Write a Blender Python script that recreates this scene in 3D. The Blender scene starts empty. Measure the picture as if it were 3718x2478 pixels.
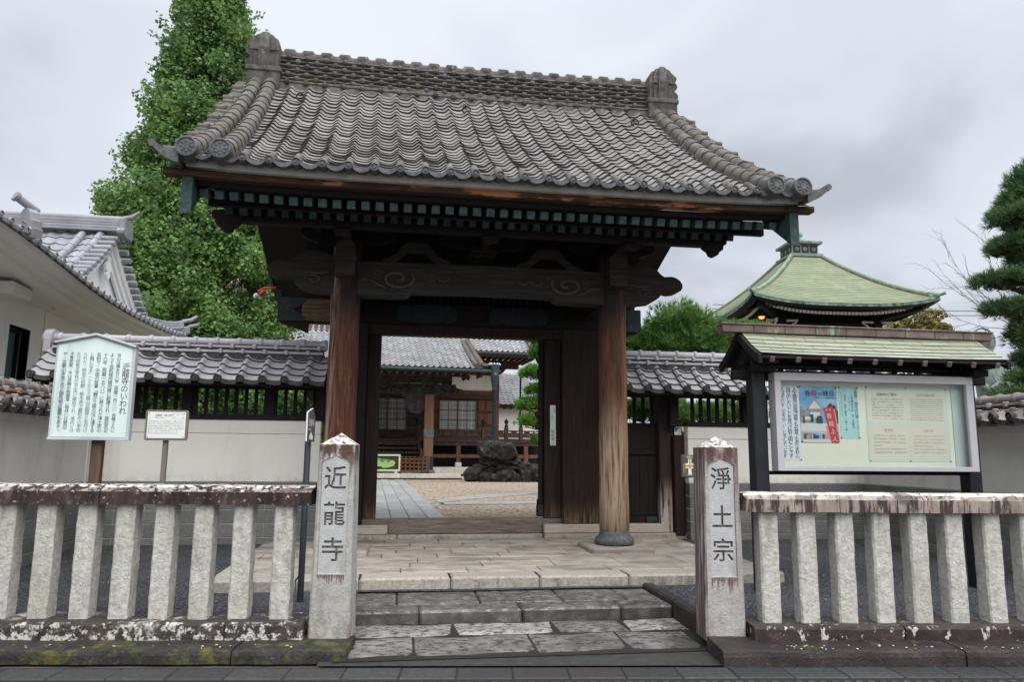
import bpy, bmesh, math, random
import numpy as np
from mathutils import Vector, Matrix

random.seed(7)
RNG = np.random.default_rng(7)
PI = math.pi
rad = math.radians
sc = bpy.context.scene
COL = sc.collection

# ------------------------------------------------------------------ camera
EYE = 1.55
yaw, pitch, roll = rad(8.5), rad(8.7), rad(0.5)
fwd = Vector((math.sin(yaw) * math.cos(pitch), math.cos(yaw) * math.cos(pitch), math.sin(pitch)))
r0 = Vector((math.cos(yaw), -math.sin(yaw), 0))
u0 = r0.cross(fwd)
rgt = math.cos(roll) * r0 + math.sin(roll) * u0
upv = math.cos(roll) * u0 - math.sin(roll) * r0
cd = bpy.data.cameras.new("Camera")
cam = bpy.data.objects.new("Camera", cd)
COL.objects.link(cam)
m3 = Matrix((rgt, upv, -fwd)).transposed()
cam.matrix_world = Matrix.Translation((0, 0, EYE)) @ m3.to_4x4()
cd.sensor_width = 36
cd.lens = 26.0
cd.clip_end = 2000
sc.camera = cam

# ------------------------------------------------------------------ sky and light (overcast)
SUN_EL, SUN_AZ = rad(48), rad(165)      # soft light from behind the viewer
w = bpy.data.worlds.new("World")
sc.world = w
w.use_nodes = True
nt = w.node_tree
nt.nodes.clear()
N = nt.nodes.new
L = nt.links.new
wout = N("ShaderNodeOutputWorld")
sky = N("ShaderNodeTexSky")
sky.sky_type = 'NISHITA'
sky.sun_disc = False
sky.sun_elevation = SUN_EL
sky.sun_rotation = SUN_AZ
sky.air_density = 1.0
sky.dust_density = 3.0
bg1 = N("ShaderNodeBackground")
bg1.inputs[1].default_value = 0.05
L(sky.outputs[0], bg1.inputs[0])
tc = N("ShaderNodeTexCoord")
sep = N("ShaderNodeSeparateXYZ")
L(tc.outputs['Generated'], sep.inputs[0])
ad = N("ShaderNodeMath"); ad.operation = 'ADD'; ad.inputs[1].default_value = 0.35
L(sep.outputs['Z'], ad.inputs[0])
dx = N("ShaderNodeMath"); dx.operation = 'DIVIDE'
dy = N("ShaderNodeMath"); dy.operation = 'DIVIDE'
L(sep.outputs['X'], dx.inputs[0]); L(ad.outputs[0], dx.inputs[1])
L(sep.outputs['Y'], dy.inputs[0]); L(ad.outputs[0], dy.inputs[1])
cmb = N("ShaderNodeCombineXYZ")
L(dx.outputs[0], cmb.inputs[0]); L(dy.outputs[0], cmb.inputs[1])
cmb.inputs[2].default_value = 3.7
no = N("ShaderNodeTexNoise")
no.inputs['Scale'].default_value = 1.5
no.inputs['Detail'].default_value = 5
no.inputs['Roughness'].default_value = 0.46
no.inputs['Distortion'].default_value = 0.2
L(cmb.outputs[0], no.inputs['Vector'])
rp = N("ShaderNodeValToRGB")
rp.color_ramp.interpolation = 'EASE'
e = rp.color_ramp.elements
e[0].position = 0.34; e[0].color = (0.238, 0.256, 0.286, 1)
e[1].position = 0.62; e[1].color = (0.40, 0.425, 0.463, 1)
x = e.new(0.47); x.color = (0.335, 0.357, 0.394, 1)
L(no.outputs['Fac'], rp.inputs[0])
zen = N("ShaderNodeMapRange")           # an overcast sky is brighter overhead
zen.interpolation_type = 'SMOOTHSTEP'
zen.inputs['From Min'].default_value = 0.52
zen.inputs['From Max'].default_value = 1.0
zen.inputs['To Min'].default_value = 1.0
zen.inputs['To Max'].default_value = 3.3
L(sep.outputs['Z'], zen.inputs['Value'])
bg2 = N("ShaderNodeBackground")
L(rp.outputs[0], bg2.inputs[0]); L(zen.outputs[0], bg2.inputs[1])
mx = N("ShaderNodeMixShader")
mx.inputs[0].default_value = 0.94
L(bg1.outputs[0], mx.inputs[1]); L(bg2.outputs[0], mx.inputs[2])
L(mx.outputs[0], wout.inputs[0])

sd = bpy.data.lights.new("Sun", 'SUN')
sd.energy = 1.2
sd.angle = rad(60)
sd.color = (1.0, 0.965, 0.91)
so = bpy.data.objects.new("Sun", sd)
COL.objects.link(so)
sdir = Vector((math.sin(SUN_AZ) * math.cos(SUN_EL), math.cos(SUN_AZ) * math.cos(SUN_EL), math.sin(SUN_EL)))
so.rotation_euler = sdir.to_track_quat('Z', 'Y').to_euler()

sc.view_settings.view_transform = 'Standard'
sc.view_settings.look = 'None'
sc.view_settings.exposure = 1.18
sc.view_settings.gamma = 1
sc.cycles.max_bounces = 6
sc.cycles.diffuse_bounces = 3
sc.cycles.glossy_bounces = 3
sc.cycles.transparent_max_bounces = 8

# ------------------------------------------------------------------ materials
def pm(name, ramp, scale=6, stretch=(1, 1, 1), detail=6, nrough=.6, rough=.8, bump=0, bscale=40, bstretch=None,
       layers=(), island=0, spec=.3, metal=0, distort=0):
    m = bpy.data.materials.new(name)
    m.use_nodes = True
    t = m.node_tree
    t.nodes.clear()
    n, l = t.nodes.new, t.links.new
    o = n("ShaderNodeOutputMaterial")
    b = n("ShaderNodeBsdfPrincipled")
    l(b.outputs[0], o.inputs[0])
    b.inputs['Roughness'].default_value = rough
    b.inputs['Metallic'].default_value = metal
    b.inputs['Specular IOR Level'].default_value = spec
    tcn = n("ShaderNodeTexCoord")

    def noise(sca, st, det=6, rg=.6, off=0, dist=0):
        mp = n("ShaderNodeMapping")
        mp.inputs['Scale'].default_value = st
        mp.inputs['Location'].default_value = (off, off * .7, off * 1.3)
        l(tcn.outputs['Object'], mp.inputs[0])
        k = n("ShaderNodeTexNoise")
        k.inputs['Scale'].default_value = sca
        k.inputs['Detail'].default_value = det
        k.inputs['Roughness'].default_value = rg
        k.inputs['Distortion'].default_value = dist
        l(mp.outputs[0], k.inputs['Vector'])
        return k.outputs['Fac']

    def mrange(v, a, c, x=0., y=1.):
        k = n("ShaderNodeMapRange")
        k.interpolation_type = 'SMOOTHSTEP'
        k.inputs[1].default_value = a; k.inputs[2].default_value = c
        k.inputs[3].default_value = x; k.inputs[4].default_value = y
        l(v, k.inputs[0])
        return k.outputs[0]

    def mul(a, c):
        k = n("ShaderNodeMath"); k.operation = 'MULTIPLY'
        l(a, k.inputs[0]); l(c, k.inputs[1])
        return k.outputs[0]
    if len(ramp) == 1:
        rr = n("ShaderNodeRGB"); rr.outputs[0].default_value = (*ramp[0], 1)
        col = rr.outputs[0]
    else:
        cr = n("ShaderNodeValToRGB")
        els = cr.color_ramp.elements
        for i, (p, c) in enumerate(ramp):
            q = els[i] if i < 2 else els.new(p)
            q.position = p; q.color = (*c, 1)
        l(noise(scale, stretch, detail, nrough, 0, distort), cr.inputs[0])
        col = cr.outputs[0]
    if island:
        g = n("ShaderNodeNewGeometry")
        k = mrange(g.outputs['Random Per Island'], 0, 1, 1 - island, 1 + island)
        v = n("ShaderNodeVectorMath"); v.operation = 'SCALE'
        l(col, v.inputs[0]); l(k, v.inputs['Scale'])
        col = v.outputs[0]
    for i, d in enumerate(layers):
        f = mrange(noise(d.get('scale', 5), d.get('stretch', (1, 1, 1)), d.get('detail', 8), d.get('rg', .65), 3.1 * (i + 1)),
                   d.get('lo', .5), d.get('hi', .6), 0, d.get('amt', 1))
        if 'z' in d:
            s = n("ShaderNodeSeparateXYZ"); l(tcn.outputs['Object'], s.inputs[0])
            f = mul(f, mrange(s.outputs['Z'], *d['z']))
        if 'nz' in d:
            g = n("ShaderNodeNewGeometry"); s = n("ShaderNodeSeparateXYZ"); l(g.outputs['Normal'], s.inputs[0])
            f = mul(f, mrange(s.outputs['Z'], *d['nz']))
        if 'nx' in d:
            g = n("ShaderNodeNewGeometry"); s = n("ShaderNodeSeparateXYZ"); l(g.outputs['Normal'], s.inputs[0])
            f = mul(f, mrange(s.outputs['X'], *d['nx']))
        k = n("ShaderNodeMix"); k.data_type = 'RGBA'
        l(f, k.inputs[0]); l(col, k.inputs[6]); k.inputs[7].default_value = (*d['c'], 1)
        col = k.outputs[2]
    l(col, b.inputs['Base Color'])
    if bump:
        bp = n("ShaderNodeBump")
        bp.inputs['Strength'].default_value = bump
        bp.inputs['Distance'].default_value = .02
        l(noise(bscale, bstretch or stretch, 5, .65, 9), bp.inputs['Height'])
        l(bp.outputs[0], b.inputs['Normal'])
    return m

def flat(name, c, rough=.6, **k):
    return pm(name, [c], rough=rough, **k)

MAT = {}
A = MAT
A['plaster'] = pm('plaster', [(.3, (.74, .72, .67)), (.7, (.80, .78, .73))], 2, rough=.9, bump=.2, bscale=70,
                  layers=[dict(c=(.60, .57, .51), scale=1.2, stretch=(1, 1, .3), lo=.5, hi=.75, amt=.4), dict(c=(.52, .50, .45), scale=5, stretch=(2.5, 1, .12), lo=.56, hi=.72, amt=.3),
                          dict(c=(.50, .47, .41), scale=6, lo=.40, hi=.60, z=(1.02, .86), amt=.5)])
A['plaster_old'] = pm('plaster_old', [(.3, (.64, .62, .57)), (.7, (.72, .70, .65))], 2, rough=.9, bump=.15, bscale=90,
                      layers=[dict(c=(.36, .35, .32), scale=2, stretch=(1, 1, .25), lo=.5, hi=.75, amt=.5)])
A['white_paint'] = pm('white_paint', [(.3, (.66, .66, .64)), (.7, (.72, .72, .70))], 3, rough=.7)
A['granite_dark'] = pm('granite_dark', [(.25, (.06, .065, .065)), (.5, (.15, .155, .15)), (.75, (.30, .30, .29))], 90, rough=.8, detail=3,
                       island=.12, layers=[dict(c=(.07, .075, .07), scale=1.5, lo=.5, hi=.7, amt=.5)])
A['mortar'] = flat('mortar', (.42, .41, .38), .9)
A['granite_post'] = pm('granite_post', [(.32, (.28, .275, .265)), (.44, (.44, .425, .385)), (.55, (.53, .51, .465)), (.68, (.62, .60, .56))], 24, detail=9, nrough=.72, rough=.85,
                       bump=.7, bscale=38, island=.14,
                       layers=[dict(c=(.17, .16, .14), scale=4, stretch=(2.5, 2.5, .25), lo=.50, hi=.66, z=(.55, 1.05), amt=.55), dict(c=(.30, .31, .315), scale=7, lo=.57, hi=.70, amt=.6),
                               dict(c=(.36, .33, .26), scale=2.5, stretch=(1, 1, .3), lo=.48, hi=.66, amt=.45),
                               dict(c=(.05, .045, .04), scale=30, stretch=(1, 1, .5), lo=.42, hi=.6, z=(.10, .0), amt=.95),
                               dict(c=(.22, .20, .15), scale=4, stretch=(1, 1, .4), lo=.55, hi=.75, amt=.5)])
A['rail_stone'] = pm('rail_stone', [(.3, (.032, .02, .019)), (.55, (.06, .040, .036)), (.8, (.22, .17, .15))], 9, stretch=(1, 1, .35), rough=.85, bump=.5, bscale=60,
                     layers=[dict(c=(.02, .016, .016), scale=5, stretch=(1.5, 1, .3), lo=.48, hi=.6, amt=.8),
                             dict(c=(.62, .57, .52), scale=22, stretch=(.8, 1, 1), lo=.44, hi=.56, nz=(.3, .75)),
                             dict(c=(.45, .38, .34), scale=26, lo=.60, hi=.66)])
A['rail_stone_pale'] = pm('rail_stone_pale', [(.3, (.20, .15, .12)), (.55, (.34, .28, .24)), (.8, (.46, .41, .36))], 7, stretch=(1, 1, .4), rough=.85, bump=.5, bscale=60,
                          layers=[dict(c=(.045, .03, .03), scale=9, stretch=(2.2, 1, .25), lo=.48, hi=.56, amt=.95),
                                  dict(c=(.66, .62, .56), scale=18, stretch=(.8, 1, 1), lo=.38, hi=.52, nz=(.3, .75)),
                                  dict(c=(.05, .04, .035), scale=3, stretch=(1.5, 1, 1), lo=.55, hi=.66, amt=.7)])
A['base_stone'] = pm('base_stone', [(.35, (.035, .028, .025)), (.6, (.09, .07, .062)), (.8, (.26, .22, .2))], 8, rough=.85, bump=.6, bscale=60,
                     layers=[dict(c=(.60, .57, .53), scale=13, lo=.50, hi=.57),
                             dict(c=(.62, .6, .56), scale=1.5, lo=.55, hi=.62, amt=.8),
                             dict(c=(.035, .03, .028), scale=40, lo=.52, hi=.6, amt=.9),
                             dict(c=(.05, .045, .04), scale=3, lo=.3, hi=.5, nz=(.5, .9))])
A['base_stone_dark'] = pm('base_stone_dark', [(.3, (.022, .016, .016)), (.6, (.05, .034, .033)), (.8, (.13, .10, .09))], 8, rough=.75, bump=.5, bscale=60,
                          layers=[dict(c=(.55, .51, .47), scale=14, stretch=(1, 1, .6), lo=.57, hi=.62), dict(c=(.58, .55, .5), scale=30, lo=.5, hi=.56, z=(.185, .215)),
                                  dict(c=(.06, .05, .045), scale=3, lo=.3, hi=.5, nz=(.5, .9))])
A['kerb_stone'] = pm('kerb_stone', [(.3, (.016, .015, .0145)), (.6, (.036, .032, .03)), (.8, (.075, .068, .06))], 6, rough=.6, bump=.6, bscale=50,
                     layers=[dict(c=(.12, .105, .025), scale=4, lo=.50, hi=.62, amt=.8), dict(c=(.05, .065, .02), scale=11, lo=.52, hi=.62, amt=.7),
                             dict(c=(.34, .33, .31), scale=60, lo=.66, hi=.69)])
A['kerb_stone_right'] = pm('kerb_stone_right', [(.3, (.018, .014, .0145)), (.6, (.04, .029, .029)), (.8, (.085, .07, .066))], 6, rough=.55, bump=.5, bscale=50,
                           layers=[dict(c=(.07, .075, .02), scale=5, lo=.58, hi=.66, amt=.7), dict(c=(.5, .48, .44), scale=70, lo=.67, hi=.7)])
A['gatepost'] = pm('gatepost', [(.28, (.27, .265, .25)), (.5, (.40, .39, .365)), (.72, (.50, .485, .45))], 16, detail=9, nrough=.78, rough=.85, bump=.6, bscale=45,
                   layers=[dict(c=(.42, .30, .20), scale=2.5, stretch=(1, 1, .6), lo=.42, hi=.65, z=(.42, .02), amt=.7),
                           dict(c=(.13, .115, .095), scale=5, stretch=(1, 1, .5), lo=.45, hi=.66, z=(.60, .15), amt=.75), dict(c=(.22, .20, .17), scale=3, stretch=(2, 2, .35), lo=.5, hi=.68, amt=.6),
                           dict(c=(.085, .04, .034), scale=8, stretch=(1.3, 1, .5), lo=.40, hi=.54, z=(1.28, 1.48), amt=.95),
                           dict(c=(.10, .05, .042), scale=6, stretch=(2, 2, .2), lo=.50, hi=.62, z=(.75, 1.4), amt=.7),
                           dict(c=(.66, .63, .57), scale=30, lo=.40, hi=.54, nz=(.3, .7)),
                           dict(c=(.08, .05, .045), scale=26, lo=.58, hi=.64, nz=(.3, .7))])
A['gatepost_right'] = pm('gatepost_right', [(.28, (.27, .25, .245)), (.5, (.395, .37, .355)), (.72, (.49, .465, .44))], 16, detail=9, nrough=.78, rough=.85, bump=.6, bscale=45,
                         layers=[dict(c=(.24, .19, .13), scale=2.5, stretch=(1, 1, .6), lo=.42, hi=.62, z=(.45, .02), amt=.75), dict(c=(.22, .18, .165), scale=3, stretch=(2, 2, .35), lo=.5, hi=.68, amt=.6),
                                 dict(c=(.095, .04, .034), scale=6, stretch=(1.6, 1, .4), lo=.34, hi=.52, z=(1.26, 1.48), amt=.95),
                                 dict(c=(.13, .065, .055), scale=6, stretch=(2.5, 2, .2), lo=.52, hi=.62, z=(.6, 1.4), amt=.7),
                                 dict(c=(.10, .055, .048), scale=9, stretch=(3, 3, .16), lo=.36, hi=.55, nx=(-.4, -.8), amt=.95),
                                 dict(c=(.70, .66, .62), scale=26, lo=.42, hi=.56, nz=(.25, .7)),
                                 dict(c=(.15, .07, .06), scale=20, lo=.54, hi=.62, nz=(.25, .7))])
A['panel_stone'] = pm('panel_stone', [(.3, (.36, .365, .37)), (.7, (.50, .495, .485))], 9, detail=9, nrough=.75, rough=.85, bump=.35, bscale=50,
                      layers=[dict(c=(.24, .23, .22), scale=5, stretch=(1.5, 1, .4), lo=.55, hi=.7, amt=.5)])
A['stain'] = pm('stain', [(.3, (.12, .05, .04)), (.7, (.22, .13, .11))], 20, rough=.9)
A['engrave_floor'] = pm('engrave_floor', [(.38, (.12, .115, .105)), (.55, (.30, .29, .275)), (.68, (.40, .39, .37))], 28, rough=.95)
A['engrave'] = pm('engrave', [(.38, (.035, .031, .028)), (.64, (.20, .185, .17))], 28, rough=.95)
A['asphalt'] = pm('asphalt', [(.36, (.010, .011, .012)), (.52, (.042, .044, .048)), (.66, (.15, .152, .158))], 42, detail=2, nrough=.6, rough=.85, bump=.7, bscale=90,
                  layers=[dict(c=(.075, .077, .082), scale=.7, lo=.45, hi=.65, amt=.55), dict(c=(.4, .4, .4), scale=55, lo=.70, hi=.73)])
A['road'] = pm('road', [(.3, (.03, .03, .031)), (.7, (.06, .06, .062))], 60, rough=.55, bump=.4, bscale=90)
A['paver'] = pm('paver', [(.3, (.028, .029, .031)), (.7, (.062, .063, .066))], 25, rough=.5, bump=.25, bscale=120, island=.18,
                layers=[dict(c=(.045, .035, .033), scale=.9, lo=.5, hi=.6, amt=.7), dict(c=(.3, .3, .28), scale=70, lo=.68, hi=.71)])
A['joint_dark'] = flat('joint_dark', (.022, .02, .018), .9)
A['apron'] = pm('apron', [(.3, (.03, .03, .028)), (.7, (.06, .058, .054))], 12, rough=.5, bump=.3, bscale=80,
                layers=[dict(c=(.3, .3, .28), scale=60, lo=.69, hi=.72)])
A['landing_stone'] = pm('landing_stone', [(.28, (.25, .215, .175)), (.5, (.37, .33, .28)), (.75, (.49, .45, .39))], 4, rough=.75, bump=.2, bscale=80, island=.1,
                        layers=[dict(c=(.15, .135, .115), scale=1.6, stretch=(.5, 1.6, 1), lo=.47, hi=.66, amt=.75),
                                dict(c=(.26, .24, .22), scale=50, lo=.55, hi=.66, amt=.5)])
A['step_edge'] = pm('step_edge', [(.28, (.24, .215, .185)), (.5, (.36, .33, .285)), (.75, (.46, .43, .38))], 30, rough=.8, bump=.35, bscale=70, island=.08,
                    layers=[dict(c=(.11, .10, .085), scale=4, stretch=(1, 1, .4), lo=.52, hi=.68, nz=(.6, .2), amt=.75)])
A['step_wet'] = pm('step_wet', [(.28, (.03, .027, .024)), (.5, (.075, .068, .06)), (.75, (.18, .165, .147))], 7, rough=.42, bump=.5, bscale=60, island=.2, spec=.5,
                   layers=[dict(c=(.30, .275, .245), scale=26, stretch=(.5, 1.2, 1), lo=.52, hi=.60, nz=(.4, .8), amt=.8),
                           dict(c=(.25, .23, .20), scale=1.6, lo=.5, hi=.7, nz=(.4, .8), amt=.6),
                           dict(c=(.03, .027, .023), scale=5, lo=.5, hi=.65, amt=.6)])
A['slab_wet'] = pm('slab_wet', [(.28, (.13, .12, .11)), (.5, (.28, .262, .24)), (.75, (.44, .415, .385))], 5, detail=9, nrough=.75, rough=.27, bump=.9, bscale=26, island=.35, spec=.5,
                   layers=[dict(c=(.035, .03, .027), scale=24, stretch=(.5, 1.2, 1), lo=.50, hi=.58, amt=.8),
                           dict(c=(.05, .045, .04), scale=1.5, lo=.48, hi=.70, amt=.8)])
A['gravel'] = pm('gravel', [(.36, (.09, .065, .045)), (.5, (.27, .205, .145)), (.64, (.50, .42, .32))], 11, detail=3, nrough=.6, rough=.9, bump=1, bscale=18,
                 layers=[dict(c=(.17, .135, .10), scale=.5, lo=.5, hi=.7, amt=.5), dict(c=(.46, .33, .12), scale=11, lo=.60, hi=.66, amt=.6)])
A['path_stone'] = pm('path_stone', [(.3, (.24, .25, .235)), (.7, (.38, .39, .365))], 4, rough=.4, bump=.2, bscale=40, island=.1, spec=.5,
                     layers=[dict(c=(.22, .23, .22), scale=12, stretch=(1, .3, 1), lo=.55, hi=.65, amt=.6)])
A['path_worn'] = pm('path_worn', [(.3, (.22, .22, .205)), (.7, (.36, .36, .34))], 4, rough=.5, bump=.4, bscale=30,
                   layers=[dict(c=(.29, .215, .15), scale=2.2, lo=.52, hi=.60, amt=.9), dict(c=(.12, .12, .11), scale=1.3, stretch=(1, 1, 1), lo=.55, hi=.66, amt=.5)])
A['earth'] = pm('earth', [(.3, (.09, .08, .06)), (.7, (.16, .14, .11))], 3, rough=.95)
# woods
def wood(name, dark, mid, light, extra=(), sc=(9, 9, .5), rough=.8, bump=.5):
    return pm(name, [(.3, dark), (.5, mid), (.72, light)], 4, stretch=sc, detail=8, nrough=.7, rough=rough, bump=bump, bscale=5, bstretch=(14, 14, .7), layers=extra, distort=.8)
A['wood_dark'] = wood('wood_dark', (.005, .004, .0038), (.010, .007, .0065), (.020, .013, .011), rough=.75)
A['wood_dark_x'] = wood('wood_dark_x', (.0045, .004, .004), (.0085, .0062, .006), (.017, .011, .0095), sc=(.5, 9, 9), rough=.75)
A['wood_carved'] = pm('wood_carved', [(.3, (.016, .012, .010)), (.5, (.030, .021, .0175)), (.72, (.056, .038, .031))], 3, stretch=(.6, 6, 9), rough=.75, bump=.4, bscale=6,
                      layers=[dict(c=(.10, .04, .03), scale=3, lo=.6, hi=.75, z=(-.2, -.42), amt=.5)])
A['wood_scroll'] = pm('wood_scroll', [(.3, (.045, .034, .028)), (.7, (.095, .072, .058))], 8, rough=.6)
A['wood_pillar_left'] = wood('wood_pillar_left', (.018, .008, .005), (.085, .033, .018), (.21, .088, .046),
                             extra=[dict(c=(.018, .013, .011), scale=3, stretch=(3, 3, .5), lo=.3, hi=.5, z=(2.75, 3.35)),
                                    dict(c=(.36, .27, .20), scale=5, stretch=(6, 6, .4), lo=.35, hi=.6, z=(1.5, .4), amt=.9),
                                    dict(c=(.36, .25, .18), scale=3, stretch=(5, 5, .3), lo=.45, hi=.6, nx=(-.25, -.8), amt=.9)])
A['wood_pillar_right'] = wood('wood_pillar_right', (.022, .011, .007), (.085, .040, .023), (.19, .095, .052),
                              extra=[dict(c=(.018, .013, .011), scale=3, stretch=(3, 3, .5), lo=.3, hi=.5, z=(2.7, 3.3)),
                                     dict(c=(.40, .30, .215), scale=4, stretch=(7, 7, .4), lo=.32, hi=.58, z=(2.15, 1.2), amt=.92),
                                     dict(c=(.33, .15, .065), scale=3, stretch=(5, 5, .3), lo=.35, hi=.6, nx=(.25, .8), amt=.85),
                                     dict(c=(.035, .028, .022), scale=2.2, stretch=(16, 16, .5), lo=.62, hi=.68, amt=.9)])
A['wood_doorpost'] = wood('wood_doorpost', (.009, .006, .0055), (.022, .013, .0105), (.046, .026, .019),
                          extra=[dict(c=(.26, .165, .105), scale=4, stretch=(9, 9, .5), lo=.36, hi=.62, z=(.62, .0), amt=.85)])
A['wood_golden'] = wood('wood_golden', (.05, .03, .018), (.13, .085, .05), (.24, .16, .095), sc=(.6, 9, 9))
A['wood_sidepost'] = wood('wood_sidepost', (.013, .009, .008), (.03, .019, .015), (.055, .033, .025), extra=[dict(c=(.46, .41, .35), scale=4, stretch=(7, 7, .35), lo=.38, hi=.5, z=(.95, .35), amt=.95)])
A['wood_red'] = wood('wood_red', (.014, .007, .006), (.030, .014, .011), (.055, .025, .018))
A['wood_pale'] = wood('wood_pale', (.30, .25, .21), (.44, .385, .33), (.54, .49, .43), sc=(.7, 9, 9))
A['wood_sill'] = wood('wood_sill', (.06, .045, .038), (.17, .135, .115), (.32, .27, .235), sc=(.6, 9, 9))
A['wood_eave'] = wood('wood_eave', (.02, .011, .008), (.055, .027, .016), (.13, .058, .028), sc=(.6, 9, 6), extra=[dict(c=(.38, .17, .075), scale=1.3, stretch=(1, 1, 5), lo=.55, hi=.63, amt=.9)])
A['copper_dark'] = pm('copper_dark', [(.3, (.012, .020, .023)), (.7, (.03, .05, .053))], 14, rough=.6, layers=[dict(c=(.07, .12, .115), scale=30, stretch=(1, 1, .3), lo=.6, hi=.7, amt=.6)])
A['copper_teal'] = pm('copper_teal', [(.3, (.025, .05, .048)), (.6, (.045, .083, .079)), (.8, (.10, .145, .135))], 25, rough=.7, island=.25,
                      layers=[dict(c=(.02, .035, .035), scale=12, lo=.52, hi=.66, amt=.8)])
A['copper_plaque'] = pm('copper_plaque', [(.3, (.006, .014, .016)), (.7, (.014, .032, .034))], 20, rough=.6)
A['copper_green'] = pm('copper_green', [(.3, (.18, .215, .125)), (.6, (.22, .25, .15)), (.8, (.265, .285, .185))], 3, rough=.7, island=.08,
                       layers=[dict(c=(.36, .34, .21), scale=2, lo=.5, hi=.7, amt=.5), dict(c=(.22, .29, .20), scale=1.1, lo=.58, hi=.72, amt=.5), dict(c=(.16, .17, .12), scale=3, stretch=(4, 4, .3), lo=.58, hi=.70, amt=.35)])
A['copper_pale'] = pm('copper_pale', [(.3, (.25, .265, .19)), (.6, (.31, .32, .235)), (.8, (.36, .365, .28))], 3, rough=.6, island=.10,
                      layers=[dict(c=(.22, .195, .135), scale=2.5, stretch=(1, 3, 1), lo=.55, hi=.7, amt=.5), dict(c=(.25, .33, .25), scale=1.3, lo=.55, hi=.7, amt=.4)])
A['copper_seam'] = pm('copper_seam', [(.3, (.13, .16, .105)), (.7, (.20, .23, .155))], 4, rough=.7)
A['copper_verdigris'] = pm('copper_verdigris', [(.3, (.15, .25, .17)), (.7, (.24, .36, .25))], 5, rough=.7, layers=[dict(c=(.05, .07, .06), scale=14, lo=.55, hi=.66, amt=.8)])
A['copper_brown'] = pm('copper_brown', [(.3, (.085, .06, .05)), (.7, (.19, .145, .125))], 5, rough=.55, layers=[dict(c=(.28, .36, .27), scale=3, stretch=(3, 1, .5), lo=.58, hi=.68, amt=.7)])
A['copper_edge'] = pm('copper_edge', [(.35, (.035, .05, .043)), (.55, (.13, .22, .165)), (.75, (.26, .36, .27))], 6, rough=.7)
A['bronze'] = pm('bronze', [(.3, (.10, .13, .12)), (.7, (.26, .31, .285))], 6, stretch=(1, 1, .4), rough=.6, layers=[dict(c=(.05, .055, .05), scale=8, stretch=(1, 1, .3), lo=.55, hi=.66, amt=.7)])
# tiles
A['tile_gate'] = pm('tile_gate', [(.3, (.14, .128, .117)), (.5, (.205, .192, .177)), (.75, (.285, .274, .26))], 5, rough=.62, bump=.3, bscale=40, island=.18,
                    layers=[dict(c=(.34, .29, .21), scale=3, lo=.54, hi=.70, amt=.6), dict(c=(.13, .12, .11), scale=7, lo=.53, hi=.68, amt=.7), dict(c=(.15, .14, .12), scale=.8, lo=.48, hi=.68, amt=.55),
                            dict(c=(.30, .33, .38), scale=4, lo=.60, hi=.72, amt=.5)])
A['tile_edge'] = pm('tile_edge', [(.3, (.028, .027, .026)), (.7, (.085, .08, .075))], 14, rough=.8)  # tile lips: dirt and the shade between rows put into one dark colour
A['tile_ridge'] = pm('tile_ridge', [(.3, (.04, .037, .035)), (.5, (.08, .075, .07)), (.75, (.15, .142, .132))], 8, rough=.85, bump=.5, bscale=50, island=.2,
                     layers=[dict(c=(.13, .115, .075), scale=5, lo=.5, hi=.65, amt=.7), dict(c=(.30, .29, .27), scale=14, lo=.6, hi=.68, amt=.7)])
A['tile_mossy'] = pm('tile_mossy', [(.3, (.065, .057, .05)), (.5, (.125, .113, .10)), (.75, (.205, .19, .172))], 9, rough=.85, bump=.6, bscale=50, island=.16,
                     layers=[dict(c=(.14, .115, .07), scale=6, lo=.5, hi=.65, amt=.8), dict(c=(.28, .29, .295), scale=4, lo=.58, hi=.68, amt=.6),
                             dict(c=(.07, .065, .055), scale=18, lo=.56, hi=.66, amt=.8)])
A['tile_disc'] = pm('tile_disc', [(.3, (.05, .052, .055)), (.7, (.15, .15, .155))], 20, rough=.7)
A['tile_wall'] = pm('tile_wall', [(.3, (.34, .33, .35)), (.7, (.47, .455, .48))], 3, rough=.42, island=.08, spec=.5,
                    layers=[dict(c=(.40, .34, .30), scale=2.5, lo=.55, hi=.7, amt=.5), dict(c=(.2, .195, .2), scale=7, lo=.58, hi=.7, amt=.5)])
A['tile_wall_edge'] = pm('tile_wall_edge', [(.3, (.03, .029, .031)), (.7, (.085, .08, .083))], 20, rough=.6)
A['tile_return'] = pm('tile_return', [(.3, (.16, .13, .115)), (.7, (.31, .27, .25))], 8, rough=.7, island=.25, bump=.3, bscale=50,
                      layers=[dict(c=(.27, .15, .09), scale=3, lo=.55, hi=.65, amt=.7)])
A['tile_blue'] = pm('tile_blue', [(.3, (.19, .19, .21)), (.7, (.30, .30, .325))], 3, rough=.45, island=.10, spec=.5, layers=[dict(c=(.11, .11, .115), scale=5, lo=.55, hi=.7, amt=.5)])
A['tile_hall'] = pm('tile_hall', [(.3, (.19, .19, .19)), (.5, (.27, .27, .27)), (.75, (.35, .35, .345))], .9, detail=4, rough=.55, island=.11, spec=.5,
                    layers=[dict(c=(.30, .22, .18), scale=2, lo=.56, hi=.66, amt=.5), dict(c=(.20, .23, .28), scale=1.4, lo=.55, hi=.66, amt=.5)])
A['plaster_strip'] = pm('plaster_strip', [(.3, (.36, .35, .335)), (.7, (.54, .525, .50))], 6, rough=.9)
A['hall_wood'] = pm('hall_wood', [(.3, (.018, .012, .010)), (.5, (.045, .024, .018)), (.75, (.085, .045, .03))], 3, stretch=(2, 2, 2), rough=.75, island=.15)
A['hall_wood_red'] = pm('hall_wood_red', [(.3, (.06, .025, .014)), (.7, (.15, .06, .032))], 3, stretch=(5, 5, .6), rough=.75)
A['hall_pillar'] = pm('hall_pillar', [(.3, (.085, .045, .024)), (.7, (.21, .118, .064))], 2.5, stretch=(7, 7, .3), rough=.75)
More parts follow.
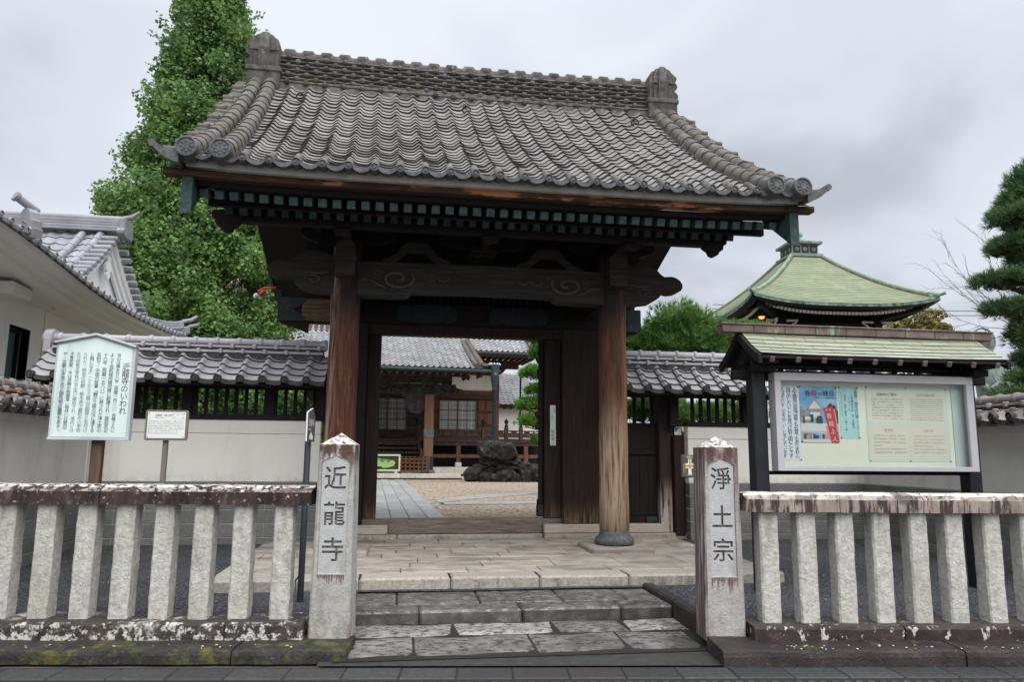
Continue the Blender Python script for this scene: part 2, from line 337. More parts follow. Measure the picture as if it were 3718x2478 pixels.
A['hall_carved'] = pm('hall_carved', [(.3, (.012, .012, .012)), (.6, (.04, .036, .033)), (.8, (.13, .11, .09))], 5, rough=.85, bump=.8, bscale=8)
A['glass_hall'] = pm('glass_hall', [(.3, (.13, .16, .16)), (.7, (.23, .26, .26))], .8, rough=.15, spec=.6)
A['black'] = flat('black', (.006, .006, .007), .8)
A['post_black'] = pm('post_black', [(.3, (.010, .011, .016)), (.7, (.022, .024, .032))], 5, rough=.5)
A['stone_pale'] = pm('stone_pale', [(.3, (.40, .37, .32)), (.7, (.54, .51, .46))], 4, rough=.8, island=.08)
A['rock'] = pm('rock', [(.38, (.004, .004, .0035)), (.54, (.017, .015, .013)), (.72, (.075, .065, .056))], 3.2, detail=9, nrough=.7, rough=.85, bump=.9, bscale=6, island=.3,
               layers=[dict(c=(.05, .05, .022), scale=2, lo=.58, hi=.7, amt=.5), dict(c=(.45, .43, .39), scale=14, lo=.67, hi=.70)])
# signs
A['board_teal'] = pm('board_teal', [(.3, (.54, .66, .63)), (.6, (.66, .77, .74)), (.8, (.74, .81, .79))], 3, stretch=(1, 1, .35), rough=.55,
                     layers=[dict(c=(.36, .43, .48), scale=3, stretch=(1.6, 1, .3), lo=.54, hi=.70, amt=.6)])
A['board_edge'] = pm('board_edge', [(.3, (.36, .40, .42)), (.7, (.55, .58, .58))], 3, stretch=(1, 1, .3), rough=.55)
A['ink'] = flat('ink', (.035, .042, .05), .8)
A['ink_faded'] = pm('ink_faded', [(.35, (.055, .065, .075)), (.7, (.30, .37, .38))], 5, rough=.8)
A['ink_grey'] = flat('ink_grey', (.30, .29, .27), .8)
A['ink_light'] = flat('ink_light', (.45, .44, .41), .8)
A['ink_blue'] = flat('ink_blue', (.03, .10, .14), .8)
A['ink_sky'] = flat('ink_sky', (.10, .38, .60), .8)
A['ink_red'] = flat('ink_red', (.52, .05, .06), .7)
A['rust_post'] = pm('rust_post', [(.3, (.05, .04, .045)), (.5, (.10, .065, .05)), (.75, (.24, .12, .055))], 4, stretch=(4, 4, .5), rough=.7)
A['metal_brown'] = pm('metal_brown', [(.3, (.15, .13, .11)), (.7, (.20, .175, .15))], 4, rough=.5)
A['sign_white'] = flat('sign_white', (.72, .74, .70), .5)
A['pole_navy'] = pm('pole_navy', [(.3, (.020, .024, .033)), (.7, (.034, .04, .052))], 4, rough=.45)
A['sign_dark'] = pm('sign_dark', [(.3, (.065, .05, .055)), (.7, (.09, .075, .08))], 4, rough=.5)
A['alu'] = pm('alu', [(.3, (.46, .45, .48)), (.7, (.54, .53, .56))], 2, stretch=(1, 1, 1), rough=.45, metal=.25)
A['case_back'] = pm('case_back', [(.3, (.76, .76, .63)), (.7, (.84, .84, .72))], 2, rough=.8)
A['case_side'] = pm('case_side', [(.3, (.50, .60, .58)), (.7, (.56, .66, .64))], 2, rough=.7)
A['paper'] = flat('paper', (.74, .78, .84), .8)
A['paper_blue'] = pm('paper_blue', [(.3, (.40, .66, .68)), (.7, (.48, .72, .74))], 3, rough=.8)
A['paper_cream'] = pm('paper_cream', [(.3, (.72, .71, .61)), (.7, (.78, .77, .66))], 3, rough=.8)
A['paper_tan'] = pm('paper_tan', [(.3, (.72, .68, .58)), (.7, (.78, .73, .62))], 3, rough=.8)
A['paper_pale'] = flat('paper_pale', (.64, .74, .72), .8)
A['pr_sky'] = pm('pr_sky', [(.3, (.12, .34, .60)), (.7, (.38, .58, .74))], 4, stretch=(1, 1, 2), rough=.6)
A['pr_grey'] = pm('pr_grey', [(.3, (.20, .20, .20)), (.7, (.36, .35, .34))], 30, rough=.6)
A['pr_white'] = flat('pr_white', (.68, .68, .66), .6)
A['pr_ground'] = flat('pr_ground', (.46, .44, .46), .6)
A['pr_tree'] = pm('pr_tree', [(.3, (.03, .04, .03)), (.7, (.09, .10, .06))], 60, rough=.6)
A['pr_red'] = flat('pr_red', (.60, .05, .07), .6)
A['pr_pink'] = flat('pr_pink', (.66, .30, .32), .6)
A['yellow'] = flat('yellow', (.72, .58, .05), .5)
A['blue'] = flat('blue', (.04, .16, .48), .5)
A['red_paint'] = flat('red_paint', (.50, .05, .03), .4)
A['salmon'] = flat('salmon', (.72, .36, .24), .8)
A['orange_mark'] = flat('orange_mark', (.52, .24, .06), .6)
A['sign_green'] = pm('sign_green', [(.3, (.34, .50, .30)), (.7, (.44, .60, .38))], 3, rough=.7)
A['lime'] = flat('lime', (.25, .42, .15), .7)
A['soffit'] = pm('soffit', [(.3, (.76, .745, .71)), (.7, (.81, .795, .76))], 2, rough=.9)
A['hall_white'] = pm('hall_white', [(.3, (.84, .84, .82)), (.7, (.88, .88, .86))], 1.5, rough=.85)
A['glass_green'] = flat('glass_green', (.11, .19, .19), .15, spec=.6)
A['iron'] = flat('iron', (.02, .018, .018), .6)
A['bark'] = pm('bark', [(.3, (.03, .024, .02)), (.7, (.10, .08, .065))], 6, stretch=(3, 3, .6), rough=.9, bump=.8, bscale=15)
A['twig'] = flat('twig', (.17, .155, .15), .9)
def leafmat(name, ramp, scale, rough=.55, trans=.25, layers=()):
    m = pm(name, ramp, scale, detail=4, rough=rough, island=.3, spec=.35, layers=layers)
    t = m.node_tree
    b = [q for q in t.nodes if q.type == 'BSDF_PRINCIPLED'][0]
    o = [q for q in t.nodes if q.type == 'OUTPUT_MATERIAL'][0]
    tr = t.nodes.new("ShaderNodeBsdfTranslucent")
    src = b.inputs['Base Color'].links[0].from_socket
    t.links.new(src, tr.inputs[0])
    mxs = t.nodes.new("ShaderNodeMixShader")
    mxs.inputs[0].default_value = trans
    t.links.new(b.outputs[0], mxs.inputs[1]); t.links.new(tr.outputs[0], mxs.inputs[2])
    t.links.new(mxs.outputs[0], o.inputs[0])
    return m
A['leaf_ginkgo'] = leafmat('leaf_ginkgo', [(.30, (.085, .165, .05)), (.52, (.16, .28, .08)), (.72, (.28, .40, .14))], .9, trans=.42,
                           layers=[dict(c=(.23, .27, .07), scale=.9, lo=.60, hi=.72, amt=.6), dict(c=(.085, .15, .085), scale=.35, lo=.45, hi=.6, z=(9, 13), amt=.6)])
A['needle'] = leafmat('needle', [(.3, (.07, .15, .04)), (.55, (.14, .28, .065)), (.75, (.25, .39, .12))], 2.0, trans=.2)
A['needle_dark'] = leafmat('needle_dark', [(.3, (.04, .085, .035)), (.55, (.085, .165, .055)), (.75, (.16, .25, .085))], 1.6, trans=.2)
A['needle_bright'] = leafmat('needle_bright', [(.3, (.04, .12, .012)), (.55, (.10, .25, .028)), (.75, (.2, .36, .06))], 1.6, trans=.25)
A['leaf_shrub'] = leafmat('leaf_shrub', [(.3, (.02, .07, .012)), (.55, (.06, .17, .026)), (.75, (.13, .27, .05))], 2.5, trans=.3)
A['leaf_maple'] = leafmat('leaf_maple', [(.3, (.08, .085, .025)), (.55, (.17, .145, .04)), (.75, (.25, .20, .06))], .9, trans=.3)
A['leaf_maple_green'] = leafmat('leaf_maple_green', [(.3, (.09, .13, .03)), (.55, (.20, .23, .05)), (.75, (.30, .28, .08))], 1.5, trans=.3)

def glass():
    m = bpy.data.materials.new('case_glass')
    m.use_nodes = True
    t = m.node_tree; t.nodes.clear()
    o = t.nodes.new("ShaderNodeOutputMaterial")
    tr = t.nodes.new("ShaderNodeBsdfTransparent"); tr.inputs[0].default_value = (.95, .985, .975, 1)
    gl = t.nodes.new("ShaderNodeBsdfGlossy"); gl.inputs['Roughness'].default_value = .03
    fr = t.nodes.new("ShaderNodeFresnel"); fr.inputs[0].default_value = 1.22
    mxs = t.nodes.new("ShaderNodeMixShader")
    t.links.new(fr.outputs[0], mxs.inputs[0]); t.links.new(tr.outputs[0], mxs.inputs[1]); t.links.new(gl.outputs[0], mxs.inputs[2])
    t.links.new(mxs.outputs[0], o.inputs[0])
    return m
A['case_glass'] = glass()
def emit(name, c, s):
    m = bpy.data.materials.new(name); m.use_nodes = True
    b = m.node_tree.nodes['Principled BSDF']
    b.inputs['Base Color'].default_value = (*c, 1)
    b.inputs['Emission Color'].default_value = (*c, 1)
    b.inputs['Emission Strength'].default_value = s
    return m
A['lamp_glow'] = emit('lamp_glow', (1, .36, .08), .9)

# ------------------------------------------------------------------ mesh helpers
class MB:
    def __init__(s):
        s.v = []; s.f = []; s.m = []; s.s = []
    def add(s, V, F, mat=0, smooth=False):
        o = len(s.v)
        s.v.extend([tuple(p) for p in V])
        for f in F:
            s.f.append(tuple(i + o for i in f)); s.m.append(mat); s.s.append(smooth)
    def box(s, x0, x1, y0, y1, z0, z1, b=.006, mat=0, M=None, tx=0, ty=0):
        """chamfered box; tx, ty: inset of the top in x and y"""
        c = ((x0 + x1) / 2, (y0 + y1) / 2, (z0 + z1) / 2)
        h = (abs(x1 - x0) / 2, abs(y1 - y0) / 2, abs(z1 - z0) / 2)
        b = min(b, min(h) * .45)
        V = []; idx = {}
        for sx in (-1, 1):
            for sy in (-1, 1):
                for sz in (-1, 1):
                    kx = tx if sz > 0 else 0; ky = ty if sz > 0 else 0
                    for a in range(3):
                        hh = [h[0] - kx - (b if a != 0 else 0), h[1] - ky - (b if a != 1 else 0), h[2] - (b if a != 2 else 0)]
                        idx[sx, sy, sz, a] = len(V)
                        V.append(Vector((c[0] + sx * hh[0], c[1] + sy * hh[1], c[2] + sz * hh[2])))
        F = []
        for a in range(3):
            q = [(-1, -1), (1, -1), (1, 1), (-1, 1)]
            for sg in (-1, 1):
                ks = []
                for p in q:
                    k = list(p); k.insert(a, sg); ks.append(idx[(*k, a)])
                F.append(ks if (sg > 0) != (a == 1) else ks[::-1])
        for a in range(3):            # edges along axis a
            o1, o2 = [i for i in range(3) if i != a]
            for p in (-1, 1):
                for q in (-1, 1):
                    def K(t, ax):
                        k = [0, 0, 0]; k[a] = t; k[o1] = p; k[o2] = q
                        return idx[(*k, ax)]
                    F.append([K(-1, o1), K(1, o1), K(1, o2), K(-1, o2)])
        for sx in (-1, 1):
            for sy in (-1, 1):
                for sz in (-1, 1):
                    F.append([idx[sx, sy, sz, i] for i in range(3)])
        if M is not None:
            V = [M @ p for p in V]
        s.add(V, F, mat)
    def bar(s, p, q, wd, ht, b=.004, mat=0, up=(0, 0, 1)):
        """rectangular bar from p to q"""
        p = Vector(p); q = Vector(q); d = q - p; ln = d.length; d.normalize()
        side = d.cross(Vector(up)); side.normalize(); u = side.cross(d)
        M = Matrix((side, d, u)).transposed().to_4x4(); M.translation = p
        s.box(-wd / 2, wd / 2, 0, ln, -ht / 2, ht / 2, b, mat, M)
    def prism(s, poly, o, u, v, w, mat=0, smooth=False):
        """polygon (list of 2-D points) in plane o,u,v extruded by w"""
        o, u, v, w = Vector(o), Vector(u), Vector(v), Vector(w)
        a = [o + u * p[0] + v * p[1] for p in poly]
        n = len(a)
        s.add(a + [p + w for p in a], [list(range(n))[::-1], list(range(n, 2 * n))], mat)
        s.add(a + [p + w for p in a], [[i, (i + 1) % n, n + (i + 1) % n, n + i] for i in range(n)], mat, smooth)
    def tube(s, pts, r, n=8, mat=0, caps=True, smooth=True):
        pts = [Vector(p) for p in pts]
        rs = r if isinstance(r, (list, tuple)) else [r] * len(pts)
        V = []; prev = None
        for i, p in enumerate(pts):
            d = (pts[min(i + 1, len(pts) - 1)] - pts[max(i - 1, 0)]).normalized()
            a = d.cross(Vector((0, 0, 1)) if abs(d.z) < .95 else Vector((1, 0, 0))).normalized()
            if prev is not None and a.dot(prev) < 0: a = -a
            prev = a
            bb = d.cross(a)
            for k in range(n):
                t = 2 * PI * k / n
                V.append(p + (a * math.cos(t) + bb * math.sin(t)) * rs[i])
        F = []
        for i in range(len(pts) - 1):
            for k in range(n):
                F.append([i * n + k, i * n + (k + 1) % n, (i + 1) * n + (k + 1) % n, (i + 1) * n + k])
        s.add(V, F, mat, smooth)
        if caps:
            s.add(V[:n], [list(range(n))[::-1]], mat); s.add(V[-n:], [list(range(n))], mat)
    def lathe(s, prof, c=(0, 0, 0), n=24, mat=0, M=None, smooth=True, cap=True):
        V = []
        for r, z in prof:
            for k in range(n):
                t = 2 * PI * k / n
                p = Vector((r * math.cos(t), r * math.sin(t), z))
                V.append((M @ p if M is not None else p) + Vector(c))
        F = []
        for i in range(len(prof) - 1):
            for k in range(n):
                F.append([i * n + k, i * n + (k + 1) % n, (i + 1) * n + (k + 1) % n, (i + 1) * n + k])
        s.add(V, F, mat, smooth)
        if cap:
            s.add(V[:n], [list(range(n))[::-1]], mat); s.add(V[-n:], [list(range(n))], mat)
    def grid(s, fn, nu, nv, mat=0, smooth=True):
        V = [fn(i / nu, j / nv) for j in range(nv + 1) for i in range(nu + 1)]
        F = [[j * (nu + 1) + i, j * (nu + 1) + i + 1, (j + 1) * (nu + 1) + i + 1, (j + 1) * (nu + 1) + i] for j in range(nv) for i in range(nu)]
        s.add(V, F, mat, smooth)
    def build(s, name, mats, parent=None, world=True, fix=False):
        me = bpy.data.meshes.new(name)
        V = s.v
        off = Vector((0, 0, 0))
        if parent is not None and world:
            off = Vector(parent.location)
            V = [(p[0] - off.x, p[1] - off.y, p[2] - off.z) for p in V]
        me.from_pydata(V, [], s.f)
        if not isinstance(mats, (list, tuple)): mats = [mats]
        for q in mats: me.materials.append(A[q] if isinstance(q, str) else q)
        me.polygons.foreach_set('material_index', s.m)
        me.polygons.foreach_set('use_smooth', s.s)
        if fix:
            bm = bmesh.new(); bm.from_mesh(me)
            bmesh.ops.remove_doubles(bm, verts=bm.verts, dist=1e-5)
            bmesh.ops.recalc_face_normals(bm, faces=bm.faces)
            bm.to_mesh(me); bm.free()
        me.update()
        o = bpy.data.objects.new(name, me)
        COL.objects.link(o)
        if parent is not None: o.parent = parent
        return o

def thing(name, label, cat, loc=(0, 0, 0), rz=0, group=None):
    o = bpy.data.objects.new(name, None)
    o.empty_display_size = .2
    COL.objects.link(o)
    o.location = loc; o.rotation_euler = (0, 0, rz)
    o['label'] = label; o['category'] = cat
    if group: o['group'] = group
    return o
def tag(o, label, cat, group=None):
    o['label'] = label; o['category'] = cat
    if group: o['group'] = group
    return o
def struct(o):
    o['kind'] = 'structure'
    return o
def copy_tree(root, label, loc=None, rz=None):
    r = root.copy(); COL.objects.link(r)
    if loc is not None: r.location = loc
    if rz is not None: r.rotation_euler = (0, 0, rz)
    r['label'] = label
    for ch in root.children:
        c = ch.copy(); COL.objects.link(c); c.parent = r
        for g in ch.children:
            d = g.copy(); COL.objects.link(d); d.parent = c
    return r
def local(o, v):
    return o

# text: glyph meshes from the built-in font
_fc = bpy.data.curves.new('glyph', 'FONT'); _fc.resolution_u = 2
_fo = bpy.data.objects.new('glyph', _fc); COL.objects.link(_fo)
_gl = {}
def glyph(body, ext=0):
    k = (body, ext)
    if k not in _gl:
        _fc.body = body; _fc.extrude = ext
        dg = bpy.context.evaluated_depsgraph_get(); dg.update()
        me = bpy.data.meshes.new_from_object(_fo.evaluated_get(dg))
        _gl[k] = ([tuple(v.co) for v in me.vertices], [tuple(p.vertices) for p in me.polygons])
        bpy.data.meshes.remove(me)
    return _gl[k]
def put_text(mb, body, o, u, v, size, mat=0, fitw=None, centre=False, sx=1.0):
    V, F = glyph(body)
    if not V: return 0
    xs = [p[0] for p in V]
    wd = max(xs)
    kx = size * sx
    if fitw and wd > 0: kx = fitw / wd
    o, u, v = Vector(o), Vector(u), Vector(v)
    if centre: o = o - u * (wd * kx / 2)
    mb.add([o + u * (p[0] * kx) + v * (p[1] * size) for p in V], F, mat)
    return wd * kx
def put_column(mb, body, top, u, v, size, pitch, mat=0, sx=1.0):
    """vertical writing, top centre at `top`"""
    top, u, v = Vector(top), Vector(u), Vector(v)
    for i, ch in enumerate(body):
        if ch in ' 　': continue
        c2 = {'（': '︵', '）': '︶', '「': '﹁', '」': '﹂', '～': '〜'}.get(ch, ch)
        V, F = glyph(c2)
        if not V: continue
        c = top - v * (pitch * (i + .5))
        dx, dy = (.5, .38)
        if ch in '、。': dx, dy = (.15, .1)
        mb.add([c + u * ((p[0] - dx) * size * sx) + v * ((p[1] - dy) * size) for p in V], F, mat)

# tiled slopes
def wave(f):
    return (0.5 + 0.5 * math.cos(2 * PI * f)) ** 1.5
def wave_s(f):
    g = (f + .20) % 1.0
    return (math.sin(PI * g / .42) ** 1.2 if g < .42 else -.22 * math.sin(PI * (g - .42) / .58)) + .30 * (1 - g)
def tile_slope(mb, P, ncol, nrow, amp, th, K=8, jit=.004, over=.15, edge=1, w=wave):
    """P(s,t)->(point, normal); s along the eave 0..1, t up the slope 0..1; every tile is its own sheet with a front lip"""
    for j in range(nrow):
        t0 = j / nrow
        t1 = min((j + 1 + over) / nrow, 1)
        for i in range(ncol):
            jz = random.uniform(-jit, jit)
            jt = random.uniform(-jit, jit) * .6 / max(nrow, 1)
            lo = []; up = []; lip = []
            for k in range(K + 1):
                f = k / K
                s_ = (i + f) / ncol
                p, n = P(s_, t0 + jt)
                q, n2 = P(s_, t1)
                a = amp * w(f)
                lo.append(p + n * (a + th + jz)); lip.append(p + n * (a - th * .25 + jz)); up.append(q + n2 * (a * .96 + .003))
            n_ = K + 1
            mb.add(lo + up, [[k, k + 1, n_ + k + 1, n_ + k] for k in range(K)], 0, True)
            mb.add(lip + lo, [[k, k + 1, n_ + k + 1, n_ + k] for k in range(K)], edge, False)
def disc(mb, c, d, r, ln, n=14, mats=(0, 1)):
    """round tile end: short cylinder along d with a ring and a boss on its face"""
    c, d = Vector(c), Vector(d).normalized()
    M = d.to_track_quat('Z', 'Y').to_matrix().to_4x4()
    mb.lathe([(r, -ln), (r, 0), (r * .82, .004), (r * .76, -.010), (r * .40, -.010), (r * .32, .001), (.001, .001)], c, n, mats[1], M, smooth=False, cap=False)
def tile_roll(mb, pts, r, mat=0, edge=1, nseg=1, n=10, sy=1.0):
    """a line of overlapping half-round tiles"""
    pts = [Vector(p) for p in pts]
    for i in range(len(pts) - 1):
        p, q = pts[i], pts[i + 1]
        d = (q - p)
        k = random.uniform(.96, 1.05)
        mb.tube([p - d * .08, p, p + d * .93, q], [r * 1.10 * k, r * 1.12 * k, r * .94 * k, r * .93 * k], n, mat)
def resample(fn, n):
    return [fn(i / n) for i in range(n + 1)]

# ================================================================== SETTING
FA = rad(-6.33)                         # the street and its stone fences run at this angle to the gate
FE = Vector((math.cos(FA), math.sin(FA), 0)); FN = Vector((-math.sin(FA), math.cos(FA), 0))
FM = Matrix.Translation((0, 6.30, 0)) @ Matrix.Rotation(FA, 4, 'Z')
def fp(s_, t, z):                       # fence frame: s along the street, t away from it
    return FM @ Vector((s_, t, z))

g = MB(); g.box(-300, 300, -60, 400, -1, -.03, 0)
struct(g.build('ground', 'earth'))
g = MB()
g.add([fp(-14, -9, -.004), fp(14, -9, -.004), fp(14, -1.02, -.004), fp(-14, -1.02, -.004)], [(0, 1, 2, 3)])
struct(g.build('road', 'road'))
g = MB()
for i in range(-14, 15):
    x0 = i * .40 + .13
    g.box(x0 + .004, x0 + .396, -.80, -.545, -.03, random.uniform(-.001, .001), .008, 0, FM)
g.box(-7, 7, -.83, -.50, -.03, -.008, 0, 1, FM)
struct(g.build('pavement', ['paver', 'joint_dark']))
g = MB()
for i in range(-70, 71):
    x0 = i * .085
    g.box(x0 + .008, x0 + .055, -.90, -.875, -.02, .001, .003, 0, FM)
    g.box(x0 + .045, x0 + .095, -.955, -.93, -.02, .001, .003, 0, FM)
g.box(-7, 7, -1.0, -.84, -.03, -.006, 0, 1, FM)
tag(g.build('drain_grating', ['paver', 'joint_dark']), 'slotted drain cover running along the street edge at the very bottom', 'drain')
g = MB()
g.add([fp(-.5, -.52, .006), fp(2.75, -.52, .006), fp(2.75, .0, .006), fp(-.5, .0, .006)], [(0, 1, 2, 3)])
struct(g.build('apron', 'apron'))

# kerbs that carry the fences
def kerb(name, s0, s1, cuts, front, top, m):
    g = MB()
    xs = [s0] + cuts + [s1]
    for a, b in zip(xs[:-1], xs[1:]):
        n = max(2, int((b - a) / .12))
        def fn(u, v):
            s_ = a + .004 + u * (b - a - .008)
            prof = [(-.01, front), (top * .6, front + .004), (top - .012, front + .012), (top, front + .035), (top + .008, front + .42)]
            k = v * (len(prof) - 1); i = min(int(k), len(prof) - 2); f = k - i
            z = prof[i][0] * (1 - f) + prof[i + 1][0] * f; t = prof[i][1] * (1 - f) + prof[i + 1][1] * f
            j = .007 * math.sin(s_ * 9 + v * 3) + .004 * math.sin(s_ * 23)
            return fp(s_, t + j * .8, z + (j * .6 if v > .3 else 0))
        g.grid(fn, n, 8, 0, False)
        for s_, sg in ((a + .004, 1), (b - .004, -1)):
            g.add([fp(s_, front, -.01), fp(s_, front + .42, -.01), fp(s_, front + .42, top + .008), fp(s_, front + .035, top), fp(s_, front, top * .6)], [(0, 1, 2, 3, 4)])
    struct(g.build(name, m))
kerb('kerb', -4.6, -.30, [-3.35, -1.15], -.41, .088, 'kerb_stone')
kerb('kerb', 2.50, 6.6, [4.35], -.55, .112, 'kerb_stone_right')

# forecourt asphalt: rises gently from the fence to the wall
def fz(y):
    return float(np.interp(y, [5.6, 6.3, 7.8, 11.4], [.10, .10, .185, .275]))
g = MB()
for (xa, xb, ya, yb) in ((-4.6, -.36, None, 7.75), (2.60, 8.2, None, 7.75), (-4.6, 8.2, 7.75, 11.5)):
    def fn(u, v):
        x_ = xa + u * (xb - xa)
        y0 = ya if ya else fp(x_, -.06, 0).y
        y_ = y0 + v * (yb - y0)
        return (x_, y_, fz(y_) + .004 * math.sin(x_ * 3 + y_ * 2))
    g.grid(fn, 12, 10, 0)
struct(g.build('forecourt', 'asphalt'))

# landing in front of the gate
g = MB()
LX0, LX1, LY0, LY1, LZ = -1.82, 4.22, 7.84, 11.36, .30
xs = LX0
k = 0
for wd in (.84, .62, .92, .93, .96, .97, .80):
    x1 = min(xs + wd, LX1)
    if k == 6: x1 = LX1
    g.box(xs + .004, x1 - .004, LY0, LY0 + .34, fz(7.84) - .12, LZ + random.uniform(-.003, .003), .022, 1)
    xs = x1; k += 1
y_ = LY0 + .345
row = 0
for rh in (.36, .40, .37, .42, .38, .40, .36, .44):
    x_ = LX0
    first = (.35, .62, .48, .22)[row % 4]
    while x_ < LX1 - .01:
        wd = first if x_ == LX0 else random.uniform(.66, .86)
        x1 = min(x_ + wd, LX1)
        if LX1 - x1 < .25: x1 = LX1
        if not (y_ + rh > LY1 + .1):
            g.box(x_ + .004, x1 - .004, y_ + .004, y_ + rh - .004, .2, LZ + random.uniform(-.003, .002), .008, 0)
        x_ = x1
    y_ += rh; row += 1
g.box(LX0 + .02, LX1 - .02, LY0 + .03, LY1, .16, LZ - .014, 0, 2)
struct(g.build('landing', ['landing_stone', 'step_edge', 'joint_dark']))
# steps up from the street
g = MB()
SX0, SX1 = -.40, 2.60
x_ = SX0
for wd in (.62, .93, .93, .55):
    x1 = min(x_ + wd, SX1 - .02)
    yy = 6.90
    g.box(x_ + .005, x1 - .005, yy, yy + .30, -.02, .163 + random.uniform(-.003, .003), .02, 0)
    x_ = x1
x_ = SX0
for wd in (.42, .78, .80, .62, .4):
    x1 = min(x_ + wd, SX1 - .02)
    g.box(x_ + .005, x1 - .005, 7.208, 7.85, -.02, .166 + random.uniform(-.004, .004), .012, 0)
    x_ = x1
g.box(SX0, SX1 - .03, 6.95, 7.86, -.02, .140, 0, 1)
struct(g.build('steps', ['step_wet', 'joint_dark']))
g = MB()
def slab(x0, x1, y0, y1):
    n = 6
    def fn(u, v):
        x_ = x0 + u * (x1 - x0); y_ = y0 + v * (y1 - y0)
        ed = min(u, v, 1 - u, 1 - v)
        return (x_, y_, np.interp(y_, [5.9, 6.95], [.022, .062]) + .004 * math.sin(x_ * 7 + y_ * 5) - (.012 if ed < .01 else 0))
    g.grid(fn, n * 2, n, 0)
for x0, x1 in ((-.42, .505), (.525, 1.39), (1.41, 2.03), (2.05, 2.57)): slab(x0, x1, 6.505, 6.885)
for x0, x1 in ((-.36, .15), (.17, 1.11), (1.13, 1.87), (1.89, 2.50)): slab(x0, x1, 5.98, 6.485)
g.add([(-.45, 5.9, .012), (2.6, 5.9, .012), (2.6, 6.95, .05), (-.45, 6.95, .05)], [(0, 1, 2, 3)], 1)
struct(g.build('path', ['slab_wet', 'joint_dark']))
g = MB()
g.box(2.58, 2.70, 6.22, 6.86, -.02, .20, .02)
g.box(2.58, 2.70, 6.87, 7.83, -.02, .215, .02)
g.box(-.52, -.41, 6.45, 7.83, -.02, .205, .02)
struct(g.build('kerb', 'kerb_stone_right'))

# courtyard behind the gate
CZ = .35
g = MB(); g.add([(-30, 11.9, CZ), (40, 11.9, CZ), (40, 75, CZ), (-30, 75, CZ)], [(0, 1, 2, 3)])
struct(g.build('courtyard', 'gravel'))
g = MB()
PR = Matrix.Translation((.27, 12.4, 0)) @ Matrix.Rotation(rad(1.95), 4, 'Z')
y_ = 0
while y_ < 21.4:
    for c in range(4):
        x0 = -.66 + c * .335
        g.box(x0 + .006, x0 + .329, y_ + .006 + (c % 2) * .4, y_ + 1.19 + (c % 2) * .4, CZ - .05, CZ + .022 + random.uniform(-.003, .003), .008, 0, PR)
    y_ += 1.2
struct(g.build('path', 'path_stone'))
g = MB()
for poly in ([(1.0, 18.6), (8.4, 28.2), (8.2, 29.6), (4.65, 24.9), (.92, 19.9)], [(1.05, 17.75), (9, 18.9), (9, 20.2), (1.05, 18.55)]):
    pw = []
    for q in range(len(poly)):
        a, b = Vector(poly[q]), Vector(poly[(q + 1) % len(poly)])
        for k in range(12): c_ = a.lerp(b, k / 12); pw.append((c_.x + random.uniform(-.06, .06), c_.y + random.uniform(-.10, .10)))
    g.prism(pw, (0, 0, CZ - .05), (1, 0, 0), (0, 1, 0), (0, 0, .066), 0)
struct(g.build('path', 'path_worn'))

# ================================================================== THE GATE
GX, GY = 1.065, 11.5
gate = thing('temple_gate', 'large wooden temple gate with curved grey tile roof and carved beam on round pillars', 'gate', (GX, GY, .30))
def gb(mb, name, m, fix=False):
    return mb.build(name, m, gate, True, fix)
EY = 7.90
def prof(y):                            # roof surface: height over distance from the eave
    d = (y - EY) if y <= GY else (2 * GY - y - EY)
    return 4.60 + .58 * d + .055 * d * d
def slope(y):
    d = y - EY
    return .58 + .11 * d
YT = 11.30
def tt(y): return (y - EY) / (YT - EY)
def xl(y, k=0):                         # verge lines (outer roll k=0, inner k=1)
    t = tt(y if y <= GY else 2 * GY - y)
    return (-2.31 - .06 * t, -1.97 - .19 * t)[k]
def xr(y, k=0):
    t = tt(y if y <= GY else 2 * GY - y)
    return (4.64 - .32 * t, 4.30 - .21 * t)[k]
def upturn(s_):                         # the eave lifts a little towards its corners
    return .05 * max(0, abs(s_ - .5) * 2 - .55) ** 2 * 4
def gate_surface(front=True):
    def P(s_, t):
        y = EY + t * (YT - EY)
        x = xl(y) + (xr(y) - xl(y)) * s_
        n = Vector((0, -slope(y), 1)).normalized()
        z = prof(y) + upturn(s_) * (1 - t)
        if not front:
            y = 2 * GY - y; n.y = -n.y
        return Vector((x, y, z)), n
    return P
mb = MB()
NC = 25
tile_slope(mb, gate_surface(True), NC, 27, .044, .027, 10, .009, .12, 1, wave_s)
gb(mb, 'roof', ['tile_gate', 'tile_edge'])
mb = MB()
tile_slope(mb, gate_surface(False), NC, 12, .055, .03, 6, .005, .12)
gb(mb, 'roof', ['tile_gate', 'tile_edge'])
# eave tiles: pendant lips and round ends
Pf = gate_surface(True)
mb = MB()
for i in range(NC):
    pts = []
    for k in range(11):
        p, n = Pf((i + k / 10) / NC, 0)
        pts.append(p + n * (.050 * wave(k / 10) + .03))
    for (a, off, m) in ((0, .0, 0),):
        top = [p + Vector((0, -.012, .006)) for p in pts]
        bot = [p + Vector((0, -.014, -.044 + .010 * wave(k / 10))) for k, p in enumerate(pts)]
        back = [p + Vector((0, .10, -.03)) for p in pts]
        n_ = 11
        mb.add(bot + top, [[k, k + 1, n_ + k + 1, n_ + k] for k in range(10)], 0, True)
        mb.add(top + back, [[k, k + 1, n_ + k + 1, n_ + k] for k in range(10)], 0, True)
        mb.add(bot + [p + Vector((0, .06, 0)) for p in bot], [[k, k + 1, n_ + k + 1, n_ + k] for k in range(10)], 0)
gb(mb, 'eave_tiles', ['tile_disc'])
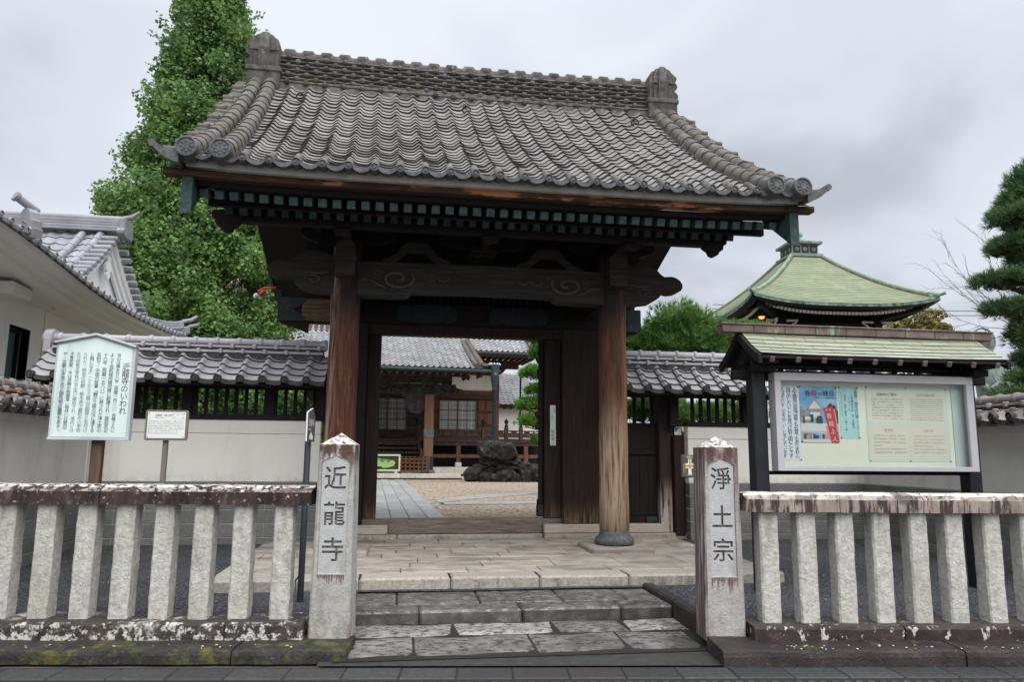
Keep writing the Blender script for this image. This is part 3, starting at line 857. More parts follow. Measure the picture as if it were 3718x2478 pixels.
for i in range(2, NC - 1):
    mb = MB()
    p, n = Pf(i / NC, 0)
    c = p + n * .060 + Vector((0, -.03, -.006))
    disc(mb, c, (0, -1, .02), .047, .14, 16, (0, 0))
    k = random.random()
    tile_roll(mb, [c + Vector((0, .06, .012)), c + Vector((0, .26, .15 + .01 * k))], .046, 1)
    gb(mb, 'round_eave_tile', ['tile_disc', 'tile_mossy'])
# descending verge rolls
for side in (0, 1):
    for k in (0, 1):
        for front in (True, False):
            if not front and k == 1: continue
            mb = MB()
            def path(f):
                y = EY - .02 + f * (YT + .02 - EY)
                x = (xl(y, k) if side == 0 else xr(y, k))
                p = Vector((x, y, prof(y) + .085 + .05 * max(0, 1 - 3 * f)))
                if not front: p.y = 2 * GY - p.y
                return p
            tile_roll(mb, resample(path, 17), .098, 0)
            # rough mortar under the roll
            mb.tube([p - Vector((0, 0, .06)) for p in resample(path, 12)], .105, 8, 0)
            p0 = path(0)
            disc(mb, p0 + Vector((0, -.10 if front else .10, .0)), (0, -1 if front else 1, 0), .112, .16, 20, (1, 1))
            if front:
                for q in range(8):
                    a = q * PI / 4
                    mb.lathe([(.020, 0), (.014, .006), (.001, .008)], p0 + Vector((.055 * math.cos(a), -.092, .055 * math.sin(a))), 8, 1, Matrix.Rotation(PI / 2, 4, 'X'))
            gb(mb, 'descending_ridge', ['tile_mossy', 'tile_disc'])
# verge tiles laid crosswise outside the rolls, and the horn at each eave corner
for side in (0, 1):
    for front in (True, False):
        mb = MB()
        n = 16
        for i in range(n):
            f0 = i / n
            y = EY + .10 + f0 * (YT - EY - .1); y1 = EY + .10 + (f0 + 1.25 / n) * (YT - EY - .1)
            x0 = xl(y) if side == 0 else xr(y)
            sg = -1 if side == 0 else 1
            xo = x0 + sg * (.30 + random.uniform(-.015, .015))
            z = prof(y) + .02 + .045; z1 = prof(y1) + .02
            V = [(x0, y, z), (xo, y, z + .02), (xo, y1, z1 + .02), (x0, y1, z1), (x0, y, z - .04), (xo, y, z - .035), (xo, y1, z1 - .03), (x0, y1, z1 - .04)]
            if not front: V = [(p[0], 2 * GY - p[1], p[2]) for p in V]
            mb.add(V, [(0, 1, 2, 3), (4, 5, 6, 7), (1, 2, 6, 5), (0, 3, 7, 4)], 0)
            mb.add(V, [(0, 1, 5, 4), (2, 3, 7, 6)], 0)
            c = Vector((xo, (V[1][1] + V[2][1]) / 2, (V[1][2] + V[2][2]) / 2))
            if i % 2 == 0:
                mb.tube([c - Vector((sg * .12, 0, 0)), c + Vector((sg * .02, 0, 0))], .05, 8, 0)
        gb(mb, 'verge_tiles', ['tile_mossy'])
    if True:
        sg = -1 if side == 0 else 1
        x0 = (xl(EY) if side == 0 else xr(EY)) + sg * .08
        mb = MB()
        prev = None
        V = []
        for q in range(9):
            f = q / 8
            x = x0 + sg * .27 * f
            zc = 4.63 + .02 * f + .10 * f ** 2.4
            hh = .05 * (1 - f) + .030
            dd = .16 * (1 - .35 * f)
            V += [(x, EY - .07, zc + hh), (x, EY - .07, zc - hh), (x, EY + dd, zc - hh * .7), (x, EY + dd, zc + hh + .02)]
        F = []
        for q in range(8):
            for a in range(4):
                F.append([q * 4 + a, q * 4 + (a + 1) % 4, (q + 1) * 4 + (a + 1) % 4, (q + 1) * 4 + a])
        F += [[0, 1, 2, 3], [32, 33, 34, 35]]
        mb.add(V, F, 0)
        xe = x0 + sg * .275
        mb.tube([(xe, EY - .075, 4.752), (xe, EY + .10, 4.752)], .040, 10, 0)
        gb(mb, 'corner_tile', ['tile_disc'])
# main ridge
RX0, RX1 = -2.08, 3.98
mb = MB()
mb.box(RX0, RX1, GY - .25, GY + .25, 7.05, 7.32, .01, 2)
zz = 7.255
for c in range(7):
    h = .077
    d = .225 - .012 * c + (.022 if c == 0 else 0)
    n = 40
    for sgn in (-1, 1):
        V = []
        for i in range(n + 1):
            x = RX0 + (RX1 - RX0) * i / n
            wv = .006 * math.sin(x * 21 + c * 2)
            sagz = -.045 * math.sin(PI * i / n)
            V += [(x, GY + sgn * (d + wv), zz + h * .95 + sagz), (x, GY + sgn * (d + .02 + wv), zz + h * .55 + sagz + wv), (x, GY + sgn * (d - .01 + wv), zz + h * .2 + sagz), (x, GY + sgn * (d - .045), zz + sagz), (x, GY, zz + h + sagz)]
        F = []
        for i in range(n):
            for q in (0, 1, 2): F.append([i * 5 + q, i * 5 + q + 1, i * 5 + 6 + q, i * 5 + 5 + q])
            F.append([i * 5, i * 5 + 4, i * 5 + 9, i * 5 + 5])
        mb.add(V, F, 0)
        x = RX0 + .16 + (.145 if c % 2 else 0)
        while x < RX1 - .1:
            sagz = -.045 * math.sin(PI * (x - RX0) / (RX1 - RX0))
            yc = GY + sgn * (d + .022)
            mb.lathe([(.045, -.02), (.045, .012), (.030, .026), (.001, .03)], (x, yc, zz + h * .55 + sagz), 8, 0, Matrix.Rotation(PI / 2 * sgn * -1 if sgn > 0 else PI / 2, 4, 'X'))
            x += .29
    zz += h
pts = []
def rp_(f):
    x = RX0 + (RX1 - RX0) * f
    return Vector((x, GY, zz + .035 - .045 * math.sin(PI * f)))
mb.tube(resample(rp_, 20), .105, 10, 0)
for i in range(21):
    p = rp_((i + .5) / 21)
    mb.tube([p + Vector((-.05, 0, .012)), p + Vector((-.035, 0, .045)), p + Vector((.035, 0, .045)), p + Vector((.05, 0, .012))], [.10, .112, .112, .10], 10, 0)
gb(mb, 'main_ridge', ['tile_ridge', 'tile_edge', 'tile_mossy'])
# ridge-end ornaments
for side in (0, 1):
    sg = -1 if side == 0 else 1
    xc = -2.27 if side == 0 else 4.20
    mb = MB()
    mb.box(xc - .25, xc + .25, GY - .34, GY + .34, 7.13, 7.44, .015, 0)
    mb.box(xc - .27, xc + .27, GY - .36, GY + .36, 7.40, 7.49, .015, 0)
    for (hw, y0, rr, zc) in ((.225, .33, .245, 7.76), (.165, .365, .275, 7.765), (.085, .385, .295, 7.77)):
        poly = []
        for q in range(17):
            a = PI * q / 16
            cc_ = math.cos(a); poly.append((-math.copysign(abs(cc_) ** .6, cc_) * hw, max(-.28, (math.sin(a) ** .5) * rr - .0)))
        poly = [(-hw * .95, -.28)] + poly + [(hw * .95, -.28)]
        # bands swell out in the middle of their height
        n = 8
        V = []; F = []
        def ring(z): return 1 - .16 * ((z + .28) / .6 - .45) ** 2 * 4
        for sgn in (-1, 1):
            o_ = len(V)
            V += [(xc + p[0], GY + sgn * y0 * ring(p[1]), zc + p[1]) for p in poly]
            F.append(list(range(o_, o_ + len(poly))))
        m_ = len(poly)
        F += [[i, i + 1, m_ + i + 1, m_ + i] for i in range(m_ - 1)]
        mb.add(V, F, 0)
    mb.tube([(xc - .22, GY - .37, 7.74), (xc + .22, GY - .37, 7.74)], .010, 6, 0)
    for (dz, r_) in ((.16, .055), (.02, .065), (-.16, .075)):
        mb.tube([(xc + sg * .24, GY - .22, 7.76 + dz), (xc + sg * .24, GY + .22, 7.76 + dz)], r_, 10, 0)
    gb(mb, 'ridge_end_ornament', ['tile_ridge'])
for x in (-1.62, .86, 3.55):
    mb = MB()
    c = Vector((x, 10.72, prof(10.72) + .12))
    mb.tube([c + Vector((.06 * math.cos(a), -.01, .06 * math.sin(a))) for a in [q * PI / 8 for q in range(17)]], .011, 6, 0, False)
    mb.tube([c + Vector((0, 0, .06)), c + Vector((0, .14, .10))], .012, 6, 0)
    gb(mb, 'iron_ring', ['iron'])

# under the tiles: boards, plaster strip, eave board
mb = MB()
for sgn in (1, -1):
    def fn(u, v):
        y = EY + .12 + v * (GY - EY - .12)
        x = xl(y) - .22 + (xr(y) - xl(y) + .44) * u
        return (x, GY - sgn * (GY - y), prof(y) - .055)
    mb.grid(fn, 4, 12, 0)
    mb.grid(lambda u, v: tuple(Vector(fn(u, v)) - Vector((0, 0, .05))), 4, 12, 0)
gb(mb, 'roof_boards', ['wood_dark_x'])
def eave_strip(name, y, th, z0, z1, m, ex, back=True):
    for front in (True, False):
        mb = MB()
        n = 24
        V = []
        for i in range(n + 1):
            s_ = i / n
            x = xl(EY) - ex + (xr(EY) - xl(EY) + 2 * ex) * s_
            up = upturn(s_)
            for (yy, zz_) in ((y, z0 + up), (y, z1 + up), (y + th, z1 + up), (y + th, z0 + up)):
                V.append((x, yy if front else 2 * GY - yy, zz_))
        F = [[i * 4 + q, i * 4 + (q + 1) % 4, i * 4 + 4 + (q + 1) % 4, i * 4 + 4 + q] for i in range(n) for q in range(4)] + [[0, 1, 2, 3], [4 * n, 4 * n + 1, 4 * n + 2, 4 * n + 3]]
        mb.add(V, F, 0)
        gb(mb, name, [m])
eave_strip('eave_plaster', EY + .10, .08, 4.545, 4.63, 'plaster_strip', .05)
eave_strip('eave_board', EY + .17, .13, 4.475, 4.546, 'wood_eave', .30)
eave_strip('lower_eave_board', EY + .30, .10, 4.415, 4.473, 'wood_dark_x', .10)
mb = MB()
for sgn in (1, -1):
    pts = [(8.25, 4.440), (9.35, 4.83), (9.36, 4.66), (11.5, 5.42)]
    V = []
    for (y, z) in pts:
        V += [(-2.40, GY - sgn * (GY - y), z), (4.64, GY - sgn * (GY - y), z)]
    mb.add(V, [(0, 1, 3, 2), (2, 3, 5, 4), (4, 5, 7, 6)], 0)
gb(mb, 'eave_ceiling', ['wood_dark'])
nr = 43
for i in range(nr):
    x = -2.235 + i * (6.74 / (nr - 1))
    mb = MB()
    up = upturn((x - xl(EY)) / (xr(EY) - xl(EY)))
    mb.bar((x, 8.43, 4.398 + up), (x, 9.35, 4.742), .082, .085, .004, 1)
    mb.bar((x, 8.295, 4.349 + up), (x, 8.43, 4.399 + up), .094, .098, .004, 0)
    gb(mb, 'upper_rafter', ['copper_teal', 'wood_dark'])
for i in range(nr):
    x = -2.235 + i * (6.74 / (nr - 1))
    if x < -2.1 or x > 4.22: continue
    mb = MB()
    mb.bar((x, 8.86, 4.385), (x, 11.48, 5.30), .080, .085, .004, 1)
    mb.bar((x, 8.80, 4.364), (x, 8.862, 4.386), .085, .09, .004, 0)
    gb(mb, 'lower_rafter', ['copper_teal' if random.random() < .3 else 'copper_dark', 'wood_dark'])
mb = MB()
mb.box(-2.30, 4.62, 8.74, 8.82, 4.400, 4.505, .003, 0)
gb(mb, 'rafter_batten', ['wood_dark_x'])
# barge boards with copper-clad feet
for side in (0, 1):
    for front in (True, False):
        def bx(y): return (xl(y) - .09 if side == 0 else xr(y) + .02)
        def strip(ya, yb, th, m, name, grow):
            mb = MB()
            n = 14
            V = []
            for i in range(n + 1):
                y = ya + (yb - ya) * i / n
                zt = prof(y) - .075
                f = (y - 8.15) / (GY - 8.15)
                zb_ = zt - (.53 - .19 * math.sin(PI * min(1, f * 1.1)))
                x = bx(y)
                yy = y if front else 2 * GY - y
                for (xx, z_) in ((x - grow, zt), (x + th + grow, zt), (x + th + grow, zb_ - grow), (x - grow, zb_ - grow)):
                    V.append((xx, yy, z_))
            F = [[i * 4 + q, i * 4 + (q + 1) % 4, i * 4 + 4 + (q + 1) % 4, i * 4 + 4 + q] for i in range(n) for q in range(4)] + [[0, 1, 2, 3], [4 * n, 4 * n + 1, 4 * n + 2, 4 * n + 3]]
            mb.add(V, F, 0)
            gb(mb, name, [m])
        strip(8.16, GY, .085, 'wood_red', 'barge_board', 0)
        strip(8.10, 8.72, .085, 'copper_teal', 'copper_cap', .014)
# purlins with carved ends, hanging pendants
nosepoly = [(0, .075), (.30, .075), (.33, .04), (.32, -.02), (.28, -.04), (.27, -.10), (.22, -.13), (.20, -.17), (.15, -.19), (.10, -.17), (.08, -.12), (.03, -.09), (0, -.06)]
for (y, zc) in ((9.02, 4.345), (13.98, 4.345)):
    mb = MB()
    mb.box(-1.98, 3.88, y - .07, y + .07, zc - .06, zc + .085, .01, 0)
    for sg, x0 in ((-1, -1.98), (1, 3.88)):
        mb.prism([(p[0] * sg, p[1]) for p in nosepoly], (x0, y - .06, zc), (1, 0, 0), (0, 0, 1), (0, .12, 0), 0)
    gb(mb, 'eave_purlin', ['wood_dark_x'])
mb = MB(); mb.box(-2.1, 4.0, GY - .08, GY + .08, 5.25, 5.45, .01, 0)
gb(mb, 'ridge_beam', ['wood_dark_x'])

# round front pillars on stone bases (the rear pair stands behind the door posts)
PXL, PXR, PY = -.770, 2.895, 9.90
for (x, y, m, lab) in ((PXL, PY, 'wood_pillar_left', 'reddish brown round pillar'), (PXR, PY, 'wood_pillar_right', 'round pillar weathered grey and tan towards its foot'), (PXL, 13.1, 'wood_dark', None), (PXR, 13.1, 'wood_dark', None)):
    mb = MB()
    pr = []
    for i in range(13):
        z = .555 + (4.26 - .555) * i / 12
        pr.append((.200 - .010 * (i / 12) + (.004 * math.sin(i * 2.1)), z))
    mb.lathe([(.185, .545)] + pr, (x, y, 0), 28, 0)
    o = gb(mb, 'pillar', [m])
    if lab: o['label'] = lab
    mb = MB()
    mb.lathe([(.20, .362), (.255, .372), (.268, .405), (.262, .435), (.235, .470), (.208, .492), (.198, .515), (.203, .548), (.17, .552)], (x, y, 0), 32, 0)
    gb(mb, 'pillar_base', ['tile_disc'])
    mb = MB(); mb.box(x - .42, x + .42, y - .44, y + .40, .22, .362, .02, 0)
    gb(mb, 'plinth_slab', ['landing_stone'])

# carved beam between the round pillars, with scrolled noses
noseL = [(-.687, 4.033), (-.816, 4.099), (-.90, 4.135), (-.978, 4.151), (-1.10, 4.182), (-1.208, 4.194), (-1.29, 4.188), (-1.359, 4.162), (-1.41, 4.13), (-1.45, 4.086), (-1.505, 4.048), (-1.57, 4.055), (-1.62, 4.058), (-1.68, 4.04), (-1.735, 4.005),
         (-1.768, 3.955), (-1.772, 3.905), (-1.75, 3.862), (-1.70, 3.838), (-1.65, 3.83), (-1.593, 3.824), (-1.53, 3.842), (-1.471, 3.842), (-1.45, 3.80), (-1.43, 3.755), (-1.38, 3.715), (-1.306, 3.672), (-1.22, 3.66), (-1.137, 3.648), (-1.03, 3.648), (-.968, 3.636)]
mir = [(2 * GX - p[0], p[1]) for p in noseL][::-1]
under = [(-.62, 3.615), (-.2, 3.618), (.009, 3.628), (.06, 3.65), (.10, 3.69), (.6, 3.70), (1.06, 3.705), (1.6, 3.70), (2.03, 3.69), (2.07, 3.65), (2.12, 3.628), (2.4, 3.618), (2.75, 3.615)]
over_ = [(2.75, 4.07), (2.2, 4.085), (1.06, 4.09), (0, 4.085), (-.62, 4.07)]
mb = MB()
mb.prism(noseL + under + mir + over_, (0, PY - .12, 0), (1, 0, 0), (0, 0, 1), (0, .26, 0), 0)
tie = gb(mb, 'tie_beam', ['wood_carved'])
def spiral(cx, cz, r, a0, turns, sg, n=28, fall=.8):
    out = []
    for i in range(n + 1):
        f = i / n
        a = a0 + sg * turns * 2 * PI * f
        rr = r * (1 - fall * f)
        out.append((cx + rr * math.cos(a), PY - .130, cz + rr * .62 * math.sin(a)))
    return out
for sg, cx in ((1, -.10), (-1, 2 * GX + .10)):
    mb = MB()
    k = 1 if sg > 0 else -1
    a0 = 0 if sg > 0 else PI
    mb.tube(spiral(cx, 3.86, .235, a0 + sg * .5, 1.35, -sg), [.022] * 15 + [.028] * 13 + [.036], 6, 0)
    mb.tube([(cx - sg * .46, PY - .130, 3.83), (cx - sg * .34, PY - .130, 3.82), (cx - sg * .26, PY - .130, 3.77), (cx - sg * .15, PY - .130, 3.725)], .017, 6, 0)
    mb.tube(spiral(cx - sg * .26, 3.92, .07, a0, 1.2, sg, 16), .010, 6, 0)
    mb.tube(spiral(cx + sg * .26, 3.96, .05, a0, 1.2, sg, 14), .010, 6, 0)
    for q, dx_ in enumerate((.44, .62)):
        mb.tube([(cx + sg * dx_ + .075 * math.cos(a), PY - .130, 3.905 + .06 * math.sin(a)) for a in [PI * 1.0 + PI * i / 10 for i in range(11)]], .011, 6, 0)
    # nose curls
    nx = PXL - .42 if sg > 0 else PXR + .42
    mb.tube(spiral(nx, 3.80, .115, PI * .9 if sg > 0 else PI * .1, 1.0, -sg, 18, .7), .011, 6, 0)
    mb.tube([(nx - sg * .10, PY - .130, 3.90), (nx + sg * .08, PY - .130, 3.885), (nx + sg * .2, PY - .130, 3.91)], .014, 6, 0)
    o = mb.build('carved_scroll', ['wood_scroll'], None)
    o.parent = tie; o.location = -Vector(gate.location)
# beam noses facing the visitor on top of each pillar
for x in (PXL, PXR):
    mb = MB()
    mb.prism([(-.125, 0), (.125, 0), (.125, .39), (.07, .46), (0, .49), (-.07, .46), (-.125, .39)], (x, 9.52, 3.83), (1, 0, 0), (0, 0, 1), (0, .36, 0), 0)
    mb.prism([(-.14, .17), (.14, .17), (.14, .26), (-.14, .26)], (x, 9.505, 3.83), (1, 0, 0), (0, 0, 1), (0, .2, 0), 0)
    gb(mb, 'beam_nose', ['wood_carved'])
    mb = MB()
    for y0 in (10.05, 11.75):
        mb.box(x - .09, x + .09, y0, y0 + 1.3, 3.66, 4.02, .012, 0)
    gb(mb, 'side_beam', ['wood_dark'])
# brackets under the eave
def bracket(x, name='bracket'):
    mb = MB()
    mb.box(x - .19, x + .19, PY - .19, PY + .19, 4.26, 4.36, .01, 0)
    mb.box(x - .15, x + .15, PY - .15, PY + .15, 4.20, 4.262, .01, 0)
    arm = [(-.62, .10), (-.62, .04), (-.55, -.02), (-.45, -.055), (.45, -.055), (.55, -.02), (.62, .04), (.62, .10)]
    mb.prism(arm, (x, PY - .065, 4.405), (1, 0, 0), (0, 0, 1), (0, .13, 0), 0)
    for dx_ in (-.5, 0, .5):
        mb.box(x + dx_ - .11, x + dx_ + .11, PY - .11, PY + .11, 4.505, 4.60, .012, 0)
    mb.prism([(-.95, .06), (-.95, 0), (-.9, -.05), (-.8, -.07), (.1, -.07), (.1, .06)], (x - .06, PY, 4.36), (0, 1, 0), (0, 0, 1), (.12, 0, 0), 0)
    mb.box(x - .10, x + .10, 8.93, 9.11, 4.20, 4.268, .01, 0)
    gb(mb, name, ['wood_dark_x'])
for x in (PXL, GX, PXR): bracket(x)
mb = MB()
mb.box(-1.45, 3.55, PY - .075, PY + .075, 4.602, 4.70, .01, 0)
gb(mb, 'bracket_beam', ['wood_dark_x'])
# stepped bracket ends beyond the pillars
for sg, x0 in ((-1, PXL), (1, PXR)):
    mb = MB()
    mb.prism([(0, 0), (.38 * sg, 0), (.39 * sg, .07), (.47 * sg, .10), (.49 * sg, .18), (.58 * sg, .20), (.62 * sg, .27), (.70 * sg, .30), (.74 * sg, .36), (0, .36)], (x0, PY - .09, 4.26), (1, 0, 0), (0, 0, 1), (0, .18, 0), 0)
    gb(mb, 'bracket_end', ['wood_dark_x'])
# frog-leg struts
frog = [(-.62, 0), (-.60, .06), (-.48, .08), (-.36, .14), (-.26, .25), (-.16, .30), (.16, .30), (.26, .25), (.36, .14), (.48, .08), (.60, .06), (.62, 0), (.40, 0), (.30, .05), (.15, .16), (-.15, .16), (-.30, .05), (-.40, 0)]
for x in (.15, 1.98):
    mb = MB()
    mb.prism([(p[0] * .75, p[1]) for p in frog], (x, PY - .05, 4.09), (1, 0, 0), (0, 0, 1), (0, .1, 0), 0)
    gb(mb, 'frog_leg_strut', ['wood_carved'])

# main post plane: lintel, posts, doors
mb = MB()
mb.box(-1.86, 3.78, GY - .17, GY + .17, 3.52, 3.85, .012, 0)
lint = gb(mb, 'lintel', ['wood_dark_x'])
mb = MB(); mb.box(-.95, 3.08, GY - .12, GY + .12, 3.36, 3.518, .01, 0)
gb(mb, 'lower_lintel', ['wood_red'])
for sg, xe in ((-1, -1.86), (1, 3.78)):
    mb = MB()
    a = xe; b_ = xe - sg * .36
    z0, z1 = 3.508, 3.862
    # shaped inner edge of the copper sleeve
    edge = [(b_, z0), (b_ - sg * .05, z0 + .05), (b_ + sg * .02, z0 + .09), (b_ + sg * .06, z0 + .13), (b_ + sg * .13, z0 + .155), (b_ + sg * .16, z0 + .178), (b_ + sg * .13, z0 + .20), (b_ + sg * .06, z0 + .22), (b_ + sg * .02, z0 + .27), (b_ - sg * .05, z0 + .31), (b_, z1)]
    poly = [(a + sg * .012, z0)] + edge + [(a + sg * .012, z1)]
    mb.prism(poly, (0, GY - .184, 0), (1, 0, 0), (0, 0, 1), (0, .368, 0), 0)
    gb(mb, 'copper_sleeve', ['copper_dark'])
    mb = MB()
    mb.prism([(0, 0), (sg * .40, 0), (sg * .40, -.02), (sg * .12, -.11), (0, -.16)], (xe - sg * .42, GY - .11, 3.518), (1, 0, 0), (0, 0, 1), (0, .22, 0), 0)
    gb(mb, 'lintel_bracket', ['wood_carved'])
mb = MB(); mb.box(-1.52, -.98, GY - .178, GY - .165, 3.515, 3.855, .003, 0)
gb(mb, 'lintel_end', ['wood_golden'])
def plaque(cx):
    mb = MB()
    top = []
    pts = []
    hw, hh = .45, .135
    for i in range(7): pts.append((-hw + .10 - .13 * math.sin(PI * i / 6) * 1.0, -hh * .9 + hh * 1.8 * i / 6))
    left = [(-hw + .12, -hh), (-hw + .02, -hh * .8), (-hw - .02, -hh * .3), (-hw - .02, hh * .3), (-hw + .02, hh * .8), (-hw + .12, hh)]
    upper = [(-.30, hh * 1.0), (-.26, hh * .72), (-.22, hh * .95), (-.1, hh * 1.05), (.1, hh * 1.05), (.22, hh * .95), (.26, hh * .72), (.30, hh)]
    right = [(-p[0], p[1]) for p in left[::-1]]
    lower = [(-p[0], -p[1]) for p in upper]
    mb.prism(left + upper + right + lower, (cx, GY - .182, 3.685), (1, 0, 0), (0, 0, 1), (0, .02, 0), 0)
    gb(mb, 'copper_plaque', ['copper_plaque'])
plaque(.36); plaque(1.80)
mb = MB()
x = -.5
while x < 2.65:
    mb.box(x, x + .05, GY - .10, GY - .04, 3.852, 4.02, .004, 0)
    x += .105
mb.box(-.9, 3.05, GY - .11, GY - .02, 4.02, 4.12, .006, 0)
gb(mb, 'transom_lattice', ['wood_dark_x'])
mb = MB()
mb.box(-1.55, 3.7, GY + .02, GY + .08, 3.852, 5.25, .004, 0)
gb(mb, 'transom_panel', ['wood_dark'])
mb = MB()
for x0 in (-1.16, 3.22):
    V = [(x0, 8.9, 4.42), (x0, 14.1, 4.42), (x0, GY + .4, 5.30), (x0, GY - .4, 5.30)]
    mb.prism([(8.95, 4.42), (14.05, 4.42), (11.9, 5.2), (11.1, 5.2)], (x0, 0, 0), (0, 1, 0), (0, 0, 1), (.06, 0, 0), 0)
gb(mb, 'gable_wall', ['wood_dark'])
def post(x0, x1, y0, y1, z0, z1, m, name='door_post', b=.012):
    mb = MB(); mb.box(x0, x1, y0, y1, z0, z1, b, 0)
    return gb(mb, name, [m])
post(-1.06, -.52, GY - .18, GY + .18, .50, 3.52, 'wood_dark')
post(-.518, -.322, GY - .02, GY + .12, .57, 3.36, 'wood_doorpost', 'door_jamb')
post(2.50, 3.10, GY - .18, GY + .18, .50, 3.52, 'wood_doorpost')
post(2.235, 2.498, GY - .06, GY + .12, .58, 3.36, 'wood_doorpost', 'door_jamb')
post(3.115, 3.32, GY - .10, GY + .10, .52, 3.30, 'wood_dark', 'side_post')
mb = MB(); LM = Matrix.Translation((2.20, GY + .02, 0)) @ Matrix.Rotation(rad(-13.5), 4, 'Z')
mb.box(-.05, .025, -.02, 1.35, .60, 3.34, .008, 0, LM)
for z in (.75, 1.4, 2.1, 2.8): mb.box(-.075, -.05, .1, 1.3, z, z + .10, .006, 0, LM)
leaf = gb(mb, 'door_leaf', ['wood_dark'])
mb = MB()
mb.lathe([(.05, -.01), (.05, .01), (.03, .03), (.001, .034)], (2.14, GY + .02, 1.98), 10, 0, Matrix.Rotation(PI / 2, 4, 'X'))
mb.lathe([(.05, -.01), (.05, .01), (.03, .03), (.001, .034)], (2.14, GY + .02, 2.18), 10, 0, Matrix.Rotation(PI / 2, 4, 'X'))
mb.box(2.125, 2.225, GY - .06, GY + .06, .60, .78, .015, 0)
o = mb.build('door_fitting', ['iron'], None); o.parent = leaf; o.location = -Vector(gate.location)
mb = MB(); mb.box(-.60, -.53, GY + .14, 12.9, .60, 3.34, .008, 0)
gb(mb, 'door_leaf', ['wood_dark'])
# sills
mb = MB()
mb.box(-.13, 2.20, GY - .10, GY + .10, .355, .578, .012, 0)
mb.box(-.52, -.132, GY - .08, GY + .08, .50, .575, .010, 0)
mb.box(2.202, 2.50, GY - .08, GY + .08, .50, .575, .010, 0)
gb(mb, 'threshold', ['wood_sill'])
mb = MB()
mb.box(-1.10, -.135, GY - .24, GY + .1, .362, .498, .015, 0)
gb(mb, 'sill', ['wood_pale'])
mb = MB()
mb.box(2.205, 4.12, GY - .22, GY + .1, .362, .498, .015, 0)
gb(mb, 'sill', ['wood_pale'])
mb = MB()
mb.box(-1.12, .0, GY - .26, GY + .2, .2, .360, .015, 0)
mb.box(.004, 2.2, GY - .13, GY + .2, .2, .352, .015, 0)
mb.box(2.204, 4.5, GY - .24, GY + .2, .2, .360, .015, 0)
gb(mb, 'foundation_stone', ['step_edge'])
# side door to the right of the main posts
mb = MB()
mb.box(3.325, 4.05, GY - .05, GY + .05, .505, 1.55, .006, 0)
for i in range(5):
    x = 3.33 + i * .145
    mb.box(x, x + .140, GY - .062, GY - .052, .62, 1.53, .003, 0)
mb.box(3.325, 4.05, GY - .075, GY - .05, 1.56, 1.62, .005, 0)
mb.box(3.325, 4.05, GY - .05, GY + .05, 1.545, 2.06, .006, 0)
mb.box(3.325, 4.05, GY - .07, GY - .05, .505, .60, .005, 0)
sdr = gb(mb, 'side_door', ['wood_dark'])
mb = MB(); mb.box(3.86, 4.06, GY - .10, GY - .075, .515, .60, .006, 0)
o = mb.build('door_hinge', ['copper_dark'], None); o.parent = sdr; o.location = -Vector(gate.location)
post(4.06, 4.26, GY - .18, GY + .1, .36, 2.62, 'wood_sidepost', 'side_door_post')
post(4.275, 4.44, GY - .26, GY + .05, .32, 1.86, 'wood_red', 'outer_post')
mb = MB()
for i in range(5):
    x = 3.40 + i * .145
    mb.box(x, x + .05, GY - .03, GY + .03, 2.062, 2.55, .004, 0)
mb.box(3.32, 4.06, GY - .05, GY + .05, 2.55, 2.66, .006, 0)
gb(mb, 'side_lattice', ['wood_dark'])
# small old name slips pasted high on the posts
mb = MB()
for (x, z, t_, s_) in ((2.86, 3.30, '千社札', .085), (2.66, 3.05, '千社札', .07), (-.62, 3.2, '千社札', .085)):
    put_column(mb, t_, (x, GY - .183, z), (1, 0, 0), (0, 0, 1), s_, s_ * 1.05, 0)
gb(mb, 'name_slip', ['wood_carved'])

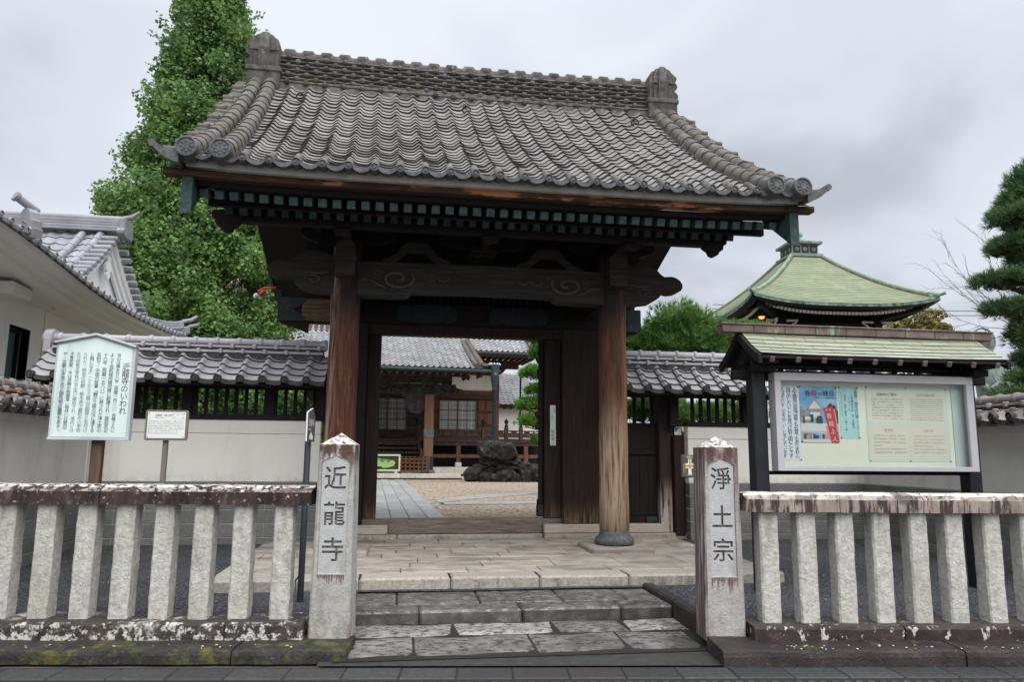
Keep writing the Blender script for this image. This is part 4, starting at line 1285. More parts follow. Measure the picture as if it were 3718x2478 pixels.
# ================================================================== BOUNDARY WALLS
def tiled_cap(parent, x0, x1, yc, half, ze, zr, pitch, nrow, m, ends=(True, True), M=None, amp=.042):
    """small gabled tile roof along x; M maps local to world"""
    M = M or Matrix.Identity(4)
    nc = max(2, round((x1 - x0) / pitch))
    rise = zr - ze
    def surf(front):
        def P(s_, t):
            y = yc - half + t * half if front else yc + half - t * half
            z = ze + rise * (.86 * t + .14 * t * t)
            n = Vector((0, -rise if front else rise, half)).normalized()
            return M @ Vector((x0 + (x1 - x0) * s_, y, z)), (M.to_3x3() @ n)
        return P
    def w2(f):
        g = (f + .16) % 1.0            # rounded hump, then a broad shallow valley, and a step to the next tile
        return (math.sin(PI * g / .32) ** .9 if g < .32 else -.40 * math.sin(PI * (g - .32) / .68)) + .55 * (1 - g)
    def w3(f): return w2(min(f, .9999) - .16)
    for front in (True, False):
        mb = MB()
        tile_slope(mb, surf(front), nc, nrow, amp, .032, 16, .002, .12, 1, w3)
        parent_build(mb, 'tile_roof', [m, 'tile_wall_edge'], parent)
    mb = MB()
    P = surf(True)
    for i in range(nc):
        pts = []
        for k in range(13):
            p, n = P((i + k / 12) / nc, 0)
            pts.append(p + n * (amp * w3(k / 12) + .03))
        fr = M.to_3x3() @ Vector((0, -1, 0))
        top = [p + fr * .008 for p in pts]; bot = [p + fr * .010 - Vector((0, 0, .062)) for p in pts]
        bk = [p - fr * .08 - Vector((0, 0, .02)) for p in pts]
        mb.add(bot + top, [[k, k + 1, 14 + k, 13 + k] for k in range(12)], 0, True)
        mb.add(top + bk, [[k, k + 1, 14 + k, 13 + k] for k in range(12)], 0, True)
        mb.add(bot + [p - fr * .09 for p in bot], [[k, k + 1, 14 + k, 13 + k] for k in range(12)], 0, True)
        c = pts[2] + fr * .022 - Vector((0, 0, .034))
        disc(mb, c, fr, .052, .07, 16, (0, 0))
    parent_build(mb, 'eave_tiles', ['tile_wall_edge'], parent)
    # ridge: two courses of flat tiles with studs and a round cap
    mb = MB()
    zz = zr - .01
    mb.box(x0 + .1, x1 - .1, yc - .13, yc + .13, zr - .10, zz + .01, .004, 1, M)
    for c in range(2):
        d = .150 - .03 * c
        mb.box(x0 + .085, x1 - .085, yc - d + .03, yc + d - .03, zz, zz + .075, .002, 1, M)
        mb.box(x0 + .08, x1 - .08, yc - d, yc + d, zz + .018, zz + .052, .012, 0, M)
        xx = x0 + .2 + (pitch / 2 if c else 0)
        while xx < x1 - .1:
            for sg in (-1, 1):
                mb.box(xx - .028, xx + .028, yc + sg * d - .035, yc + sg * d + .035, zz + .004, zz + .070, .016, 0, M)
            xx += pitch
        zz += .075
    cap = [M @ Vector((x0 + .06 + (x1 - x0 - .12) * i / 20, yc, zz + .02)) for i in range(21)]
    mb.tube([p + Vector((0, 0, .008)) for p in cap], .066, 12, 0)
    xx = x0 + .12
    dr = M.to_3x3() @ Vector((1, 0, 0))
    while xx < x1 - .05:
        p = M @ Vector((xx, yc, zz + .024))
        mb.tube([p - dr * .035, p - dr * .02, p + dr * .02, p + dr * .035], [.070, .086, .086, .070], 12, 0)
        xx += pitch
    parent_build(mb, 'ridge', [m, 'tile_wall_edge'], parent)
    for k, e_ in enumerate(ends):
        if not e_: continue
        sg = -1 if k == 0 else 1
        xe = x0 if k == 0 else x1
        mb = MB()
        for (r_, off) in ((.135, .0), (.10, .025), (.05, .045)):
            c = M @ Vector((xe + sg * off, yc, zz + .015))
            mb.tube([c - dr * .06 * sg, c + dr * .05 * sg], r_, 14, 0)
        mb.box(xe - .05, xe + .05, yc - .15, yc + .15, zr - .06, zz + .02, .02, 0, M)
        parent_build(mb, 'ridge_end_tile', [m], parent)
def parent_build(mb, name, m, parent):
    return mb.build(name, m, parent, True)

def boundary_wall(name, label, x0, x1, rx0, rx1, yc, slat_from, posts, ends):
    t = thing(name, label, 'wall', ((x0 + x1) / 2, yc, fz(yc)))
    yf = yc - .09
    mb = MB()
    mb.box(x0, x1, yf, yc + .09, 1.125, 1.800, .008, 0)
    mb.box(x0, x1, yf, yc + .09, 1.806, 2.005, .008, 0)
    mb.box(x0 + .01, x1 - .01, yf + .02, yc + .07, 1.13, 2.0, 0, 0)
    t_ = mb.build('plaster_panel', ['plaster'], t)
    mb = MB()
    z = .0
    zs = [.0, .17, .36, .55, .74, .93, 1.122]
    for j in range(6):
        xx = x0
        off = .4 if j % 2 else 0
        xx = x0 - off
        while xx < x1:
            a, b = max(xx, x0), min(xx + .8, x1)
            if b - a > .02: mb.box(a + .003, b - .003, yf - .012, yc + .1, zs[j] + .004, zs[j + 1] - .004, .006, 0)
            xx += .8
    mb.box(x0 + .004, x1 - .004, yf - .004, yc + .09, 0, 1.12, 0, 1)
    mb.build('granite_base', ['granite_dark', 'mortar'], t)
    mb = MB()
    mb.box(x0 - .02, x1 + .02, yf - .04, yc + .10, 2.006, 2.075, .012, 0)
    mb.build('sill_rail', ['wood_dark'], t)
    mb = MB()
    x = slat_from
    while x < x1 - .05:
        mb.box(x, x + .045, yc - .03, yc + .03, 2.07, 2.56, .004, 0)
        x += .138
    # scalloped heads between the slats
    mb.box(x0, x1, yc - .05, yc + .05, 2.52, 2.72, .006, 0)
    mb.box(x0, x1, yc - .025, yc + .025, 2.47, 2.53, .004, 0)
    mb.build('lattice', ['wood_dark'], t)
    for xp in posts:
        mb = MB(); mb.box(xp - .07, xp + .07, yc - .075, yc + .075, 2.0, 2.80, .008, 0)
        mb.prism([(-.22, .12), (-.12, .02), (-.06, -.04), (.06, -.04), (.12, .02), (.22, .12)], (xp, yc - .06, 2.46), (1, 0, 0), (0, 0, 1), (0, .12, 0), 0)
        mb.box(xp - .05, xp + .05, yc - .40, yc + .40, 2.46, 2.54, .006, 0)
        mb.build('wall_post', ['wood_dark'], t)
    mb = MB()
    for sg in (-1, 1): mb.add([(rx0, yc + sg * .53, 2.49), (rx1, yc + sg * .53, 2.49), (rx1, yc, 2.95), (rx0, yc, 2.95)], [(0, 1, 2, 3)])
    mb.box(rx0 + .04, rx1 - .04, yc - .52, yc - .44, 2.455, 2.50, .004, 0)
    mb.box(rx0, rx1, yc - .07, yc + .07, 2.72, 2.88, .006, 0)
    if ends[0]:
        mb.prism([(-.50, 2.50), (0, 2.93), (.5, 2.50), (.40, 2.47), (0, 2.80), (-.40, 2.47)], (rx0 + .10, yc, 0), (0, 1, 0), (0, 0, 1), (.06, 0, 0), 0)
        mb.prism([(-.06, 0), (.06, 0), (0, -.24)], (rx0 + .16, yc - .44, 2.50), (1, 0, 0), (0, 0, 1), (0, .05, 0), 0)
    mb.build('eave_timber', ['wood_dark'], t)
    tiled_cap(t, rx0, rx1, yc, .545, 2.515, 2.955, .305, 4, 'tile_wall', ends)
    return t
boundary_wall('boundary_wall', 'cream plaster boundary wall with grey tile roof running left of the gate', -4.26, -1.14, -4.92, -1.07, 11.2, -3.62, (-3.75, -3.02, -1.88, -1.17), (True, False))
boundary_wall('boundary_wall', 'cream plaster boundary wall with grey tile roof running right of the gate behind the notice case', 4.45, 7.42, 3.30, 7.86, 11.2, 4.55, (4.25, 5.46, 6.5, 7.3), (False, True))

def return_wall(label, M, ln, m):
    """low wall coming forward from the corner; local x along it, face at local y=0"""
    t = thing('return_wall', label, 'wall', M.translation)
    mb = MB()
    mb.box(0, ln, 0, .2, 1.122, 1.97, .008, 0, M)
    mb.box(0, ln, -.02, .2, 1.86, 1.97, .008, 0, M)
    mb.build('plaster_panel', ['plaster_old'], t)
    mb = MB()
    zs = [.0, .17, .36, .55, .74, .93, 1.12]
    for j in range(6):
        xx = -(.4 if j % 2 else 0)
        while xx < ln:
            a, b = max(xx, 0), min(xx + .8, ln)
            if b - a > .02: mb.box(a + .003, b - .003, -.012, .2, zs[j] + .004, zs[j + 1] - .004, .006, 0, M)
            xx += .8
    mb.box(0, ln, -.004, .19, 0, 1.119, 0, 1, M)
    mb.build('granite_base', ['granite_dark', 'mortar'], t)
    Mc = M @ Matrix.Translation((0, .1, 0))
    tiled_cap(t, .0, ln, 0, .27, 1.985, 2.10, .27, 1, m, (False, False), Mc, .05)
    return t, M
tw, Ml = return_wall('weathered low wall with brownish tile cap coming forward at the far left, under barbed wire', Matrix.Translation((-4.25, 4.6, 0)) @ Matrix.Rotation(PI / 2, 4, 'Z'), 6.45, 'tile_return')
mb = MB()
for k in range(2):
    pts = []
    for i in range(60):
        pts.append(Ml @ Vector((.2 + i * .1, .1 + .03 * math.sin(i * .9 + k * PI), 2.335 + .012 * math.sin(i * 1.7) + .01 * math.cos(i * .9 + k * PI))))
    mb.tube(pts, .005, 4, 0)
for i in range(0, 60, 2):
    p = Ml @ Vector((.2 + i * .1, .1, 2.335))
    mb.tube([p + Vector((0, -.03, -.02)), p + Vector((0, .03, .025))], .004, 4, 0)
    mb.tube([p + Vector((-.03, 0, .02)), p + Vector((.03, 0, -.02))], .004, 4, 0)
for i in range(0, 60, 15):
    p = Ml @ Vector((.2 + i * .1, .1, 2.2))
    mb.tube([p, p + Vector((0, 0, .16))], .006, 5, 0)
mb.build('barbed_wire', ['iron'], tw)
return_wall('weathered low wall with grey tile cap coming forward at the far right behind the notice case', Matrix.Translation((7.40, 11.1, 0)) @ Matrix.Rotation(-PI / 2 - rad(1.0), 4, 'Z'), 6.5, 'tile_return')

# ================================================================== STONE FENCES AND GATE STONES
def jitter_box(mb, x0, x1, y0, y1, z0, z1, b, mat, M, j=.003, seed=0, n=8):
    """rough-hewn upright: a box with chamfered corners, rings up its height, slightly uneven"""
    r = random.Random(seed)
    cx, cy = (x0 + x1) / 2, (y0 + y1) / 2
    hx, hy = (x1 - x0) / 2, (y1 - y0) / 2
    base = [(-hx, -hy + b), (-hx + b, -hy), (-hx * .3, -hy), (hx * .3, -hy), (hx - b, -hy), (hx, -hy + b), (hx, hy - b), (hx - b, hy), (-hx + b, hy), (-hx, hy - b)]
    V = []
    for i in range(n + 1):
        z = z0 + (z1 - z0) * i / n
        for p in base:
            V.append(M @ Vector((cx + p[0] + r.uniform(-j, j), cy + p[1] + r.uniform(-j, j), z)))
    k = len(base)
    F = [[i * k + q, i * k + (q + 1) % k, (i + 1) * k + (q + 1) % k, (i + 1) * k + q] for i in range(n) for q in range(k)]
    F += [list(range(k))[::-1], list(range(n * k, n * k + k))]
    mb.add(V, F, mat)
def stone_fence(label, off, posts, rails, bases, mr, mbase, zr):
    M = FM @ Matrix.Translation((0, off, 0))
    ctr = M @ Vector(((posts[0] + posts[-1]) / 2, .08, .1))
    t = thing('stone_fence', label, 'fence', ctr)
    for i, s_ in enumerate(posts):
        mb = MB()
        jitter_box(mb, s_ - .077, s_ + .077, 0, .155, .20, zr + .01, .014, 0, M, .0028, i * 7 + int(off * 1000), 10)
        mb.build('post', ['granite_post'], t)
    for i, (a, b_) in enumerate(rails):
        mb = MB()
        n = max(4, int((b_ - a) / .10))
        r = random.Random(i + int(off * 999))
        pr = [(-.045, zr + .004), (-.048, zr + .105), (-.028, zr + .140), (.0, zr + .158), (.16, zr + .158), (.19, zr + .138), (.205, zr + .1), (.205, zr + .004)]
        V = []
        for k in range(n + 1):
            s_ = a + (b_ - a) * k / n
            for (y, z) in pr:
                V.append(M @ Vector((s_ + r.uniform(-.004, .004) + (.03 * math.sin(z * 60) if k in (0, n) else 0) * .4, y + r.uniform(-.004, .004), z + r.uniform(-.003, .003))))
        m_ = len(pr)
        F = [[k * m_ + q, k * m_ + (q + 1) % m_, (k + 1) * m_ + (q + 1) % m_, (k + 1) * m_ + q] for k in range(n) for q in range(m_)]
        F += [list(range(m_)), list(range(n * m_, n * m_ + m_))]
        mb.add(V, F, 0)
        mb.build('rail', [mr], t)
    for i, (a, b_) in enumerate(bases):
        mb = MB()
        n = max(4, int((b_ - a) / .10))
        r = random.Random(i + 50)
        pr = [(-.125, .06), (-.125, .200), (-.105, .222), (.26, .226), (.26, .06)]
        V = []
        for k in range(n + 1):
            s_ = a + (b_ - a) * k / n
            for (y, z) in pr:
                V.append(M @ Vector((s_ + r.uniform(-.003, .003), y + r.uniform(-.005, .005), z + r.uniform(-.004, .004))))
        m_ = len(pr)
        F = [[k * m_ + q, k * m_ + (q + 1) % m_, (k + 1) * m_ + (q + 1) % m_, (k + 1) * m_ + q] for k in range(n) for q in range(m_)]
        F += [list(range(m_)), list(range(n * m_, n * m_ + m_))]
        mb.add(V, F, 0)
        mb.build('base_stone', [mbase], t)
    return t
stone_fence('stone fence of square posts under dark lichened rails, left of the steps', .0,
            [-4.41, -4.09, -3.77, -3.455, -3.14, -2.825, -2.505, -2.195, -1.885, -1.57, -1.255, -.925],
            [(-4.6, -2.385), (-2.375, -.685)], [(-4.6, -2.72), (-2.712, -1.305), (-1.298, -.70)], 'rail_stone', 'base_stone', 1.118)
stone_fence('stone fence of square posts under paler streaked rails, right of the steps', -.135,
            [3.045, 3.36, 3.675, 3.985, 4.295, 4.60, 4.92, 5.24, 5.56, 5.88], [(2.845, 4.32), (4.328, 6.1)], [(2.85, 4.05), (4.058, 6.1)], 'rail_stone_pale', 'base_stone_dark', 1.095)

def mesh_from(V, F, fix=True):
    me = bpy.data.meshes.new('tmp'); me.from_pydata(V, [], F)
    bm = bmesh.new(); bm.from_mesh(me)
    bmesh.ops.remove_doubles(bm, verts=bm.verts, dist=1e-5)
    bmesh.ops.recalc_face_normals(bm, faces=bm.faces)
    bm.to_mesh(me); bm.free()
    return me
def boolean_cut(me, cutters):
    o = bpy.data.objects.new('cutbase', me); COL.objects.link(o)
    cs = []
    for c in cutters:
        q = bpy.data.objects.new('cutter', c); COL.objects.link(q); cs.append(q)
        md = o.modifiers.new('b', 'BOOLEAN'); md.operation = 'DIFFERENCE'; md.solver = 'EXACT'; md.object = q; md.use_self = True
    dg = bpy.context.evaluated_depsgraph_get(); dg.update()
    out = bpy.data.meshes.new_from_object(o.evaluated_get(dg))
    for q in cs: bpy.data.objects.remove(q)
    bpy.data.objects.remove(o)
    return out
def gate_stone(label, s_, t_, w0, w1, dp, zb, zs, za, chars, cz, csz, m, pz0, pz1, pw, stain):
    """square stone post with pyramid top, a recessed cusped panel and engraved characters"""
    M = FM @ Matrix.Translation((s_, t_, zb))
    r = thing('stone_gatepost', label, 'stone post', M.translation, FA)
    H1, H2 = zs - zb, za - zb
    V = []; F = []
    n = 6
    c = .018
    for i in range(n + 1):
        f = i / n
        hx = (w0 * (1 - f) + w1 * f) / 2; hy = dp / 2 * (1 - .06 * f)
        z = H1 * f
        V += [(-hx, -hy + c, z), (-hx + c, -hy, z), (hx - c, -hy, z), (hx, -hy + c, z), (hx, hy - c, z), (hx - c, hy, z), (-hx + c, hy, z), (-hx, hy - c, z)]
    for i in range(n):
        for q in range(8):
            F.append([i * 8 + q, i * 8 + (q + 1) % 8, (i + 1) * 8 + (q + 1) % 8, (i + 1) * 8 + q])
    F.append(list(range(8))[::-1])
    k = len(V); V.append((0.01, 0, H2))
    for q in range(8): F.append([n * 8 + q, n * 8 + (q + 1) % 8, k])
    me = mesh_from(V, F)
    hw = pw / 2
    tilt = 0
    z0, z1 = pz0 - zb, pz1 - zb
    og = [(-hw, z0), (hw, z0), (hw, z1 - .02), (hw - .012, z1 - .012), (hw - .02, z1), (hw * .55, z1 + .012), (.03, z1 + .02), (0, z1 + .040), (-.03, z1 + .02), (-hw * .55, z1 + .012), (-hw + .02, z1), (-hw + .012, z1 - .012), (-hw, z1 - .02)]
    yf = -dp / 2
    mbp = MB(); mbp.prism(og, (0, yf - .05, 0), (1, 0, 0), (0, 0, 1), (0, .05 + .060, 0), 0)
    cut = mesh_from(mbp.v, mbp.f)
    me2 = boolean_cut(me, [cut])
    mats = [m]
    for q in mats: me2.materials.append(A[q])
    body = bpy.data.objects.new('shaft', me2); COL.objects.link(body); body.parent = r
    # panel floor with the engraved characters
    pb = MB(); pb.prism([(p[0] * .985, p[1]) for p in og], (0, yf + .0155, 0), (1, 0, 0), (0, 0, 1), (0, .05, 0), 0)
    pm_ = mesh_from(pb.v, pb.f)
    cutters = []
    for ch, z in zip(chars, cz):
        _fc.offset = .010; gv, gf = glyph(ch, .5); _fc.offset = 0
        V2 = [((p[0] - .5) * csz * .93, yf + .0155 + p[2] * .044, z - zb + (p[1] - .38) * csz) for p in gv]
        cutters.append(mesh_from(V2, gf))
    ok = None
    try:
        ok = boolean_cut(pm_, cutters)
    except Exception:
        ok = pm_
    ok.materials.clear()
    ok.materials.append(A['panel_stone']); ok.materials.append(A['engrave']); ok.materials.append(A['engrave_floor'])
    # carving shadow put into the colour: groove sides darkest, floors mid-grey
    for p in ok.polygons:
        cy = sum(ok.vertices[i].co.y for i in p.vertices) / len(p.vertices)
        inside = yf + .0158 < cy < yf + .050 and abs(p.center.x) < hw * .97 and abs(p.normal.y) < .95
        deep = yf + .03 < cy < yf + .050
        p.material_index = (2 if deep and abs(p.normal.y) > .6 else 1) if (deep or inside) and z0 + .01 < p.center.z < z1 - .03 else 0
    po = bpy.data.objects.new('inscription_panel', ok); COL.objects.link(po); po.parent = r
    # dark run marks under the panel
    sb = MB()
    rr = random.Random(int(s_ * 100))
    x = -hw
    while x < hw:
        wd = rr.uniform(.006, .014); ln = rr.uniform(.02, .13) * stain
        sb.add([(x, yf - .0025, z0 - .004), (x + wd, yf - .0025, z0 - .004), (x + wd * .6, yf - .0025, z0 - ln), (x + wd * .4, yf - .0025, z0 - ln)], [(0, 1, 2, 3)])
        x += wd * rr.uniform(.8, 1.6)
    q = sb.build('stain', ['stain'], None); q.parent = r
    return r
gate_stone('pale stone post engraved with three characters, dark only at its top, left of the steps', -.505, .075, .330, .285, .30, .085, 1.615, 1.715, '近龍寺', (1.345, 1.06, .775), .20, 'gatepost', .585, 1.49, .225, .7)
gate_stone('stone post stained dark red down its side, engraved with characters, right of the steps', 2.665, .02, .325, .30, .31, .085, 1.62, 1.712, '淨土宗', (1.365, 1.055, .79), .195, 'gatepost_right', .58, 1.49, .215, 1.0)

# ================================================================== SIGNS IN THE FORECOURT
X_, Z_ = Vector((1, 0, 0)), Vector((0, 0, 1))
def poly_board(mb, poly, y0, th, mat=0):
    mb.prism(poly, (0, y0, 0), (1, 0, 0), (0, 0, 1), (0, th, 0), mat)
t = thing('history_board', 'tall pale teal board with pointed top and ten columns of brush writing', 'sign', (-2.88, 7.65, fz(7.65)))
mb = MB()
outer = [(-3.28, 1.648), (-2.565, 1.648), (-2.565, 2.545), (-2.925, 2.655), (-3.28, 2.57)]
poly_board(mb, outer, 7.60, .075, 0)
mb.build('board_body', ['board_edge'], t)
mb = MB()
inner = [(-3.262, 1.675), (-2.592, 1.675), (-2.592, 2.525), (-2.925, 2.628), (-3.262, 2.55)]
poly_board(mb, inner, 7.594, .008, 0)
face = mb.build('board_face', ['board_teal'], t)
mb = MB()
mb.bar((-3.29, 7.615, 2.575), (-2.925, 7.615, 2.662), .10, .022, .003)
mb.bar((-2.925, 7.615, 2.662), (-2.555, 7.615, 2.55), .10, .022, .003)
mb.box(-3.285, -2.56, 7.585, 7.60, 1.645, 1.668, .003)
mb.build('board_trim', ['board_edge'], t)
mb = MB()
put_column(mb, '近龍寺のいわれ', (-2.638, 7.592, 2.39), X_, Z_, .078, .071, 0, .9)
cols = ['当山は應永廿八年（西暦一四二一）良懐上人に', 'よって当初城内宿河原に創建され、其后天正', '十六年（西暦一五八八）に移された浄土宗の', '名刹で、中国の故事「鯉が三級の位に達する', 'と龍になる」ことから三級山近龍寺と名付け', 'られた。明治の初期、栃木県で最初の小学校', '及び師範女学校が当山内に開設され、境内には', '子育安産、今は悲願の呑龍堂（毎月八日縁日）', 'や、文豪山本有三氏と御先祖の墓等もある。']
for i, c in enumerate(cols):
    n = len(c)
    top = 2.485
    put_column(mb, c, (-2.712 - i * .0605, 7.592, top), X_, Z_, (.0425 if n < 21 else .039), .765 / n, 0 if i not in (4, 5, 6) else 1, 1.0)
q = mb.build('lettering', ['ink', 'ink_faded'], None); q.parent = face; q.location = -Vector(t.location)
mb = MB(); mb.box(-2.915, -2.818, 7.655, 7.745, fz(7.7) - .05, 2.3, .008)
mb.build('post', ['rust_post'], t)

t = thing('info_sign', 'small white information plate in a brown frame on a thin brown post', 'sign', (-2.29, 7.75, fz(7.75)))
mb = MB()
rx0, rx1, rz0, rz1 = -2.458, -2.062, 1.652, 1.948
rc = .02
rp4 = []
for (cx, cz, a0) in ((rx1 - rc, rz0 + rc, -90), (rx1 - rc, rz1 - rc, 0), (rx0 + rc, rz1 - rc, 90), (rx0 + rc, rz0 + rc, 180)):
    for k in range(5):
        a = rad(a0 + k * 22.5); rp4.append((cx + rc * math.cos(a), cz + rc * math.sin(a)))
poly_board(mb, rp4, 7.70, .03, 0)
mb.build('sign_frame', ['metal_brown'], t)
mb = MB(); mb.box(rx0 + .022, rx1 - .022, 7.694, 7.70, rz0 + .02, rz1 - .02, .001)
fc = mb.build('sign_plate', ['sign_white'], t)
mb = MB()
put_text(mb, '近龍寺（浄土宗）', (-2.37, 7.692, 1.888), X_, Z_, .022, 0)
put_text(mb, 'Kinryuji Temple', (-2.37, 7.692, 1.868), X_, Z_, .013, 0)
body_ = ['近龍寺は応永二十八年の創建で、良懐上人により', '開かれた。天正十六年に現在の地に移された。', '明治の初期には県内で最初の小学校が開かれ、', '境内には文豪の墓がある。毎月八日は呑龍堂の', '縁日で、多くの参拝者が訪れている。', '門は三級山の山号を伝える。']
for i, b_ in enumerate(body_):
    put_text(mb, b_, (-2.425, 7.692, 1.832 - i * .023), X_, Z_, .0155, 1, fitw=.33 if i < 4 else .28)
for (x, z) in ((rx0 + .035, rz0 + .033), (rx1 - .035, rz0 + .033), (rx0 + .035, rz1 - .033), (rx1 - .035, rz1 - .033)):
    mb.lathe([(.006, 0), (.004, .003)], (x, 7.693, z), 8, 1, Matrix.Rotation(PI / 2, 4, 'X'))
for (x, z) in ((-2.20, 1.905), (-2.16, 1.90), (-2.115, 1.905), (-2.19, 1.878), (-2.11, 1.875)):
    mb.box(x - .012, x + .012, 7.6925, 7.6935, z - .003, z + .003, 0, 2)
mb.box(-2.215, -2.09, 7.6925, 7.6932, 1.862, 1.863, 0, 2); mb.box(-2.215, -2.09, 7.6925, 7.6932, 1.918, 1.919, 0, 2)
q = mb.build('lettering', ['ink', 'ink_grey', 'ink_light'], None); q.parent = fc; q.location = -Vector(t.location)
mb = MB(); mb.box(-2.292, -2.247, 7.73, 7.775, fz(7.75) - .05, 1.80, .004)
mb.build('post', ['metal_brown'], t)

t = thing('guide_sign', 'narrow dark guide sign seen edge-on, on a slim navy pole beside the left engraved stone', 'sign', (-.875, 7.43, fz(7.4)))
mb = MB()
mb.lathe([(.030, fz(7.4) - .03), (.030, 1.885), (.026, 1.89)], (-.875, 7.43, 0), 14)
mb.build('pole', ['pole_navy'], t)
Mg = Matrix.Translation((-.822, 7.43, 0)) @ Matrix.Rotation(rad(-97), 4, 'Z')
mb = MB()
pl = [(0, 1.645), (.34, 1.645), (.34, 1.935), (.17, 2.0), (0, 1.90)]
pl = [(0, 1.65), (.30, 1.65), (.30, 1.92), (.10, 1.97), (0, 1.88)]
a = [Mg @ Vector((p[0], -.007, p[1])) for p in pl]; b_ = [Mg @ Vector((p[0], .007, p[1])) for p in pl]
n = len(pl)
mb.add(a + b_, [list(range(n)), list(range(n, 2 * n))[::-1]], 0)
mb.add(a + b_, [[i, (i + 1) % n, n + (i + 1) % n, n + i] for i in range(n)], 1)
for sg in (-1, 1):
    u_ = (Mg.to_3x3() @ Vector((1, 0, 0))) * (1 if sg < 0 else -1)
    o_ = Mg @ Vector((.03 if sg < 0 else .27, sg * .0085, 1.80))
    put_text(mb, '近龍寺', o_, u_, Z_, .075, 2)
    put_text(mb, 'Kinryuji', o_ + Vector((0, 0, -.045)), u_, Z_, .035, 2)
    mb.add([Mg @ Vector((p[0], sg * .0085, p[1])) for p in ((.08, 1.67), (.22, 1.67), (.22, 1.70), (.16, 1.745), (.08, 1.70))], [(0, 1, 2, 3, 4)], 2)
mb.build('sign_panel', ['sign_dark', 'sign_white', 'sign_white'], t)

t = thing('guide_sign', 'small dark picture sign with an orange cross mark, half hidden behind the right engraved stone', 'sign', (2.79, 6.62, fz(6.6)))
mb = MB()
Mr = Matrix.Translation((2.775, 6.64, 0)) @ Matrix.Rotation(rad(8), 4, 'Z')
mb.box(-.03, .03, -.012, .025, fz(6.6) - .03, 1.60, .005, 0, Mr)
mb.lathe([(.045, -.012), (.05, 0), (.045, .012)], (2.79, 6.62, 1.605), 14, 0, Matrix.Rotation(PI / 2, 4, 'X'))
mb.build('pole', ['pole_navy'], t)
mb = MB()
mb.box(-.215, .22, -.04, -.015, 1.35, 1.555, .006, 0, Mr)
pn = mb.build('sign_panel', ['sign_dark'], t)
mb = MB()
def rbox(x0, x1, z0, z1, k, d): mb.box(x0, x1, -.0405 - d, -.040, z0, z1, 0, k, Mr)
rbox(-.205, -.17, 1.36, 1.48, 3, .001); rbox(-.20, .20, 1.36, 1.395, 3, .001)
rbox(-.150, -.118, 1.375, 1.52, 0, .002); rbox(-.18, .0, 1.435, 1.478, 0, .0022)
rbox(-.141, -.126, 1.43, 1.52, 1, .003); rbox(-.18, .0, 1.447, 1.466, 1, .0035)
put_text(mb, '近龍寺 周辺案内', Mr @ Vector((-.17, -.044, 1.527)), Mr.to_3x3() @ X_, Z_, .020, 0)
q = mb.build('map_print', ['sign_white', 'orange_mark', 'ink', 'metal_brown'], None); q.parent = pn; q.location = -Vector(t.location)

# security sticker on the outer post
mb = MB()
mb.box(4.285, 4.395, GY - .264, GY - .261, 1.87, 2.0, 0, 0)
mb.add([(4.29, GY - .2645, 1.905), (4.29, GY - .2645, 1.995), (4.388, GY - .2645, 1.995)], [(0, 1, 2)], 1)
mb.add([(4.297, GY - .2645, 1.905), (4.39, GY - .2645, 1.905), (4.39, GY - .2645, 1.985)], [(0, 1, 2)], 2)
put_text(mb, 'ALSOK', (4.295, GY - .2645, 1.878), X_, Z_, .028, 1)
mb.box(4.28, 4.40, GY - .2609, GY - .20, 1.862, 2.005, .003, 3)
o = mb.build('security_sticker', ['sign_white', 'blue', 'yellow', 'wood_red'], None)
tag(o, 'small white sticker with a blue and yellow diagonal mark on the outer gate post', 'sticker')
# no-posters plate on the jamb
t = thing('notice_plate', 'narrow white vertical plate warning against pasted bills, on the right door jamb', 'sign', (2.37, GY - .07, 1.68))
mb = MB(); mb.box(2.325, 2.415, GY - .068, GY - .061, 1.688, 1.945, .002); mb.build('lower_plate', ['sign_white'], t)
mb = MB(); mb.box(2.325, 2.413, GY - .068, GY - .061, 1.947, 2.315, .002); mb.build('upper_plate', ['paper_pale'], t)
mb = MB()
put_column(mb, '貼紙禁止', (2.37, GY - .070, 1.935), X_, Z_, .062, .060, 0)
put_column(mb, '駐車', (2.392, GY - .070, 2.28), X_, Z_, .034, .040, 1)
put_column(mb, 'ご遠慮下さい', (2.355, GY - .070, 2.20), X_, Z_, .034, .040, 1)
q = mb.build('lettering', ['black', 'ink_grey'], None); q.parent = t; q.location = -Vector(t.location)

# ================================================================== NOTICE CASE UNDER ITS OWN ROOF
nb = thing('notice_case', 'glazed notice case with white frame under a small pale green copper roof', 'notice board', (4.95, 7.42, fz(7.4)))
for x in (3.76, 6.24):
    mb = MB(); mb.box(x - .075, x + .075, 7.36, 7.52, fz(7.4) - .06, 2.62, .008)
    mb.build('post', ['post_black'], nb)
mb = MB()
mb.box(3.60, 6.40, 7.40, 7.50, 2.515, 2.565, .006)
mb.box(3.70, 6.30, 7.385, 7.50, 1.36, 1.398, .004)
mb.box(3.83, 6.22, 7.30, 7.50, 2.432, 2.452, .003)
for x in (3.76, 6.24):
    mb.box(x - .06, x + .06, 7.02, 7.86, 2.50, 2.585, .006)
    mb.box(x - .09, x + .09, 7.16, 7.70, 2.43, 2.50, .006)
    mb.box(x - .26, x + .26, 7.40, 7.50, 2.36, 2.455, .01)
mb.build('roof_frame', ['wood_dark_x'], nb)
for i in range(10):
    x = 3.72 + i * .285
    mb = MB()
    mb.bar((x, 6.985, 2.530), (x, 7.44, 2.73), .045, .050, .003)
    mb.bar((x, 7.895, 2.530), (x, 7.44, 2.73), .045, .050, .003)
    mb.bar((x, 6.972, 2.524), (x, 6.99, 2.532), .05, .055, .003, 1)
    mb.build('rafter', ['wood_dark', 'copper_brown'], nb)
def nbprof(d): return 2.575 + .48 * d + .42 * d * d      # d from eave
mb = MB()
NR = 6
